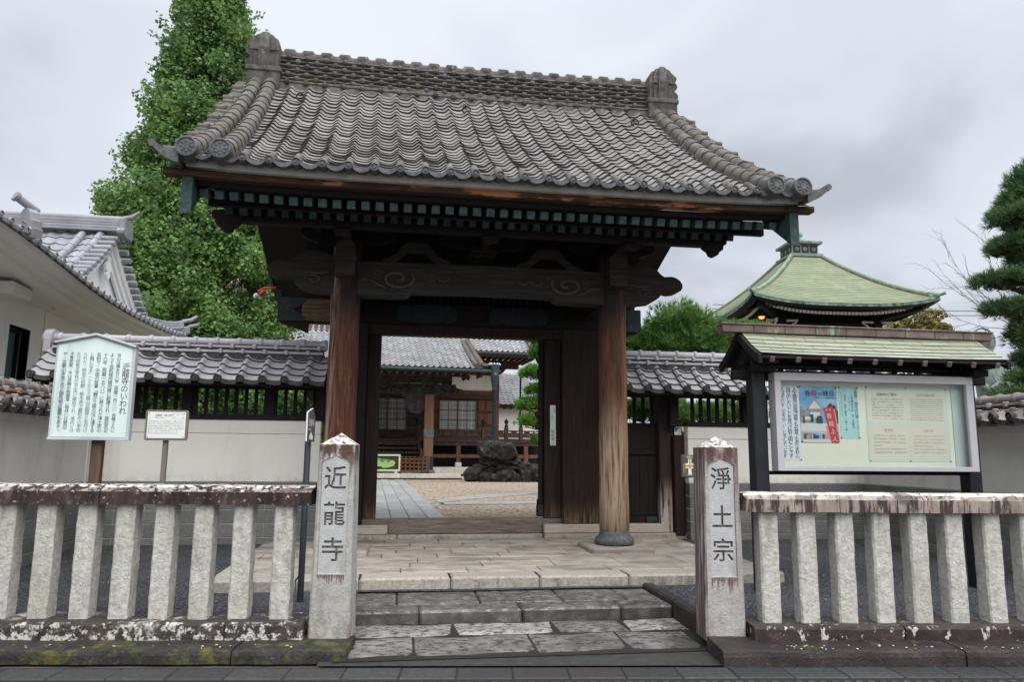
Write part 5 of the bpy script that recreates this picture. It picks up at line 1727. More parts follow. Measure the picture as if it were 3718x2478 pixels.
for side in (-1, 1):
    for j in range(NR):
        d0, d1 = .46 * j / NR, .46 * (j + 1.12) / NR
        x = 3.60
        k = 0
        off = .17 if j % 2 else 0
        xx = 3.60 - off
        while xx < 6.42:
            a, b_ = max(xx, 3.60), min(xx + .345, 6.42)
            if b_ - a > .02:
                ya, yb = 7.44 + side * (.46 - d0), 7.44 + side * (.46 - min(d1, .46))
                lift = .010 + random.uniform(-.001, .001)
                sag = lambda q: .03 * max(0, abs((q - 5.0) / 1.41) - .6)
                V = [(a + .003, ya, nbprof(d0) + lift + sag(a)), (b_ - .003, ya, nbprof(d0) + lift + sag(b_)), (b_ - .002, yb, nbprof(min(d1, .46)) + .001 + sag(b_)), (a + .002, yb, nbprof(min(d1, .46)) + .001 + sag(a))]
                V += [(p[0], p[1], p[2] - .010) for p in V[:2]]
                mb.add(V, [(0, 1, 2, 3)], 0)
                mb.add(V, [(4, 5, 1, 0)], 1)
            xx += .345
mb.build('copper_roof', ['copper_pale', 'iron'], nb)
mb = MB()
for side in (-1, 1):
    n = 8
    V = []
    for i in range(n + 1):
        d = .46 * i / n
        for x in (3.61, 6.41): V.append((x, 7.44 + side * (.46 - d), nbprof(d) - .012))
        for x in (3.61, 6.41): V.append((x, 7.44 + side * (.46 - d), nbprof(d) - .035))
    F = []
    for i in range(n):
        F.append([i * 4, i * 4 + 1, i * 4 + 5, i * 4 + 4]); F.append([i * 4 + 2, i * 4 + 3, i * 4 + 7, i * 4 + 6])
    F.append([0, 1, 3, 2])
    mb.add(V, F, 0)
mb.build('roof_board', ['wood_dark_x'], nb)
for x in (3.565, 6.40):
    mb = MB()
    for side in (-1, 1):
        n = 8
        V = []
        for i in range(n + 1):
            d = -.01 + .47 * i / n
            for (xx, zz) in ((x, nbprof(d) + .004), (x + .04, nbprof(d) + .004), (x + .04, nbprof(d) - .085), (x, nbprof(d) - .085)):
                V.append((xx, 7.44 + side * (.46 - d), zz))
        F = [[i * 4 + q, i * 4 + (q + 1) % 4, i * 4 + 4 + (q + 1) % 4, i * 4 + 4 + q] for i in range(n) for q in range(4)] + [[0, 1, 2, 3]]
        mb.add(V, F, 0)
    mb.build('barge_board', ['wood_dark_x'], nb)
mb = MB()
for sg, x in ((-1, 3.68), (1, 6.33)):
    mb.prism([(-.36, 2.56), (.36, 2.56), (0, 2.84)], (x, 7.44, 0), (0, 1, 0), (0, 0, 1), (.02, 0, 0), 0)
mb.build('gable_panel', ['wood_dark'], nb)
mb = MB()
n = 9
for i in range(n):
    xa, xb = 3.37 + 3.22 * i / n, 3.37 + 3.22 * (i + 1) / n
    mb.box(xa + .002, xb - .002, 7.36, 7.52, 2.862, 2.945, .006, 0)
mb.box(3.365, 6.60, 7.345, 7.535, 2.945, 2.962, .004, 0)
mb.build('ridge_cap', ['copper_brown'], nb)
# the case
CX0, CX1, CZ0, CZ1, CYF = 3.875, 6.195, 1.402, 2.428, 7.245
mb = MB()
for (a, b_, c, d) in ((CX0, CX1, CZ0, CZ0 + .050), (CX0, CX1, CZ1 - .085, CZ1), (CX0, CX0 + .070, CZ0 + .050, CZ1 - .085), (CX1 - .085, CX1, CZ0 + .050, CZ1 - .085)):
    mb.box(a, b_, CYF, CYF + .04, c, d, .003, 0)
for (a, b_, c, d) in ((CX0 + .001, CX0 + .012, CZ0, CZ1), (CX1 - .012, CX1 - .001, CZ0, CZ1)):
    mb.box(a, b_, CYF + .04, 7.385, c, d, .001, 0)
mb.box(CX0 + .012, CX1 - .012, CYF + .04, 7.385, CZ1 - .012, CZ1, .001, 0)
mb.box(CX0 + .012, CX1 - .012, CYF + .04, 7.385, CZ0, CZ0 + .012, .001, 0)
mb.lathe([(.012, 0), (.010, .004)], (CX0 - .001, 7.31, 2.33), 10, 1, Matrix.Rotation(-PI / 2, 4, 'Y'))
mb.build('case_frame', ['alu', 'iron'], nb)
mb = MB()
mb.box(CX0 + .012, CX1 - .012, 7.366, 7.384, CZ0 + .012, CZ1 - .012, .001, 0)
mb.build('back_panel', ['case_back'], nb)
mb = MB()
mb.box(CX1 - .020, CX1 - .0125, CYF + .045, 7.365, CZ0 + .013, CZ1 - .013, 0, 0)
mb.box(CX0 + .0125, CX0 + .020, CYF + .045, 7.365, CZ0 + .013, CZ1 - .013, 0, 0)
mb.box(6.01, CX1 - .021, 7.355, 7.3655, CZ0 + .013, CZ1 - .013, 0, 0)
mb.build('side_panel', ['case_side'], nb)
mb = MB()
mb.add([(CX0 + .065, CYF + .018, CZ0 + .045), (CX1 - .08, CYF + .018, CZ0 + .045), (CX1 - .08, CYF + .018, CZ1 - .08), (CX0 + .065, CYF + .018, CZ1 - .08)], [(0, 1, 2, 3)])
mb.build('glass_pane', ['case_glass'], nb)
YB = 7.364
def pin(mb, x, z, k):
    mb.lathe([(.0085, 0), (.007, .006), (.002, .009)], (x, YB - .004, z), 8, k, Matrix.Rotation(PI / 2, 4, 'X'))
def rect(mb, x0, x1, z0, z1, lay, k):
    y = YB - .002 - lay * .0009
    mb.add([(x0, y, z0), (x1, y, z0), (x1, y, z1), (x0, y, z1)], [(0, 1, 2, 3)], k)
def tri(mb, pts, lay, k):
    y = YB - .002 - lay * .0009
    mb.add([(p[0], y, p[1]) for p in pts], [tuple(range(len(pts)))], k)
# calligraphy sheet
mb = MB(); rect(mb, 3.905, 4.204, 1.512, 2.293, 0, 0)
for i, c in enumerate(('人生最高の幸福は富でも名誉でもありません', '自分のしたいことを見つけ取り組むことです', '人はそれを「生きがい」と呼んでいます')):
    put_column(mb, c, (4.158 - i * .070, YB - .0035, 2.28), X_, Z_, .050, .745 / len(c), 1, 1.15)
pin(mb, 4.196, 2.286, 1); pin(mb, 4.197, 1.518, 1)
tag(mb.build('paper_notice', ['paper', 'ink']), 'white paper with three columns of handwriting at the left edge inside the glass case', 'notice')
# festival poster
mb = MB()
PX0, PX1, PZ0, PZ1 = 4.212, 4.648, 1.697, 2.298
rect(mb, PX0, PX1, PZ0, PZ1, 0, 0)
def pp(u, v): return (PX0 + u * (PX1 - PX0), PZ1 - v * (PZ1 - PZ0))
def pr_(a, b, c, d, lay, k):
    x0, z1 = pp(a, c); x1, z0 = pp(b, d); rect(mb, x0, x1, z0, z1, lay, k)
pr_(0, 1, .655, 1, 1, 1)
pr_(0, 1, .66, .80, 2, 2)
tri(mb, [pp(.18, .40), pp(.38, .215), pp(.60, .40), pp(.64, .44), pp(.14, .44)], 2, 3)
tri(mb, [pp(.22, .40), pp(.38, .245), pp(.56, .40)], 3, 2)
pr_(.22, .56, .44, .56, 2, 3); pr_(.26, .52, .46, .56, 3, 2)
tri(mb, [pp(0, .36), pp(.10, .40), pp(.24, .50), pp(0, .52)], 4, 3)
pr_(0, .30, .52, .64, 2, 3); pr_(.05, .30, .54, .60, 4, 2); pr_(.06, .11, .53, .66, 5, 4); pr_(.26, .34, .50, .64, 5, 4)
tri(mb, [pp(.40, .60), pp(.44, .53), pp(.52, .52), pp(.58, .56), pp(.58, .66), pp(.42, .66)], 5, 4)
tri(mb, [pp(.70, .36), pp(.76, .32), pp(.80, .29), pp(.86, .33), pp(.94, .34), pp(.96, .42), pp(.80, .42)], 4, 4)
pr_(.86, 1.0, .42, .66, 3, 4)
tri(mb, [pp(.615, .38), pp(.86, .355), pp(.985, 1), pp(.79, 1)], 6, 5)
tri(mb, [pp(.66, .70), pp(.74, .70), pp(.80, 1), pp(.72, .92)], 5, 6)
tri(mb, [pp(.88, .40), pp(.92, .40), pp(1, .86), pp(1, 1)], 5, 6)
pr_(.04, .78, .815, .99, 3, 2)
for i, (a, b_) in enumerate(((.05, .28), (.29, .52), (.53, .76))):
    pr_(a, b_, .825, .94, 4, (3, 0, 1)[i]); pr_(a + .03, b_ - .06, .87, .925, 5, (6, 4, 6)[i])
    pr_(a + .02, a + .08, .85, .93, 6, 4)
bx_, bz_ = pp(.14, .165)
put_text(mb, '呑', (bx_, YB - .009, bz_), X_, Z_, .066, 7); bx_, bz_ = pp(.30, .165)
put_text(mb, '龍', (bx_, YB - .009, bz_), X_, Z_, .072, 5); bx_, bz_ = pp(.475, .158)
put_text(mb, 'さま', (bx_, YB - .009, bz_), X_, Z_, .030, 7); bx_, bz_ = pp(.62, .165)
put_text(mb, '縁日', (bx_, YB - .009, bz_), X_, Z_, .066, 7)
bx_, bz_ = pp(.40, .215); put_text(mb, '毎月八日　近龍寺境内', (bx_, YB - .009, bz_), X_, Z_, .018, 7, fitw=.24)
sh = Vector((.10, 0, -1)).normalized()
for i, ch in enumerate('呑龍上人'):
    x_, z_ = pp(.685 + i * .040, .565 + i * .135)
    put_text(mb, ch, (x_, YB - .0095, z_), X_, Z_, .062, 2)
for i, ch in enumerate('奉納'):
    x_, z_ = pp(.66 + i * .09, .435); put_text(mb, ch, (x_, YB - .0095, z_), X_, Z_, .026, 2)
for (u_, v_) in ((.015, .01), (.97, .015), (.015, .985)):
    x_, z_ = pp(u_, v_); pin(mb, x_, z_, 4)
tag(mb.build('festival_poster', ['pr_sky', 'pr_ground', 'pr_white', 'pr_grey', 'pr_tree', 'pr_red', 'pr_pink', 'ink']), 'colour poster of a temple under blue sky with a red banner, inside the glass case', 'poster')
mb = MB(); rect(mb, 4.668, 4.890, 1.746, 2.299, 0, 0)
for i, (c, k, s_, top) in enumerate((('近龍寺　毎月の行事', 1, .042, 2.285), ('一、仏教講話の会　第一日曜日', 1, .030, 2.28), ('午前十時より一時間', 3, .018, 2.20), ('二、写経会　第四土曜日　２時〜３時', 1, .026, 2.275), ('どなたでもご自由に参加できます', 3, .018, 2.25))):
    put_column(mb, c, (4.866 - (0, .046, .082, .128, .17)[i], YB - .0035, top), X_, Z_, s_, s_ * 1.02 if i else .036, k)
put_column(mb, 'ぜひご参加ください', (4.872, YB - .0035, 1.955), X_, Z_, .022, .0225, 2)
for (x, z) in ((4.674, 2.292), (4.884, 2.292), (4.674, 1.752), (4.884, 1.752)): pin(mb, x, z, 1)
tag(mb.build('paper_notice', ['paper_blue', 'ink_blue', 'ink_sky', 'ink_grey']), 'pale blue paper listing monthly events, right of the colour poster in the glass case', 'notice')
mb = MB(); rect(mb, 4.984, 5.958, 1.504, 2.312, 0, 0)
rect(mb, 5.000, 5.462, 1.915, 2.280, 1, 1); rect(mb, 5.472, 5.940, 1.915, 2.280, 1, 1)
rect(mb, 5.000, 5.462, 1.528, 1.890, 1, 2); rect(mb, 5.472, 5.940, 1.528, 1.890, 1, 2)
YT_ = YB - .0042
put_text(mb, '近龍寺のご案内', (5.23, YT_, 2.215), X_, Z_, .034, 3, centre=True)
put_text(mb, 'WELCOME TO KINRYUJI TEMPLE', (5.70, YT_, 2.215), X_, Z_, .034, 4, fitw=.22, centre=True)
put_text(mb, '近龙寺', (5.23, YT_, 1.825), X_, Z_, .036, 4, centre=True)
put_text(mb, '킨류우지', (5.70, YT_, 1.825), X_, Z_, .032, 4, centre=True)
jp = ['当山正面より本堂に入りますと、正面に本堂、右手に', '寺務所・左側に鐘楼がたたずみます。浄土宗の寺で', '近龍寺と名をつけたことは三級山としての伝えに', '江戸後期に建てられた本堂と呑龍堂があります。', '毎月八日に縁日を開き多くの参拝があります。', 'この境内に当山ゆかりの文豪の墓があります。', '明治の初めには栃木県最初の小学校が開かれて', 'おりました。ごゆっくりご参拝ください。']
en = ['As you enter the temple gate, you will see the main building in', 'front of you and the temple office on your right. The main building', 'has its own decoration and seems to have stood here for years. They', 'were built during the Edo Period in the late 18th or early 19th', 'Century. These buildings have been recently renovated and are', 'connected to the second temple building, Donryu Hall. There is', 'a famous bell in front of the temple grounds, which was made', 'during the Edo Period and was the first public school registered', 'in Tochigi Prefecture. In the main building, named Yamamoto', 'Yuzo, there are Japanese and Western style houses in the first', 'floor and the office on the second floor. This building is']
for i, c in enumerate(jp): put_text(mb, c, (5.045, YT_, 2.168 - i * .030), X_, Z_, .019, 4, fitw=.385)
for i, c in enumerate(en): put_text(mb, c, (5.505, YT_, 2.175 - i * .0225), X_, Z_, .017, 4, fitw=.395)
cn = ['近龙寺创建于一四二一年，正面是本堂，右边是寺务所。', '本堂和观音堂建于江户时代后期，内有佛像。', '境内的钟楼每天敲响，毎月八日有庙会。', '欢迎参拜。', '明治初期在此开设了栃木县最早的小学。', '文豪的墓也在境内，请安静参观。']
kr = ['이 사찰은 정면에 본당이 있고 오른쪽에 사무소가', '있습니다. 본당은 에도 시대 후기에 세워졌으며', '매월 팔일에는 참배객이 많이 찾아옵니다.', '종루와 관음당이 있습니다.', '메이지 초기에 이곳에 소학교가 열렸습니다.', '천천히 둘러보시기 바랍니다.']
for i, c in enumerate(cn): put_text(mb, c, (5.045, YT_, 1.775 - i * .036), X_, Z_, .019, 5, fitw=.38 if i not in (3,) else .1)
for i, c in enumerate(kr): put_text(mb, c, (5.515, YT_, 1.775 - i * .036), X_, Z_, .019, 5, fitw=.38 if i != 3 else .24)
for (x, z) in ((4.992, 2.303), (5.467, 2.300), (5.945, 2.297), (4.995, 1.512), (5.467, 1.512), (5.948, 1.512)): pin(mb, x, z, 4)
tag(mb.build('information_sheet', ['paper_pale', 'paper_cream', 'paper_tan', 'ink', 'ink_grey', 'ink_light']), 'large sheet of four text panels in different languages inside the glass case', 'notice')

# ================================================================== WHITE HALL AT THE LEFT
wh = thing('white_hall', 'white plastered hall with curved grey tile eaves and a small white gable, far left', 'building', (-6.2, 13, CZ))
def wb(mb, name, m): return mb.build(name, m, wh, True)
def ez(y):                               # height of the east eave along its length
    return float(np.interp(y, [8.0, 10.1, 10.8, 11.6, 12.4, 13.3, 14.4, 15.6, 17.0, 18.1], [4.50, 4.385, 4.33, 4.245, 4.16, 4.095, 4.06, 4.07, 4.10, 4.20]))
mb = MB()
yy = [8.6, 12.86, 13.56, 14.2, 14.9, 18.0]
WX = -6.25
def wp(y0, y1, z0, z1): mb.box(WX - .3, WX, y0, y1, z0, z1, .004, 0)
wp(8.6, 12.76, .35, 4.35); wp(13.46, 14.5, .35, 4.35); wp(15.2, 18.0, .35, 4.35)
wp(12.76, 13.46, 3.55, 4.35); wp(14.5, 15.2, 3.30, 4.35)
for y in (9.4, 10.6, 11.5, 12.3, 13.9, 15.9, 16.6, 17.3): mb.box(WX - .01, WX + .006, y, y + .012, .5, 4.3, 0, 1)
wb(mb, 'wall', ['hall_white', 'mortar'])
for (y0, y1, zt) in ((12.76, 13.46, 3.55), (14.5, 15.2, 3.30)):
    mb = MB()
    mb.box(WX - .22, WX - .20, y0, y1, .4, zt, 0, 0)
    wn = wb(mb, 'window', ['glass_green'])
    mb = MB()
    for (a, b_, c, d) in ((y0, y0 + .05, .4, zt), (y1 - .06, y1, .4, zt), (y0 + .05, y1 - .06, zt - .06, zt), (y0 + .05, y1 - .06, 2.56, 2.72)):
        mb.box(WX - .20, WX - .15, a, b_, c, d, .004, 0)
    q = mb.build('window_frame', ['black'], None); q.parent = wn; q.location = -Vector(wh.location)
    mb = MB()
    for (a, b_, c, d) in ((y0 - .10, y0, .4, zt + .1), (y1, y1 + .10, .4, zt + .1), (y0, y1, zt, zt + .1)):
        mb.box(WX - .15, WX + .012, a, b_, c, d, .004, 0)
    q = mb.build('window_surround', ['hall_white'], None); q.parent = wn; q.location = -Vector(wh.location)
# soffit with plaster mouldings under the eave
mb = MB()
n = 30
def ey(f): return 8.4 + f * (18.1 - 8.4)
for (xa, za, xb, zb, m) in ((-6.25, -.10, -5.62, -.13, 0), (-5.62, -.13, -5.60, -.20, 0), (-5.60, -.20, -5.42, -.21, 0), (-5.42, -.21, -5.40, -.13, 0), (-5.40, -.13, -5.26, -.14, 0), (-5.26, -.14, -5.24, -.08, 0), (-5.24, -.08, -5.06, -.085, 0), (-5.06, -.085, -5.03, -.02, 0)):
    V = []
    for i in range(n + 1):
        y = ey(i / n)
        V += [(xa, y, ez(y) + za), (xb, y, ez(y) + zb)]
    mb.add(V, [[i * 2, i * 2 + 1, i * 2 + 3, i * 2 + 2] for i in range(n)], m)
mb.box(-6.24, -5.75, 11.75, 12.35, 3.86, 4.05, .03, 0)
wb(mb, 'soffit', ['soffit'])
mb = MB()
def Pe(s_, t):
    y = ey(s_)
    return Vector((-5.0 - 1.6 * t, y, ez(y) + .02 + .20 * t)), Vector((.15, 0, 1)).normalized()
tile_slope(mb, Pe, 38, 4, .035, .025, 6, .002, .1)
wb(mb, 'east_roof', ['tile_blue', 'tile_wall_edge'])
for i in range(39):
    y = ey(i / 38)
    if y > 18.05 or y < 9.5: continue
    mb = MB(); disc(mb, (-4.96, y, ez(y) + .035), (1, 0, 0), .052, .10, 12, (0, 0))
    mb.box(-5.0, -4.975, y + .05, y + .22, ez(y) - .03, ez(y) + .03, .01, 0)
    wb(mb, 'round_eave_tile', ['tile_blue'])
# corner ornament with its projecting cylinder tiles
def corner_orn(c, s_, big=True):
    c = Vector(c)
    mb = MB()
    Mo = Matrix.Translation(c) @ Matrix.Rotation(rad(-40), 4, 'Z')
    pl = [(-.30, -.12), (-.34, .02), (-.26, .05), (-.28, .16), (-.18, .20), (-.16, .32), (-.06, .40), (.06, .40), (.16, .32), (.18, .20), (.28, .16), (.26, .05), (.34, .02), (.30, -.12), (.12, -.08), (-.12, -.08)]
    pl = [(p[0] * s_, p[1] * s_) for p in pl]
    a = [Mo @ Vector((p[0], -.06, p[1])) for p in pl]; b_ = [Mo @ Vector((p[0], .06, p[1])) for p in pl]
    k = len(pl)
    mb.add(a + b_, [list(range(k))[::-1], list(range(k, 2 * k))] + [[i, (i + 1) % k, k + (i + 1) % k, k + i] for i in range(k)], 0)
    fr = Mo.to_3x3() @ Vector((0, -1, 0))
    disc(mb, Mo @ Vector((0, -.06, .14 * s_)), fr, .12 * s_, .06, 18, (0, 0))
    for k in range(5):
        a_ = k * 2 * PI / 5 + PI / 2
        mb.lathe([(.026 * s_, 0), (.02 * s_, .008), (.001, .01)], Mo @ Vector((.055 * s_ * math.cos(a_), -.062, .14 * s_ + .055 * s_ * math.sin(a_))), 8, 0, fr.to_track_quat('Z', 'Y').to_matrix().to_4x4())
    for q in (-1, 1):
        mb.tube([Mo @ Vector((q * (.22 + .05 * math.cos(w_)) * s_, -.07, (.0 + .05 * math.sin(w_)) * s_)) for w_ in [i * PI / 6 for i in range(12)]], .018 * s_, 6, 0)
    p0 = Mo @ Vector((0, .1, .38 * s_)); p1 = Mo @ Vector((0, -.24 * s_, .56 * s_))
    mb.tube([p0, p1], .065 * s_, 14, 0)
    disc(mb, p1, (p1 - p0), .085 * s_, .04, 16, (0, 0))
    wb(mb, 'corner_ornament', ['tile_blue'])
corner_orn((-5.02, 10.45, 4.42), .84)
corner_orn((-5.30, 9.45, 4.66), .84)
mb = MB()
tile_roll(mb, [(-5.15 - .25 * i, 10.4 + .28 * i, 4.52 + .035 * i) for i in range(12)], .10)
tile_roll(mb, [(-5.4 - .3 * i, 9.4 + .3 * i, 4.75 + .03 * i) for i in range(12)], .10)
wb(mb, 'hip_ridge', ['tile_blue'])
for (y0, z0, ln) in ((16.9, 4.30, 1.0), (17.7, 4.27, .7)):
    mb = MB()
    pts = [(-5.6 + .55 * f, y0 + ln * f * .9, z0 + .02 - .10 * f + .16 * f ** 3) for f in [i / 10 for i in range(11)]]
    for k, dz in ((0, .0), (1, .06), (2, .11)): mb.tube([(p[0], p[1], p[2] + dz) for p in pts], .07 - .008 * k, 8, 0)
    e_ = Vector(pts[-1]); mb.tube([e_ + Vector((0, 0, .13)), e_ + Vector((.16, .10, .19)), e_ + Vector((.27, .16, .29))], [.055, .05, .035], 8, 0)
    wb(mb, 'hip_ridge', ['tile_blue'])
# the small gable: front slope, rakes, white tympanum
GXE, GYR, GZR = -6.0, 15.6, 5.90
mb = MB()
def Pg(s_, t):
    x = -12.0 + s_ * 6.0
    y = 13.6 + t * (GYR - 13.6)
    d = (y - 13.6)
    return Vector((x, y, 4.42 + .56 * d + .09 * d * d)), Vector((0, -.75, 1)).normalized()
tile_slope(mb, Pg, 24, 9, .03, .022, 6, .002, .1)
def Pg2(s_, t):
    p, n_ = Pg(s_, t); return Vector((p.x, 2 * GYR - p.y, p.z)), Vector((0, .75, 1)).normalized()
tile_slope(mb, Pg2, 24, 6, .03, .022, 5, .002, .1)
wb(mb, 'gable_roof', ['tile_blue', 'tile_wall_edge'])
mb = MB()
for x in (-6.08, -6.42):
    tile_roll(mb, [tuple(Pg(1, t)[0] + Vector((x - GXE + .0, 0, .06))) for t in [i / 8 * .96 for i in range(9)]], .075)
for i in range(12):
    t = .02 + i * .08
    for fn in (Pg, Pg2):
        p = fn(1, t)[0]
        mb.tube([p + Vector((-.05, 0, .03)), p + Vector((.30, 0, .035))], .062, 8, 0)
wb(mb, 'verge_tiles', ['tile_blue'])
mb = MB()
for c in range(4):
    d = .20 - .02 * c
    mb.box(-12, -5.72, GYR - d, GYR + d, GZR + .02 + c * .062, GZR + .074 + c * .062, .008, 0)
mb.tube([(-12, GYR, GZR + .31), (-5.7, GYR, GZR + .31)], .075, 10, 0)
mb.tube([(-5.75, GYR, GZR + .33), (-5.55, GYR, GZR + .38), (-5.42, GYR, GZR + .50)], [.06, .055, .03], 8, 0)
mb.box(-5.72, -5.60, GYR - .26, GYR + .26, GZR - .10, GZR + .30, .05, 0)
mb.tube([(-5.72, GYR - .24, GZR), (-5.58, GYR - .24, GZR)], .08, 10, 0)
wb(mb, 'gable_ridge', ['tile_blue'])
mb = MB()
apex = 5.84
prof_g = [tuple(Pg(1, t)[0][1:]) for t in [i / 8 for i in range(9)]]
def rake(off0, off1, x0, th, m):
    for sg in (1, -1):
        V = []
        for (y, z) in prof_g:
            yy_ = y if sg > 0 else 2 * GYR - y
            for (xx, zz_) in ((x0, z - off0), (x0 + th, z - off0), (x0 + th, z - off1), (x0, z - off1)): V.append((xx, yy_, zz_))
        k = len(prof_g)
        mb.add(V, [[i * 4 + q, i * 4 + (q + 1) % 4, i * 4 + 4 + (q + 1) % 4, i * 4 + 4 + q] for i in range(k - 1) for q in range(4)], m)
rake(.02, .20, -5.92, .06, 0); rake(.10, .34, -5.97, .06, 0); rake(.22, .46, -6.02, .06, 0)
mb.prism([(13.9, 4.30), (17.3, 4.30), (GYR, 5.72)], (-6.12, 0, 0), (0, 1, 0), (0, 0, 1), (.06, 0, 0), 0)
gp = [(0, .0), (.10, -.06), (.05, -.12), (.16, -.20), (.12, -.32), (.04, -.30), (.10, -.40), (0, -.52), (-.10, -.40), (-.04, -.30), (-.12, -.32), (-.16, -.20), (-.05, -.12), (-.10, -.06)]
mb.prism(gp, (-5.96, GYR, 5.45), (0, 1, 0), (0, 0, 1), (.05, 0, 0), 0)
wb(mb, 'gable', ['hall_white'])

# ================================================================== MAIN HALL SEEN THROUGH THE GATE
HO = Vector((.685, 34.787, CZ))
hall = thing('main_hall', 'dark timber temple hall with grey tile roofs and veranda seen through the gate', 'building', HO, rad(4.25))
def hb(mb, name, m, par=None):
    return mb.build(name, m, par or hall, False)
H0 = CZ
mb = MB()
for i in range(16):
    mb.box(-9 + i * .70, -8.305 + i * .70, 0, .45, .06, .26, .01, 0)
mb.box(-9, 2.2, .45, 2.0, 0, .25, .01, 0)
mb.box(-9, 2.2, .03, .45, 0, .06, 0, 2)
mb.box(2.2, 2.45, -.4, .5, 0, .13, .03, 0)
for i in range(24):
    mb.box(-9 + i * .70, -8.305 + i * .70, 2.0, 2.5, .2, .52, .01, 0)
mb.box(-9, 7.6, 2.5, 12, 0, .50, .01, 0)
hb(mb, 'stone_base', ['stone_pale', 'stone_pale', 'black'])
# veranda
mb = MB()
mb.box(.9, 7.3, 4.2, 6.2, 1.80, 1.90, .01, 0)
mb.box(.9, 7.3, 4.28, 4.42, 1.62, 1.80, .01, 0)
mb.box(-9, -3.8, 4.2, 6.2, 1.80, 1.90, .01, 0)
mb.box(-9, .9, 5.2, 6.2, 1.78, 1.90, .01, 0)
hb(mb, 'veranda_floor', ['hall_wood'])
for s_ in (2.72, 4.6, 6.38, 7.2):
    mb = MB(); mb.box(s_ - .11, s_ + .11, 4.3, 4.5, .72, 1.64, .01, 0); mb.box(s_ - .16, s_ + .16, 4.24, 4.56, .50, .74, .02, 1)
    hb(mb, 'veranda_post', ['hall_wood_red', 'stone_pale'])
mb = MB()
mb.box(.9, 7.3, 4.36, 4.46, .98, 1.16, .006, 0)
hb(mb, 'veranda_tie', ['hall_wood_red'])
mb = MB(); mb.box(-9, 7.4, 5.6, 5.7, .5, 1.8, 0, 0); hb(mb, 'underfloor', ['black'])
mb = MB()
mb.box(1.0, 7.2, 4.34, 4.42, 2.38, 2.45, .01, 0); mb.box(1.0, 7.2, 4.35, 4.41, 2.12, 2.20, .01, 0); mb.box(1.0, 7.2, 4.33, 4.43, 1.90, 2.0, .01, 0)
for s_ in [1.05 + .72 * i for i in range(9)]: mb.box(s_ - .04, s_ + .04, 4.35, 4.41, 1.95, 2.40, .004, 0)
for s_ in [1.4 + .72 * i for i in range(8)]: mb.box(s_ - .15, s_ + .15, 4.36, 4.40, 2.2, 2.38, .004, 0)
hb(mb, 'veranda_rail', ['hall_wood'])
for s_ in (.55, 4.05, 5.3, 6.1):
    mb = MB()
    mb.box(s_ - .10, s_ + .10, 4.28, 4.48, 1.9, 2.62, .02, 0)
    mb.lathe([(.07, 2.62), (.10, 2.66), (.08, 2.74), (.06, 2.78), (.115, 2.86), (.12, 2.92), (.07, 3.0), (.01, 3.08)], (s_, 4.38, 0), 12, 1)
    hb(mb, 'rail_post', ['hall_wood', 'black'])
# front wall: posts, beams, white plaster, panels
mb = MB()
mb.box(-9, 5.0, 6.05, 6.2, 4.55, 6.4, 0, 0)
hb(mb, 'plaster', ['plaster'])
mb = MB()
mb.box(-9, 5.1, 6.0, 6.1, 1.9, 4.6, 0, 0)
hb(mb, 'panel_wall', ['hall_wood'])
mb = MB()
for (z0, z1) in ((4.42, 4.68), (5.55, 5.75), (1.9, 2.05)): mb.box(-9, 5.15, 5.9, 6.06, z0, z1, .01, 0)
mb.box(1.5, 1.74, 5.92, 6.04, 4.6, 5.6, .01, 0)
mb.box(1.05, 5.1, 5.86, 5.98, 4.18, 4.45, .03, 1)
hb(mb, 'wall_beam', ['hall_wood_red', 'hall_wood'])
mb = MB(); mb.box(4.94, 5.20, 5.88, 6.14, .5, 5.8, .015, 0); hb(mb, 'corner_post', ['hall_wood_red'])
def sash(s0, s1, z0, z1, ncol, nrow_, t=5.93):
    mb = MB(); mb.box(s0, s1, t + .03, t + .05, z0, z1, 0, 0)
    wn = hb(mb, 'window', ['glass_hall'])
    mb = MB()
    for i in range(ncol + 1):
        x = s0 + (s1 - s0) * i / ncol
        k = .05 if i in (0, ncol, ncol // 2) else .018
        mb.box(x - k / 1.4, x + k / 1.4, t - (.03 if k > .03 else 0), t + .028, z0, z1, .002, 0)
    for j in range(nrow_ + 1):
        z = z0 + (z1 - z0) * j / nrow_
        mb.box(s0, s1, t, t + .026, z - .02, z + .02, .002, 0)
    for i in range(ncol * 2):
        if i % 2: continue
        x = s0 + (s1 - s0) * (i + 1) / (ncol * 2)
        mb.box(x - .012, x + .012, t + .012, t + .029, z0, z1, 0, 1)
    for j in range(nrow_ * 2):
        z = z0 + (z1 - z0) * (j + .5) / (nrow_ * 2)
        mb.box(s0, s1, t + .014, t + .029, z - .008, z + .008, 0, 1)
    q = mb.build('sash', ['hall_wood_red', 'stone_pale'], None); q.parent = wn
sash(1.86, 3.92, 2.50, 4.10, 4, 3)
sash(-1.45, .08, 2.45, 4.15, 3, 3)
for (s0, s1) in ((1.05, 1.78), (4.02, 4.92)):
    mb = MB()
    for j in range(3):
        for i in range(2):
            a = s0 + (s1 - s0) * i / 2
            mb.box(a + .04, a + (s1 - s0) / 2 - .04, 5.95, 5.985, 2.1 + j * .72, 2.72 + j * .72, .006, 0)
    for j in range(4): mb.box(s0, s1, 5.92, 5.98, 2.02 + j * .72, 2.10 + j * .72, .006, 1)
    for i in range(3): mb.box(s0 + (s1 - s0) * i / 2 - .035, s0 + (s1 - s0) * i / 2 + .035, 5.93, 5.97, 2.0, 4.2, .004, 1)
    hb(mb, 'shutter', ['hall_wood_red', 'hall_wood'])
mb = MB()
for j in range(7): mb.box(.12, .78, 5.9, 5.97, 2.1 + j * .33, 2.28 + j * .33, .006, 0)
mb.box(-9, 5, 5.9, 5.97, 1.98, 2.44, .01, 0)
hb(mb, 'lower_panel', ['hall_wood'])
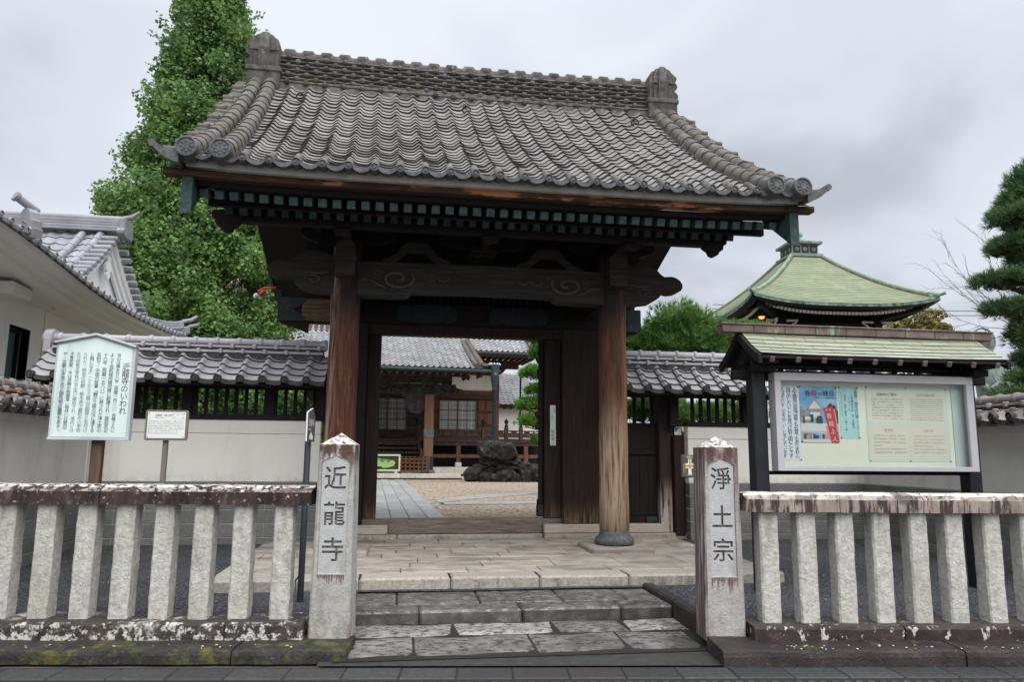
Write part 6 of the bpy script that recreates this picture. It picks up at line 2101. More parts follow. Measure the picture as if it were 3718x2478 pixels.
mb = MB(); mb.lathe([(.01, 2.15), (.2, 2.2), (.22, 2.5), (.18, 2.6), (.28, 2.7), (.28, 3.7), (.2, 3.8), (.24, 4.0), (.02, 4.2)], (-1.85, 5.6, 0), 14, 0)
mb.box(-2.1, -1.6, 5.8, 5.88, 2.1, 4.1, 0, 1)
hb(mb, 'hanging_lantern', ['black', 'glass_hall'])
# porch
for s_ in (.80, -3.8):
    mb = MB(); mb.box(s_ - .22, s_ + .22, 1.3, 1.74, .42, 4.05, .04, 0)
    mb.box(s_ - .24, s_ + .24, 1.28, 1.76, 1.95, 2.35, .01, 1)
    mb.box(s_ - .24, s_ + .24, 1.28, 1.76, .42, 1.05, .01, 2)
    mb.lathe([(.36, .24), (.36, .34), (.26, .44)], (s_, 1.52, 0), 16, 1)
    hb(mb, 'porch_pillar', ['hall_pillar', 'tile_disc', 'post_black'])
mb = MB()
bp = [(-4.9, 4.5), (-4.6, 4.2), (-4.1, 4.0), (-3.6, 3.95), (-2.9, 3.92), (-2.4, 4.03), (-1.5, 4.06), (-.6, 4.03), (-.1, 3.92), (.6, 3.95), (1.1, 4.0), (1.5, 4.08), (1.75, 4.05), (2.1, 4.18), (2.4, 4.14), (2.45, 4.30), (2.1, 4.40), (1.9, 4.52), (1.4, 4.55), (-4.5, 4.6)]
mb.prism(bp, (0, 1.36, 0), (1, 0, 0), (0, 0, 1), (0, .30, 0), 0)
mb.prism([(.58, 4.0), (.58, 3.3), (.3, 3.1), (-.05, 3.12), (-.25, 3.35), (-.4, 3.75), (-.5, 4.0)], (0, 1.40, 0), (1, 0, 0), (0, 0, 1), (0, .2, 0), 0)
mb.prism([(-3.5, 4.0), (-3.5, 3.3), (-3.2, 3.1), (-2.9, 3.12), (-2.7, 3.35), (-2.5, 4.0)], (0, 1.40, 0), (1, 0, 0), (0, 0, 1), (0, .2, 0), 0)
rr = random.Random(4)
for i in range(46):
    x = rr.uniform(-4.2, 2.2); z = rr.uniform(4.1, 4.55)
    mb.lathe([(.10, -.06), (.12, 0), (.07, .05), (.001, .06)], (x, 1.35, z), 7, 0, Matrix.Rotation(PI / 2, 4, 'X'))
hb(mb, 'porch_beam', ['hall_carved'])
mb = MB()
for s_ in (.8, -3.8, -1.5):
    mb.prism([(-.35, 0), (.35, 0), (.5, .2), (.85, .25), (.95, .42), (-.95, .42), (-.85, .25), (-.5, .2)], (s_, 1.3, 4.55), (1, 0, 0), (0, 0, 1), (0, .4, 0), 0)
mb.box(-5, 1.9, 1.42, 1.62, 4.6, 4.95, 0, 0)
mb.box(-5.4, 2.55, .9, 1.1, 4.90, 5.06, .02, 0)
mb.prism([(0, 0), (.3, .02), (.42, -.1), (.36, -.25), (.22, -.2), (.1, -.3), (0, -.2)], (2.3, .95, 5.0), (1, 0, 0), (0, 0, 1), (0, .12, 0), 0)
hb(mb, 'bracket', ['hall_carved'])
for i in range(24):
    s_ = -5.7 + i * .37
    if s_ > 2.75: continue
    mb = MB(); mb.bar((s_, -.20, 4.93), (s_, 2.4, 5.75), .11, .12, .004, 1); mb.bar((s_, -.26, 4.91), (s_, -.19, 4.93), .12, .13, .004, 0)
    hb(mb, 'rafter', ['copper_teal', 'hall_wood'])
def hall_slope(name, s0, s1, t0, z0, t1, z1, pitch, nr_, sagk=.06, par=None):
    mb = MB()
    nc = round((s1 - s0) / pitch)
    def P(s_, t):
        return Vector((s0 + (s1 - s0) * s_, t0 + (t1 - t0) * t, z0 + (z1 - z0) * (t * (1 - sagk) + sagk * t * t))), Vector((0, -(z1 - z0), (t1 - t0))).normalized()
    tile_slope(mb, P, nc, nr_, .062, .034, 6, .006, .1)
    for i in range(nc + 1):
        p, n_ = P(i / nc, 0)
        disc(mb, p + n_ * .05 + Vector((0, -.03, 0)), (0, -1, 0), .055, .08, 8, (1, 1))
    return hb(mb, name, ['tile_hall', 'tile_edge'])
hall_slope('porch_roof', -6.1, 3.0, -.62, 5.14, 4.4, 7.34, .285, 17, .12)
hall_slope('main_roof', -13, 6.75, 3.0, 6.50, 13.0, 13.6, .285, 36, .2)
mb = MB()
def vp(t): return Vector((3.02, -.60 + t * 4.6, 5.22 + t * 1.95 + .10 * (1 - t) ** 3))
tile_roll(mb, [vp(i / 16) for i in range(17)], .13)
tile_roll(mb, [vp(i / 16) + Vector((-.27, 0, -.02)) for i in range(17)], .12)
mb.tube([vp(0) + Vector((.0, 0, .02)), vp(0) + Vector((.24, -.02, .0)), vp(0) + Vector((.42, -.02, .13))], [.10, .08, .05], 8, 0)
hb(mb, 'verge_ridge', ['tile_mossy'])
mb = MB()
tile_roll(mb, [Vector((6.75, 3.0 + 10 * t, 6.62 + 7.1 * (t * .8 + .2 * t * t))) for t in [i / 20 for i in range(21)]], .15)
tile_roll(mb, [Vector((6.45, 3.0 + 10 * t, 6.60 + 7.1 * (t * .8 + .2 * t * t))) for t in [i / 20 for i in range(21)]], .13)
for i in range(22):
    t = i / 22
    mb.bar((6.8, 3.0 + 10 * t, 6.55 + 7.1 * (t * .8 + .2 * t * t)), (7.15, 3.0 + 10 * t, 6.55 + 7.1 * (t * .8 + .2 * t * t)), .3, .06, .01, 0)
hb(mb, 'verge_ridge', ['tile_mossy'])
mb = MB()
mb.add([(-6.1, -.5, 5.06), (3.05, -.5, 5.06), (3.05, 4.3, 7.1), (-6.1, 4.3, 7.1)], [(0, 1, 2, 3)])
mb.box(2.95, 3.05, -.5, .6, 4.80, 5.2, .01, 0)
mb.prism([(-.55, 5.05), (4.3, 7.05), (4.3, 6.7), (-.5, 4.75)], (2.98, 0, 0), (0, 1, 0), (0, 0, 1), (.08, 0, 0), 0)
hb(mb, 'porch_underside', ['hall_wood'])
mb = MB()
mb.add([(-13, 3.05, 6.42), (6.8, 3.05, 6.42), (6.8, 13, 13.3), (-13, 13, 13.3)], [(0, 1, 2, 3)])
mb.add([(-13, 3.2, 6.30), (6.7, 3.2, 6.30), (6.7, 6.3, 6.5), (-13, 6.3, 6.5)], [(0, 1, 2, 3)])
mb.box(-13, 6.7, 3.1, 3.25, 6.25, 6.45, .01, 0)
mb.box(-9, 6.2, 5.4, 5.7, 5.9, 6.35, .01, 0)
mb.prism([(4.6, 6.3), (6.6, 6.3), (6.0, 6.0), (5.4, 5.85), (5.2, 5.6), (4.6, 5.5)], (0, 5.0, 0), (1, 0, 0), (0, 0, 1), (0, .6, 0), 0)
mb.prism([(3.1, 6.42), (13, 13.3), (13, 12.6), (3.2, 5.95)], (6.7, 0, 0), (0, 1, 0), (0, 0, 1), (.1, 0, 0), 0)
hb(mb, 'main_underside', ['hall_wood'])
for i in range(40):
    s_ = -6 + i * .32
    if s_ > 6.6: continue
    mb = MB(); mb.box(s_ - .05, s_ + .05, 3.12, 5.9, 6.16, 6.28, .004, 0)
    hb(mb, 'main_rafter', ['hall_wood'])
mb = MB()
mb.tube([(-6.2, -.72, 5.06), (3.85, -.72, 5.02)], .085, 10, 0)
for i in range(14): mb.tube([(-5.6 + i * .7, -.72, 4.93), (-5.6 + i * .7, -.72, 5.16)], .02, 5, 0)
mb.tube([(2.9, 2.85, 6.40), (6.9, 2.85, 6.40)], .085, 10, 0)
hb(mb, 'gutter', ['copper_dark'])
mb = MB()
mb.lathe([(.105, .1), (.105, 4.12), (.14, 4.16), (.11, 4.22), (.12, 4.30), (.20, 4.75), (.19, 5.0), (.16, 5.06), (.25, 5.36), (.23, 5.38), (.14, 5.1)], (3.60, -.72, 0), 16, 0)
for k in range(10):
    a = k * PI / 5; mb.lathe([(.05, 5.33), (.06, 5.38), (.02, 5.42)], (3.60 + .23 * math.cos(a), -.72 + .23 * math.sin(a), 0), 6, 1)
mb.lathe([(.07, 0), (.06, .02), (.001, .03)], (3.60, -.92, 4.88), 12, 2, Matrix.Rotation(PI / 2, 4, 'X'))
hb(mb, 'downpipe', ['copper_dark', 'alu', 'copper_brown'])
# porch steps, lattice barrier
mb = MB()
for i in range(6): mb.box(-3.4, .45, 1.7 + i * .42, 4.5, .50 + i * .22, .62 + i * .22, .02, 0); mb.box(-3.4, .45, 1.86 + i * .42, 4.5, .40 + i * .22, .52 + i * .22, 0, 1)
mb.box(-3.5, .6, 4.2, 6, 1.70, 1.92, .02, 0)
hb(mb, 'stairs', ['hall_wood', 'black'])
mb = MB()
mb.bar((.50, 1.5, 1.15), (.50, 4.4, 2.55), .10, .12, .01, 0); mb.bar((.50, 1.5, .75), (.50, 4.4, 2.15), .08, .08, .01, 0)
mb.box(.43, .57, 1.4, 1.54, .4, 1.4, .01, 0)
hb(mb, 'stair_rail', ['hall_wood'])
bar = thing('lattice_barrier', 'low brown wooden lattice barrier in front of the hall steps', 'barrier', HO + Vector((.05, .8, .26)), rad(4.25))
mb = MB()
for i in range(7): x = -.62 + i * .2; mb.box(x - .03, x + .03, -.03, .03, .06, .78, .006, 0)
for z in (.12, .30, .48, .66): mb.box(-.72, .72, -.02, .02, z - .03, z + .03, .004, 0)
mb.build('lattice', ['hall_wood_red'], bar, False)
for x in (-.66, .66):
    mb = MB(); mb.box(x - .05, x + .05, -.25, .25, 0, .07, .01, 0); mb.box(x - .04, x + .04, -.04, .04, .05, .82, .006, 0)
    mb.build('stand', ['hall_wood_red'], bar, False)
gsn = thing('green_screen', 'low framed screen with a pale green cloud-shaped panel before the hall steps', 'screen', HO + Vector((-1.62, .5, .26)), rad(4.25))
mb = MB()
for (a, b_, c, d) in ((-1.0, 1.0, .80, .88), (-1.0, 1.0, .10, .18), (-1.0, -.90, .18, .80), (.92, 1.0, .18, .80)): mb.box(a, b_, -.04, .04, c, d, .006, 0)
mb.build('frame', ['sign_green'], gsn, False)
mb = MB(); mb.box(-.9, .92, -.01, .01, .18, .80, 0, 0); mb.build('panel', ['hall_wood'], gsn, False)
mb = MB()
cl = []
for (cx, r_) in ((.58, .20), (.30, .24), (-.0, .28), (-.30, .24), (-.58, .20)):
    for k in range(7):
        a = rad(20 + k * 140 / 6); cl.append((cx + r_ * 1.0 * math.cos(a), .42 + r_ * math.sin(a)))
cl += [(-.70, .34), (-.40, .26), (-.2, .25), (-.12, .32), (.12, .32), (.2, .25), (.40, .26), (.70, .34)]
mb.prism(cl, (0, -.03, 0), (1, 0, 0), (0, 0, 1), (0, .02, 0), 0)
mb.build('cloud_panel', ['lime'], gsn, False)
mb = MB()
for x in (-.8, .8): mb.box(x - .06, x + .06, -.28, .2, 0, .10, .01, 0)
mb.build('foot', ['stone_pale'], gsn, False)

# corridor wing beyond the hall's right corner
wing = thing('side_wing', 'white walled side wing with grey tile roof beside the dark hall', 'building', HO, rad(4.25))
mb = MB()
def Pw(s_, t): return Vector((5.2 + s_ * 7, 8.4 + t * 3.2, 4.10 + 2.2 * t)), Vector((0, -.55, 1)).normalized()
tile_slope(mb, Pw, 22, 14, .05, .03, 5, .004, .1)
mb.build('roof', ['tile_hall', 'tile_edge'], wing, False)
mb = MB(); mb.box(5.15, 12, 9.2, 9.5, .3, 4.3, 0, 0); mb.build('wall', ['plaster'], wing, False)
mb = MB()
mb.box(5.15, 12, 8.5, 9.3, 3.96, 4.06, .01, 0)
for i in range(16): mb.box(5.3 + i * .42, 5.4 + i * .42, 8.45, 9.2, 3.88, 3.97, .01, 0)
mb.box(5.15, 12, 9.1, 9.2, 2.2, 2.45, .01, 0)
mb.tube([(7.0, 8.3, .5), (7.0, 8.3, 6.0)], .06, 8, 1)
mb.build('timber', ['hall_wood', 'black'], wing, False)

# ------------------------------------------------------------------ rocks
def rock_mesh(mb, c, r, seed, mat=0, n=20):
    rg = np.random.default_rng(seed)
    ks = rg.normal(size=(7, 3)) * 1.6; ph = rg.uniform(0, 6.28, 7)
    kf = rg.normal(size=(6, 3)) * 5; pf = rg.uniform(0, 6.28, 6)
    pl = rg.normal(size=(16, 3)); pl /= np.linalg.norm(pl, axis=1)[:, None]
    ph_ = rg.uniform(.74, .97, 16)
    def fn(u, v):
        a, b_ = 2 * PI * u, PI * v
        d = np.array([math.sin(b_) * math.cos(a), math.sin(b_) * math.sin(a), math.cos(b_)])
        k = .92 / (np.abs(d) ** 4).sum() ** .25 + .10 * np.sin(ks @ d + ph).sum() / 2 + .025 * np.sin(kf @ d + pf).sum()
        for q, h_ in zip(pl, ph_):        # broken flats
            dd = q @ d
            if dd > .3: k = min(k, h_ / dd)
        k += .02 * math.sin(d[0] * 23 + d[2] * 17) * math.sin(d[1] * 19 - d[2] * 13)
        return (c[0] + r[0] * k * d[0], c[1] + r[1] * k * d[1], c[2] + r[2] * k * d[2])
    mb.grid(fn, n * 2, n, mat, False)
rk = thing('rock_mound', 'mound of dark mossy boulders topped by one large flat rock in the courtyard', 'rocks', (4.45, 32.6, CZ))
def rkb(c, r, seed):
    mb = MB(); rock_mesh(mb, (c[0], c[1], c[2]), r, seed); return mb.build('boulder', ['rock'], rk, True)
def wx(u): return 2.87 + (u - 1063) / 174 * 3.33
rkb((4.32, 32.6, 1.60), (1.02, .8, .54), 5)
k = 10
for (u, z, rx, rz) in ((1078, .62, .42, .36), (1105, .52, .38, .28), (1128, .50, .40, .28), (1150, .60, .50, .38), (1175, .52, .42, .28), (1200, .58, .42, .34), (1222, .68, .50, .50), (1232, .48, .35, .25),
                       (1100, .90, .36, .24), (1122, .86, .30, .22), (1142, 1.0, .34, .24), (1165, .92, .36, .24), (1188, .98, .36, .26), (1208, .95, .30, .26),
                       (1112, 1.14, .34, .2), (1135, 1.18, .3, .18), (1158, 1.2, .34, .2), (1180, 1.18, .3, .18)):
    rkb((wx(u) , 32.45 + (.25 if z > .8 else 0), z), (rx, .45, rz), k); k += 1

# ================================================================== GREEN-ROOFED PAVILION
bf = thing('bell_pavilion', 'pavilion with curved green copper pyramid roof and white rafter tips, beyond the notice case', 'building', (12.90, 22.13, CZ), rad(-4.0))
BL, BC, BZ = 2.80, 5.60, 7.66
HB = .46
def bprof(k):                             # k: 0 eave .. 1 top
    return BC + (BZ - BC) * (.72 * k + .28 * k * k)
for fidx in range(4):
    Mb = Matrix.Rotation(fidx * PI / 2, 4, 'Z')
    def S(u, k):
        h = BL + (HB - BL) * k
        x = (u * 2 - 1) * h
        up = .24 * abs(u * 2 - 1) ** 3.0 * (1 - k) ** 2
        return Mb @ Vector((x, -h - .05 * abs(u * 2 - 1) ** 3 * (1 - k), bprof(k) + up))
    mb = MB()
    NRW = 26
    for j in range(NRW):
        k0, k1 = j / NRW, (j + 1.05) / NRW
        V = []
        for i in range(25):
            p = S(i / 24, k0); V.append(p + Vector((0, 0, .014)))
        for i in range(25): V.append(S(i / 24, min(k1, 1)))
        for i in range(25): V.append(S(i / 24, k0) - Vector((0, 0, .004)))
        mb.add(V, [[i, i + 1, 26 + i, 25 + i] for i in range(24)], 0, True)
        mb.add(V, [[50 + i, 51 + i, i + 1, i] for i in range(24)], 1)
    mb.build('copper_roof', ['copper_green', 'copper_seam'], bf, False)
    mb = MB()
    V = []
    for i in range(25):
        p = S(i / 24, 0); V += [p + Vector((0, 0, .02)), p - Vector((0, 0, .075)), Mb @ Vector(((i / 24 * 2 - 1) * BL * .93, -BL * .93, p.z - .15))]
    mb.add(V, [[i * 3, i * 3 + 1, i * 3 + 4, i * 3 + 3] for i in range(24)], 0)
    mb.add(V, [[i * 3 + 1, i * 3 + 2, i * 3 + 5, i * 3 + 4] for i in range(24)], 1)
    mb.build('eave_edge', ['copper_edge', 'black'], bf, False)
    mb = MB()
    pts = [S(1, k) + Vector((0, 0, .06)) for k in [i / 14 for i in range(15)]]
    dd = (pts[0] - pts[1]); dd.z = 0; dd.normalize()
    mb.tube([p + Vector((0, 0, -.01)) for p in pts], .055, 8, 0)
    mb.tube([p + Vector((0, 0, -.07)) for p in pts[1:]], .075, 8, 1)
    mb.tube([pts[0] + dd * .16 + Vector((0, 0, .06)), pts[0] + Vector((0, 0, .02)), pts[1] + Vector((0, 0, .0))], .05, 8, 0)
    mb.box(pts[1].x - .09, pts[1].x + .09, pts[1].y - .09, pts[1].y + .09, pts[1].z - .12, pts[1].z + .05, .02, 0)
    mb.build('hip_ridge', ['copper_verdigris', 'copper_brown'], bf, False)
    if fidx in (0, 3):
        for i in range(40):
            x = -2.22 + 4.44 * i / 39
            zz_ = BC - .20 + .26 * abs(x / 2.3) ** 3
            mb = MB()
            V = Mb @ Vector((x, -2.30, zz_))
            a, b_ = Mb @ Vector((x, -1.4, zz_ + .10)), Mb @ Vector((x, -2.36, zz_))
            mb.bar(tuple(b_), tuple(a), .06, .06, .003, 1)
            mb.bar(tuple(b_ + (b_ - a).normalized() * .012), tuple(b_ + (a - b_) * .02), .085, .085, .002, 0)
            mb.build('rafter', ['white_paint', 'black'], bf, False)
mb = MB()
mb.add([(-2.5, -2.5, BC - .04), (2.5, -2.5, BC - .04), (2.5, 2.5, BC - .04), (-2.5, 2.5, BC - .04)], [(0, 1, 2, 3)])
for sx in (-1, 1):
    for sy in (-1, 1):
        mb.box(sx * 1.5 - .16, sx * 1.5 + .16, sy * 1.5 - .16, sy * 1.5 + .16, .9, BC - .1, .02)
        mb.bar((sx * 1.3, sy * 1.3, BC - .28), (sx * 2.5, sy * 2.5, BC + .02), .16, .18, .02)
for z, hgt in ((BC - .55, .2), (BC - 1.0, .22), (2.6, .2)):
    mb.box(-1.75, 1.75, -1.62, -1.42, z, z + hgt, .01); mb.box(-1.75, 1.75, 1.42, 1.62, z, z + hgt, .01)
    mb.box(-1.62, -1.42, -1.75, 1.75, z, z + hgt, .01); mb.box(1.42, 1.62, -1.75, 1.75, z, z + hgt, .01)
mb.box(-1.42, 1.42, -1.42, 1.42, BC - .8, BC - .1, 0)
mb.build('timber_frame', ['black'], bf, False)
for fidx in (0, 3):
    Mb = Matrix.Rotation(fidx * PI / 2, 4, 'Z')
    for sg in (-1, 1):
        mb = MB()
        for dx_ in (-.28, .28):
            x = sg * 1.5
            pts = [(x + dx_ * 1.6, -1.75, BC - .36), (x + dx_ * 1.55, -1.75, BC - .40), (x + dx_ * 1.2, -1.76, BC - .45), (x + dx_ * 1.0, -1.77, BC - .58), (x + dx_ * .75, -1.76, BC - .64)]
            mb.tube([Mb @ Vector(p) for p in pts], .032, 6, 0)
            mb.tube([Mb @ Vector((x + dx_ * .5, -1.76, BC - .345)), Mb @ Vector((x + dx_ * 1.75, -1.76, BC - .335))], .038, 6, 0)
        mb.build('bracket', ['stone_pale'], bf, False)
mb = MB(); mb.box(-2.6, 2.6, -2.6, 2.6, 0, .9, .03); mb.build('stone_base', ['stone_pale'], bf, False)
mb = MB()
mb.box(-.56, .56, -.56, .56, BZ - .04, BZ + .06, .01); mb.box(-.44, .44, -.44, .44, BZ + .06, BZ + .40, .01)
mb.box(-.55, .55, -.55, .55, BZ + .40, BZ + .49, .01)
for fidx in range(4):
    Mb = Matrix.Rotation(fidx * PI / 2, 4, 'Z')
    for i in range(3):
        x = -.28 + i * .28
        mb.box(x - .12, x + .12, -.452, -.441, BZ + .10, BZ + .36, .003, 2, Mb)
        for k in range(5):
            a = k * 2 * PI / 5 + PI / 2
            c = Mb @ Vector((x + .045 * math.cos(a), -.455, BZ + .23 + .045 * math.sin(a)))
            mb.lathe([(.032, -.004), (.026, .006), (.001, .008)], c, 8, 0, Mb @ Matrix.Rotation(PI / 2, 4, 'X'))
mb.lathe([(.33, BZ + .49), (.32, BZ + .55), (.25, BZ + .64), (.12, BZ + .70), (.09, BZ + .74), (.15, BZ + .79), (.12, BZ + .90), (.01, BZ + .96)], (0, 0, 0), 20, 1)
mb.build('roof_finial', ['bronze', 'copper_verdigris', 'iron'], bf, False)
lamp = thing('hanging_lamp', 'lit orange lamp hanging under the green pavilion eave', 'lamp', (10.9, 21.0, 5.4))
mb = MB(); mb.lathe([(.001, -.10), (.07, -.08), (.10, 0), (.07, .08), (.001, .10)], (0, 0, .42), 14, 0); mb.build('bulb', ['lamp_glow'], lamp, False)
mb = MB(); mb.lathe([(.16, .40), (.13, .50), (.04, .56), (.01, .60), (.01, .9)], (0, 0, 0), 14, 0); mb.build('lamp_shade', ['copper_brown'], lamp, False)

# ================================================================== TREES
def fast_mesh(name, V, F, mats, parent, mi=None):
    me = bpy.data.meshes.new(name)
    V = np.asarray(V, dtype=np.float32); F = np.asarray(F, dtype=np.int32)
    k = F.shape[1]
    me.vertices.add(len(V)); me.vertices.foreach_set('co', V.ravel())
    me.loops.add(F.size); me.loops.foreach_set('vertex_index', F.ravel())
    me.polygons.add(len(F)); me.polygons.foreach_set('loop_start', np.arange(len(F), dtype=np.int32) * k)
    me.polygons.foreach_set('loop_total', np.full(len(F), k, dtype=np.int32))
    for q in mats: me.materials.append(A[q])
    me.update(calc_edges=True)
    o = bpy.data.objects.new(name, me); COL.objects.link(o)
    if parent is not None: o.parent = parent
    return o
def leaf_quads(C, Nrm, size, rg, asp=.8):
    """fan-like leaf faces at C, roughly facing Nrm"""
    n = len(C)
    Nn = Nrm + rg.normal(size=(n, 3)) * .55
    Nn /= np.linalg.norm(Nn, axis=1)[:, None]
    r = rg.normal(size=(n, 3))
    U = np.cross(Nn, r); U /= np.linalg.norm(U, axis=1)[:, None]
    W = np.cross(Nn, U)
    s_ = (size * rg.uniform(.6, 1.25, n))[:, None]
    P0 = C - W * s_ * .5
    P1 = C + U * s_ * .5 * asp + W * s_ * .15
    P2 = C + W * s_ * .5 + Nn * s_ * .12
    P3 = C - U * s_ * .5 * asp + W * s_ * .15
    V = np.stack([P0, P1, P2, P3], 1).reshape(-1, 3)
    F = np.arange(4 * n).reshape(n, 4)
    return V, F
def clump_points(c, r, n, rg, shell=.55):
    d = rg.normal(size=(n, 3)); d /= np.linalg.norm(d, axis=1)[:, None]
    k = rg.uniform(shell, 1, n) ** .6
    P = np.asarray(c) + d * np.asarray(r) * k[:, None]
    return P, d
def trunk_tube(mb, pts, r0_, r1_, n=8):
    k = len(pts)
    mb.tube(pts, [r0_ + (r1_ - r0_) * i / (k - 1) for i in range(k)], n, 0)

# ginkgo
gk = thing('ginkgo_tree', 'tall conical bright green ginkgo tree rising behind the left wall', 'tree', (-5.7, 21, CZ))
mb = MB()
trunk_tube(mb, [(0, 0, 0), (.05, .1, 3), (-.1, 0, 7), (.1, .1, 12), (.0, 0, 16.5)], .42, .04, 10)
rg = np.random.default_rng(11)
VV = []; FF = []; nv = 0
def crown_r(z):
    return float(np.interp(z, [.8, 2.5, 5, 8, 9.5, 11.2, 13.1, 14.6, 16.5, 17.8], [1.9, 2.5, 2.5, 1.95, 1.62, 1.28, .88, .58, .25, .05]))
cl = []
for i in range(1150):
    z = 1.2 + 16.2 * (rg.uniform() ** 1.25)
    a = rg.uniform(0, 2 * PI)
    R_ = crown_r(z) * rg.uniform(.30, 1.0) ** .45
    R_ *= 1 + .12 * math.sin(a * 3 + z * 1.3) + .07 * math.sin(a * 5 - z * 2.1)
    cl.append((R_ * math.cos(a), R_ * math.sin(a), z, rg.uniform(.30, .66) * (1 if z < 10 else .8)))
for (x, y, z, r_) in cl:
    if rg.uniform() < .06 and z > 2:
        mb.tube([(0, 0, max(0, z - 1.6)), (x * .5, y * .5, z - .7), (x, y, z)], [.07, .045, .015], 5, 0)
    up = np.array([x, y, 2.2]); up /= np.linalg.norm(up)
    n = int(310 * (r_ / .5) ** 2)
    d = rg.normal(size=(n, 3)); d /= np.linalg.norm(d, axis=1)[:, None]
    k = rg.uniform(.25, 1, n) ** .5
    P = d * k[:, None] * r_ * np.array([.85, .85, .8])
    ax = P @ up
    P = P + np.outer(np.abs(ax) * .55 * (ax > 0), up)
    P = P + np.array([x, y, z])
    V, F = leaf_quads(P, d * .8 + np.array([0, 0, .55]), .092, rg, 1.1)
    VV.append(V); FF.append(F + nv); nv += len(V)
# upswept shoots feathering the outline
for i in range(240):
    z = rg.uniform(2, 17.2); a = rg.uniform(0, 2 * PI)
    R_ = crown_r(z) * .95
    b0 = np.array([R_ * math.cos(a), R_ * math.sin(a), z])
    dr_ = np.array([math.cos(a) * .8, math.sin(a) * .8, .9]); ln = rg.uniform(.4, .95)
    n = 55
    t_ = rg.uniform(0, 1, n)
    P = b0 + np.outer(t_ * ln, dr_) + rg.normal(size=(n, 3)) * (.16 * (1 - t_ * .7))[:, None]
    V, F = leaf_quads(P, rg.normal(size=(n, 3)) + np.array([0, 0, .6]), .098, rg, 1.1)
    VV.append(V); FF.append(F + nv); nv += len(V)
fast_mesh('crown', np.concatenate(VV), np.concatenate(FF), ['leaf_ginkgo'], gk)
mb.build('trunk', ['bark'], gk, False)

def needle_pad(c, r, ntuft, ln, rg, wd=.010, per=11):
    """flattened cloud of pine tufts: needles fan up and out"""
    d = rg.normal(size=(ntuft, 3)); d /= np.linalg.norm(d, axis=1)[:, None]
    d[:, 2] = np.where(d[:, 2] < -.25, -d[:, 2] * .5, d[:, 2])
    k = rg.uniform(.5, 1, ntuft) ** .5
    lump = 1 + .10 * np.sin(d[:, 0] * 7 + c[0] * 3) + .10 * np.sin(d[:, 1] * 6 + d[:, 2] * 5 + c[2])
    P = np.asarray(c) + d * np.asarray(r) * (k * lump)[:, None]
    ax = d * np.array([.8, .8, .6]) + np.array([0, 0, .65]) + rg.normal(size=(ntuft, 3)) * .25
    ax /= np.linalg.norm(ax, axis=1)[:, None]
    P = np.repeat(P, per, 0); ax = np.repeat(ax, per, 0)
    n = len(P)
    nd = ax + rg.normal(size=(n, 3)) * .50
    nd /= np.linalg.norm(nd, axis=1)[:, None]
    sd_ = np.cross(nd, rg.normal(size=(n, 3))); sd_ /= np.linalg.norm(sd_, axis=1)[:, None]
    l_ = (ln * rg.uniform(.7, 1.15, n))[:, None]
    V = np.stack([P - sd_ * wd * .5, P + sd_ * wd * .5, P + nd * l_ + sd_ * wd * .18, P + nd * l_ - sd_ * wd * .18], 1).reshape(-1, 3)
    return V
def pine(name, label, base, trunks, pads, m, seed, ln=.13, wd=.012, dens=520, group=None):
    t = thing(name, label, 'tree', base, 0, group)
    rg = np.random.default_rng(seed)
    B_ = np.array(base)
    VV = []
    mb = MB()
    for (c, r) in pads:
        area = (r[0] * r[1] + r[0] * r[2] + r[1] * r[2]) / 3 * 4
        # several lobes per pad keep its outline uneven
        nl = max(3, int(3 + r[0] * 4))
        for q in range(nl):
            o = rg.uniform(-1, 1, 3) * np.array(r) * .5
            rr_ = np.array(r) * rg.uniform(.42, .60)
            VV.append(needle_pad(np.array(c) - B_ + o, rr_, max(20, int(dens * area / nl * .62)), ln, rg, wd))
        VV.append(needle_pad(np.array(c) - B_, np.array(r) * .9, int(dens * area * .8), ln, rg, wd))
        # twigs inside the pad
        for q in range(5):
            e_ = np.array(c) - B_ + rg.uniform(-.8, .8, 3) * np.array(r) * np.array([1, 1, .4])
            cc = np.array(c) - B_ - np.array([0, 0, r[2] * .6])
            mb.tube([tuple(cc), tuple((cc + e_) / 2 - np.array([0, 0, .03])), tuple(e_)], [.022, .016, .008], 5, 0)
    V = np.concatenate(VV)
    fast_mesh('crown', V, np.arange(len(V)).reshape(-1, 4), [m], t)
    for pts in trunks:
        pts = [tuple(np.array(p[:3]) - B_) for p in pts[:-1]] + [pts[-1]]
        rr_ = pts[-1]
        trunk_tube(mb, pts[:-1], rr_[0], rr_[1], 8)
    mb.build('trunk', ['bark'], t, False)
    return t
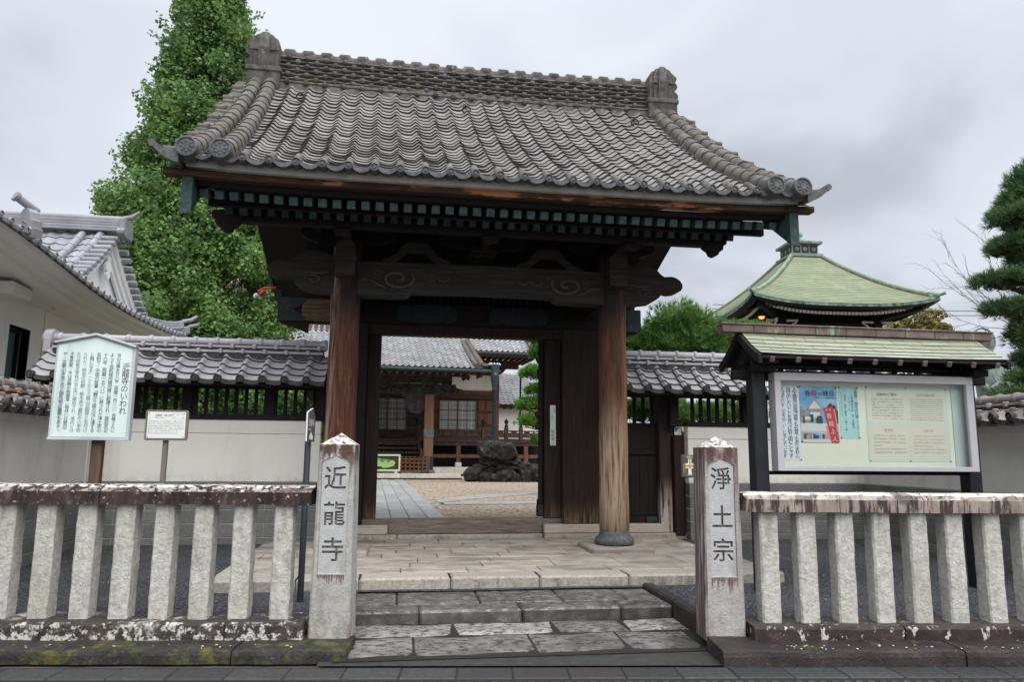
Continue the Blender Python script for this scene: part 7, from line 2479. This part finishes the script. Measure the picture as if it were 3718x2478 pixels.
pine('round_pine', 'pine clipped into round green clouds behind the right wall', (5.4, 14, CZ),
     [[(5.4, 14, CZ), (5.45, 14, 1.6), (5.3, 14.05, 2.6), (5.5, 14, 3.3), (5.52, 14, 3.9), (.16, .07)],
      [(5.35, 14, 2.6), (5.0, 14, 3.1), (4.65, 14, 3.4), (.07, .03)], [(5.5, 14, 3.2), (6.1, 14, 3.6), (6.7, 14, 3.9), (.07, .03)],
      [(5.4, 14, 1.8), (4.9, 13.6, 2.1), (4.6, 13.3, 2.2), (.06, .03)], [(5.4, 14, 1.9), (5.9, 13.6, 2.2), (.06, .03)]],
     [((5.52, 14, 4.02), (.74, .65, .62)), ((5.52, 14, 3.7), (.85, .65, .45)), ((5.15, 14, 3.55), (.6, .5, .34)), ((5.95, 14, 3.65), (.55, .5, .32)), ((4.58, 14, 3.60), (.5, .4, .32)), ((6.75, 14, 4.02), (.8, .5, .22)), ((6.25, 14.1, 3.4), (.8, .5, .35)), ((4.9, 14, 3.75), (.5, .5, .4)), ((6.05, 14, 3.85), (.55, .5, .4)), ((6.9, 14.1, 3.5), (.7, .4, .3)),
      ((4.4, 13.2, 2.35), (.45, .4, .30)), ((5.0, 13.2, 2.25), (.5, .4, .35)), ((5.7, 13.3, 2.25), (.5, .4, .3)), ((4.2, 13.5, 2.9), (.4, .35, .2)), ((6.3, 13.6, 2.3), (.4, .35, .3))], 'needle', 21, .125, .013, 620)
pine('layered_pine', 'bright green layered pine standing in the courtyard, seen through the gate', (4.75, 22, CZ),
     [[(4.75, 22, CZ), (4.6, 22, 1.6), (4.85, 22, 2.8), (4.6, 22, 4.2), (4.6, 22, 5.6), (.16, .05)]],
     [((4.3, 22, 5.1), (.7, .6, .45)), ((4.45, 22, 4.55), (.75, .6, .3)), ((4.15, 22, 3.95), (.72, .6, .26)), ((4.35, 22, 3.4), (.8, .6, .24)), ((4.1, 22, 2.95), (.75, .6, .27)), ((4.3, 22, 2.45), (.85, .6, .30)), ((4.5, 22, 1.95), (.7, .6, .2)), ((5.5, 22, 4), (.7, .6, .3)), ((5.6, 22, 3), (.8, .6, .3)), ((5.2, 22, 5.6), (.6, .6, .4))],
     'needle_bright', 22, .15, .016, 420)
pine('tall_pine', 'dark green pine with heavy layered boughs at the far right edge', (12.1, 12.3, CZ),
     [[(12.1, 12.3, CZ), (12.0, 12.2, 2), (12.25, 12.2, 3.4), (12.0, 12.1, 4.8), (12.3, 12.1, 6.0), (12.3, 12, 7.0), (.24, .08)],
      [(12.1, 12.2, 4.2), (11.6, 12.1, 4.65), (11.1, 12, 4.75), (.08, .03)], [(12.1, 12.2, 3.9), (11.6, 12.1, 4.15), (11.1, 12, 4.18), (.07, .03)], [(12.1, 12.2, 2.3), (11.4, 12, 2.6), (.07, .03)]],
     [((11.98, 12, 6.75), (.55, .6, .5)), ((11.80, 12, 6.42), (.55, .6, .36)), ((11.62, 12, 6.05), (.72, .6, .34)), ((11.55, 12, 5.5), (.66, .6, .30)), ((11.75, 12, 5.85), (.5, .5, .6)), ((11.05, 12, 4.80), (.52, .5, .22)), ((11.65, 12, 4.85), (.5, .5, .2)), ((11.10, 12, 4.28), (.48, .5, .20)), ((11.7, 12, 4.25), (.5, .5, .25)),
      ((11.62, 12, 3.78), (.46, .5, .42)), ((11.7, 12, 3.25), (.45, .5, .34)), ((11.55, 12, 2.95), (.5, .5, .26)), ((11.2, 12, 2.62), (.62, .5, .22)), ((11.8, 12, 2.5), (.6, .5, .3)), ((12.3, 12, 4.8), (.8, .7, .8)), ((12.5, 12, 6.0), (.8, .7, .8)), ((12.3, 12, 3.4), (.7, .7, .7)), ((12.3, 12, 7.0), (.5, .6, .4)), ((11.9, 12, 5.2), (.6, .6, .5)), ((12.0, 12, 4.1), (.6, .6, .5)), ((11.95, 12, 2.9), (.6, .6, .5))],
     'needle_dark', 23, .15, .012, 430)

def leafy(name, label, base, blobs, m, seed, lf, dens, stems, cat='tree'):
    t = thing(name, label, cat, base)
    rg = np.random.default_rng(seed)
    VV = []; FF = []; nv = 0
    for (c, r) in blobs:
        nl = 5
        for q in range(nl):
            o = rg.uniform(-1, 1, 3) * np.array(r) * .6
            P, d = clump_points(np.array(c) + o, np.array(r) * rg.uniform(.4, .6), int(dens / nl), rg, .2)
            V, F = leaf_quads(P, d + np.array([0, 0, .6]), lf, rg)
            VV.append(V); FF.append(F + nv); nv += len(V)
    fast_mesh('crown', np.concatenate(VV) - np.array(base, dtype=float), np.concatenate(FF), [m], t)
    mb = MB()
    for pts, a, b_ in stems: trunk_tube(mb, [tuple(Vector(p) - Vector(base)) for p in pts], a, b_, 7)
    mb.build('trunk' if cat == 'tree' else 'stem', ['bark'], t, False)
    return t
leafy('maple_tree', 'yellowing maple tree behind the pavilion roof, above the notice case', (19.5, 26, CZ),
      [((18.2, 26, 6.35), (.9, .9, .55)), ((19.3, 26, 6.5), (.8, .8, .5)), ((20.2, 26, 6.85), (.75, .8, .55)), ((21.0, 26, 6.5), (.6, .7, .35)), ((19.5, 26, 5.6), (1.6, 1.0, .6)), ((21.3, 26, 5.9), (.8, .8, .4)), ((18.4, 26, 5.2), (1.2, .9, .5)), ((20.8, 26, 5.0), (1.2, .9, .6))],
      'leaf_maple', 31, .15, 900, [([(19.5, 26, CZ), (19.4, 26, 3), (19.6, 26, 5.5)], .2, .08), ([(19.4, 26, 3.4), (18.4, 26, 5.2), (18.1, 26, 6.2)], .1, .03), ([(19.5, 26, 4), (20.4, 26, 5.6), (20.3, 26, 6.8)], .1, .03)])
leafy('maple_tree', 'small yellow-green maple showing between the notice case roof and frame', (13.2, 18, CZ),
      [((12.4, 18, 3.75), (.8, .6, .32)), ((13.3, 18, 3.85), (.8, .6, .3)), ((14.3, 18, 3.6), (.8, .6, .35)), ((14.0, 18, 3.1), (.7, .6, .4)), ((13.0, 18, 3.2), (1.0, .6, .3)), ((14.6, 18, 2.8), (.7, .6, .4))],
      'leaf_maple_green', 32, .085, 900, [([(13.2, 18, CZ), (13.3, 18, 2), (13.0, 18, 3.6)], .12, .04), ([(13.3, 18, 2), (14.1, 18, 3.4)], .07, .03)])
leafy('camellia_shrub', 'glossy green shrub seen between the slats of the left wall', (-2.6, 13.2, CZ),
      [((-2.9, 13.2, 2.35), (.7, .5, .5)), ((-1.9, 13.4, 2.3), (.6, .5, .55)), ((-2.3, 13.2, 1.7), (.8, .5, .6))], 'leaf_shrub', 33, .075, 1500,
      [([(-2.6, 13.2, CZ), (-2.5, 13.2, 1.4), (-2.8, 13.2, 2.2)], .06, .03), ([(-2.5, 13.2, 1.2), (-2.0, 13.3, 2.2)], .04, .02)], 'shrub')
leafy('camellia_shrub', 'dark leafy shrub right behind the ginkgo trunk, low beyond the left wall', (-4.4, 15.5, CZ),
      [((-4.6, 15.5, 1.9), (.9, .6, .7)), ((-3.4, 15.6, 2.0), (.8, .6, .7)), ((-1.2, 15.4, 1.9), (.8, .6, .7))], 'leaf_shrub', 34, .08, 1300,
      [([(-4.4, 15.5, CZ), (-4.4, 15.5, 2.0)], .06, .03), ([(-4.4, 15.5, .5), (-3.4, 15.6, 1.9)], .05, .02), ([(-4.4, 15.5, .45), (-1.2, 15.4, 1.6)], .05, .02)], 'shrub')

# bare twiggy tree beside the tall pine
bt = thing('bare_tree', 'leafless pale twigs reaching left out of the tall pine', 'tree', (13.2, 13.4, CZ))
mb = MB()
rb = random.Random(5)
trunk_tube(mb, [(0, 0, 0), (-.1, 0, 2), (-.2, 0, 3.6)], .12, .06, 7)
def twig(p, d, ln, r_, lev):
    pts = [p]; q = Vector(p); dd = Vector(d).normalized()
    n = 6
    for i in range(n):
        dd = (dd + Vector((rb.uniform(-.12, .12), rb.uniform(-.12, .12), rb.uniform(-.10, .12)))).normalized()
        q = q + dd * ln / n
        pts.append(tuple(q))
        if lev > 0 and i > 0:
            s_ = 1 if rb.random() < .5 else -1
            nd = (dd + Vector((rb.uniform(-.3, .1), rb.uniform(-.5, .5), .55 * s_))).normalized()
            twig(tuple(q), nd, ln * rb.uniform(.28, .5), r_ * .6, lev - 1)
    mb.tube(pts, [r_ * (1 - .75 * i / n) for i in range(n + 1)], 5, 0)
for (z, d, ln) in ((3.9, (-1, -.1, .34), 1.75), (4.1, (-1, .1, .70), 1.7), (3.8, (-1, -.05, .08), 1.6), (4.2, (-.9, .0, 1.15), 1.5), (3.7, (-1, .05, -.18), 1.3), (4.0, (-1, 0, .5), 1.5)):
    twig((-.75, 0, z + .05), d, ln, .009, 2)
    mb.tube([(-.2, 0, z - .5), (-.5, 0, z - .15), (-.75, 0, z + .05)], [.03, .02, .013], 5, 0)
mb.build('branches', ['twig'], bt, False)

# bronze statue behind the notice case
st = thing('bronze_statue', 'grey green bronze statue in a draped robe behind the right wall, mostly hidden', 'statue', (14.35, 16.2, CZ))
mb = MB()
def rob(u, v):
    a = 2 * PI * u
    z = 1.0 + v * 2.9
    r_ = np.interp(v, [0, .2, .5, .72, .86, .93, 1], [.40, .36, .34, .36, .30, .14, .11])
    r_ *= 1 + .05 * math.sin(a * 7 + v * 9) * (1 - v) + .03 * math.sin(a * 4 - v * 20)
    return (r_ * math.cos(a), r_ * .8 * math.sin(a), z)
mb.grid(rob, 40, 30, 0)
mb.lathe([(.09, 3.86), (.13, 3.95), (.15, 4.08), (.13, 4.2), (.06, 4.28), (.001, 4.3)], (0, 0, 0), 18, 0)
for k in range(7):
    mb.tube([(-.22 + .44 * f, -.30 - .03 * math.sin(PI * f), 3.2 - k * .12 - .28 * math.sin(PI * f)) for f in [i / 10 for i in range(11)]], .016, 6, 0)
for sg in (-1, 1):
    mb.tube([(sg * .30, 0, 3.5), (sg * .40, -.12, 3.0), (sg * .30, -.30, 2.8), (sg * .06, -.36, 3.0)], [.13, .12, .10, .06], 10, 0)
    mb.prism([(0, 0), (sg * .10, -.1), (sg * .16, -1.1), (sg * -.02, -1.3), (sg * -.1, -.3)], (sg * .32, -.28, 2.85), (1, 0, 0), (0, 0, 1), (0, .08, 0), 0)
mb.build('robed_figure', ['bronze'], st, False)
mb = MB(); mb.tube([(.32 * math.cos(a), .12, 4.1 + .32 * math.sin(a)) for a in [i * PI / 16 for i in range(33)]], .028, 8, 0, False); mb.tube([(0, .12, 3.2), (0, .12, 3.78)], .02, 6, 0)
mb.build('halo', ['bronze'], st, False)
mb = MB(); mb.box(-.6, .6, -.6, .6, 0, .7, .03); mb.lathe([(.5, .7), (.55, .8), (.42, 1.0)], (0, 0, 0), 20, 0); mb.build('pedestal', ['stone_pale'], st, False)

# banners glimpsed behind the right lattice
bn = thing('banner', 'white lettered banner glimpsed behind the right wall slats', 'banner', (6.80, 12.9, CZ))
mb = MB(); mb.add([(-.13, .02 * math.sin(i), .7 + i * .18) if q == 0 else (.17, .02 * math.sin(i + 1), .7 + i * .18) for i in range(12) for q in (0, 1)], [[i * 2, i * 2 + 1, i * 2 + 3, i * 2 + 2] for i in range(11)])
cloth = mb.build('cloth', ['sign_white'], bn, False)
mb = MB()
put_column(mb, '地蔵堂', (.02, -.03, 2.35), X_, Z_, .2, .24, 0); q = mb.build('lettering', ['ink'], None); q.parent = cloth
mb = MB(); mb.tube([(-.16, 0, 0), (-.16, 0, 2.85)], .016, 8, 0); mb.tube([(-.16, 0, 2.7), (.18, 0, 2.7)], .01, 6, 0); mb.build('pole', ['alu'], bn, False)
bn2 = thing('banner', 'plain salmon banner on a pole beside the white one behind the right wall slats', 'banner', (6.42, 13.1, CZ))
mb = MB(); mb.add([(-.12, .02 * math.sin(i * 1.3), .7 + i * .16) if q == 0 else (.14, .02 * math.sin(i * 1.1 + 1), .7 + i * .16) for i in range(12) for q in (0, 1)], [[i * 2, i * 2 + 1, i * 2 + 3, i * 2 + 2] for i in range(11)])
mb.build('cloth', ['salmon'], bn2, False)
mb = MB(); mb.tube([(.16, 0, 0), (.16, 0, 2.7)], .016, 8, 0); mb.tube([(-.14, 0, 2.5), (.18, 0, 2.5)], .01, 6, 0); mb.build('pole', ['alu'], bn2, False)

# red fire-alarm lamp on the gate's rear eave
rl = thing('alarm_lamp', 'red alarm lamp with white globe at the gate eave against the ginkgo', 'lamp', (-2.50, 13.25, 4.28))
mb = MB(); mb.tube([(.25, .02, .14), (.06, 0, .12), (-.04, 0, .06)], .022, 8, 0); mb.lathe([(.035, 0), (.047, .04), (.043, .10), (.03, .13)], (-.02, 0, -.0), 14, 0, Matrix.Rotation(rad(55), 4, 'Y') @ Matrix.Identity(4)); mb.build('bracket', ['red_paint'], rl, False)
mb = MB(); mb.lathe([(.001, -.055), (.037, -.045), (.05, 0), (.037, .038), (.03, .045)], (-.07, 0, -.02), 14, 0, Matrix.Rotation(rad(35), 4, 'Y')); mb.build('globe', ['white_paint'], rl, False)
# overhead cable at the right
mb = MB()
for dz in (0, .18): mb.tube([(12 + 2.2 * i, 27 - .4 * i, 7.25 + dz - .012 * i * (9 - i)) for i in range(10)], .013, 5, 0, False)
tag(mb.build('overhead_cable', ['post_black']), 'thin dark overhead cable in the sky between pavilion and tall pine', 'cable')
# fallen petals and grit on kerbs and asphalt
mb = MB()
rp2 = random.Random(9)
for i in range(150):
    if i < 80:
        s_ = rp2.choice((rp2.uniform(2.9, 6), rp2.uniform(-4.4, -.5))); p = fp(s_, rp2.uniform(-.40, -.28) - (.14 if s_ > 0 else 0), .0); p.z = .101 if s_ < 0 else .124
    else:
        x_ = rp2.choice((rp2.uniform(-4.2, -.6), rp2.uniform(2.8, 7))); y = rp2.uniform(6.6, 9.5)
        if y > 7.7 and -1.9 < x_ < 4.3: continue
        p = Vector((x_, y, fz(y) + .010))
    k = rp2.uniform(.006, .016); a = rp2.uniform(0, PI)
    u_ = Vector((math.cos(a), math.sin(a), 0)) * k; v_ = Vector((-math.sin(a), math.cos(a), .2)) * k * .6
    mb.add([p - u_, p + v_, p + u_, p - v_ + Vector((0, 0, k * .3))], [(0, 1, 2, 3)])
o = mb.build('litter', ['sign_white'], None); o['kind'] = 'stuff'; tag(o, 'pale fallen petals scattered over kerbs and asphalt', 'litter')

# tidy away the glyph helper
bpy.data.objects.remove(_fo)
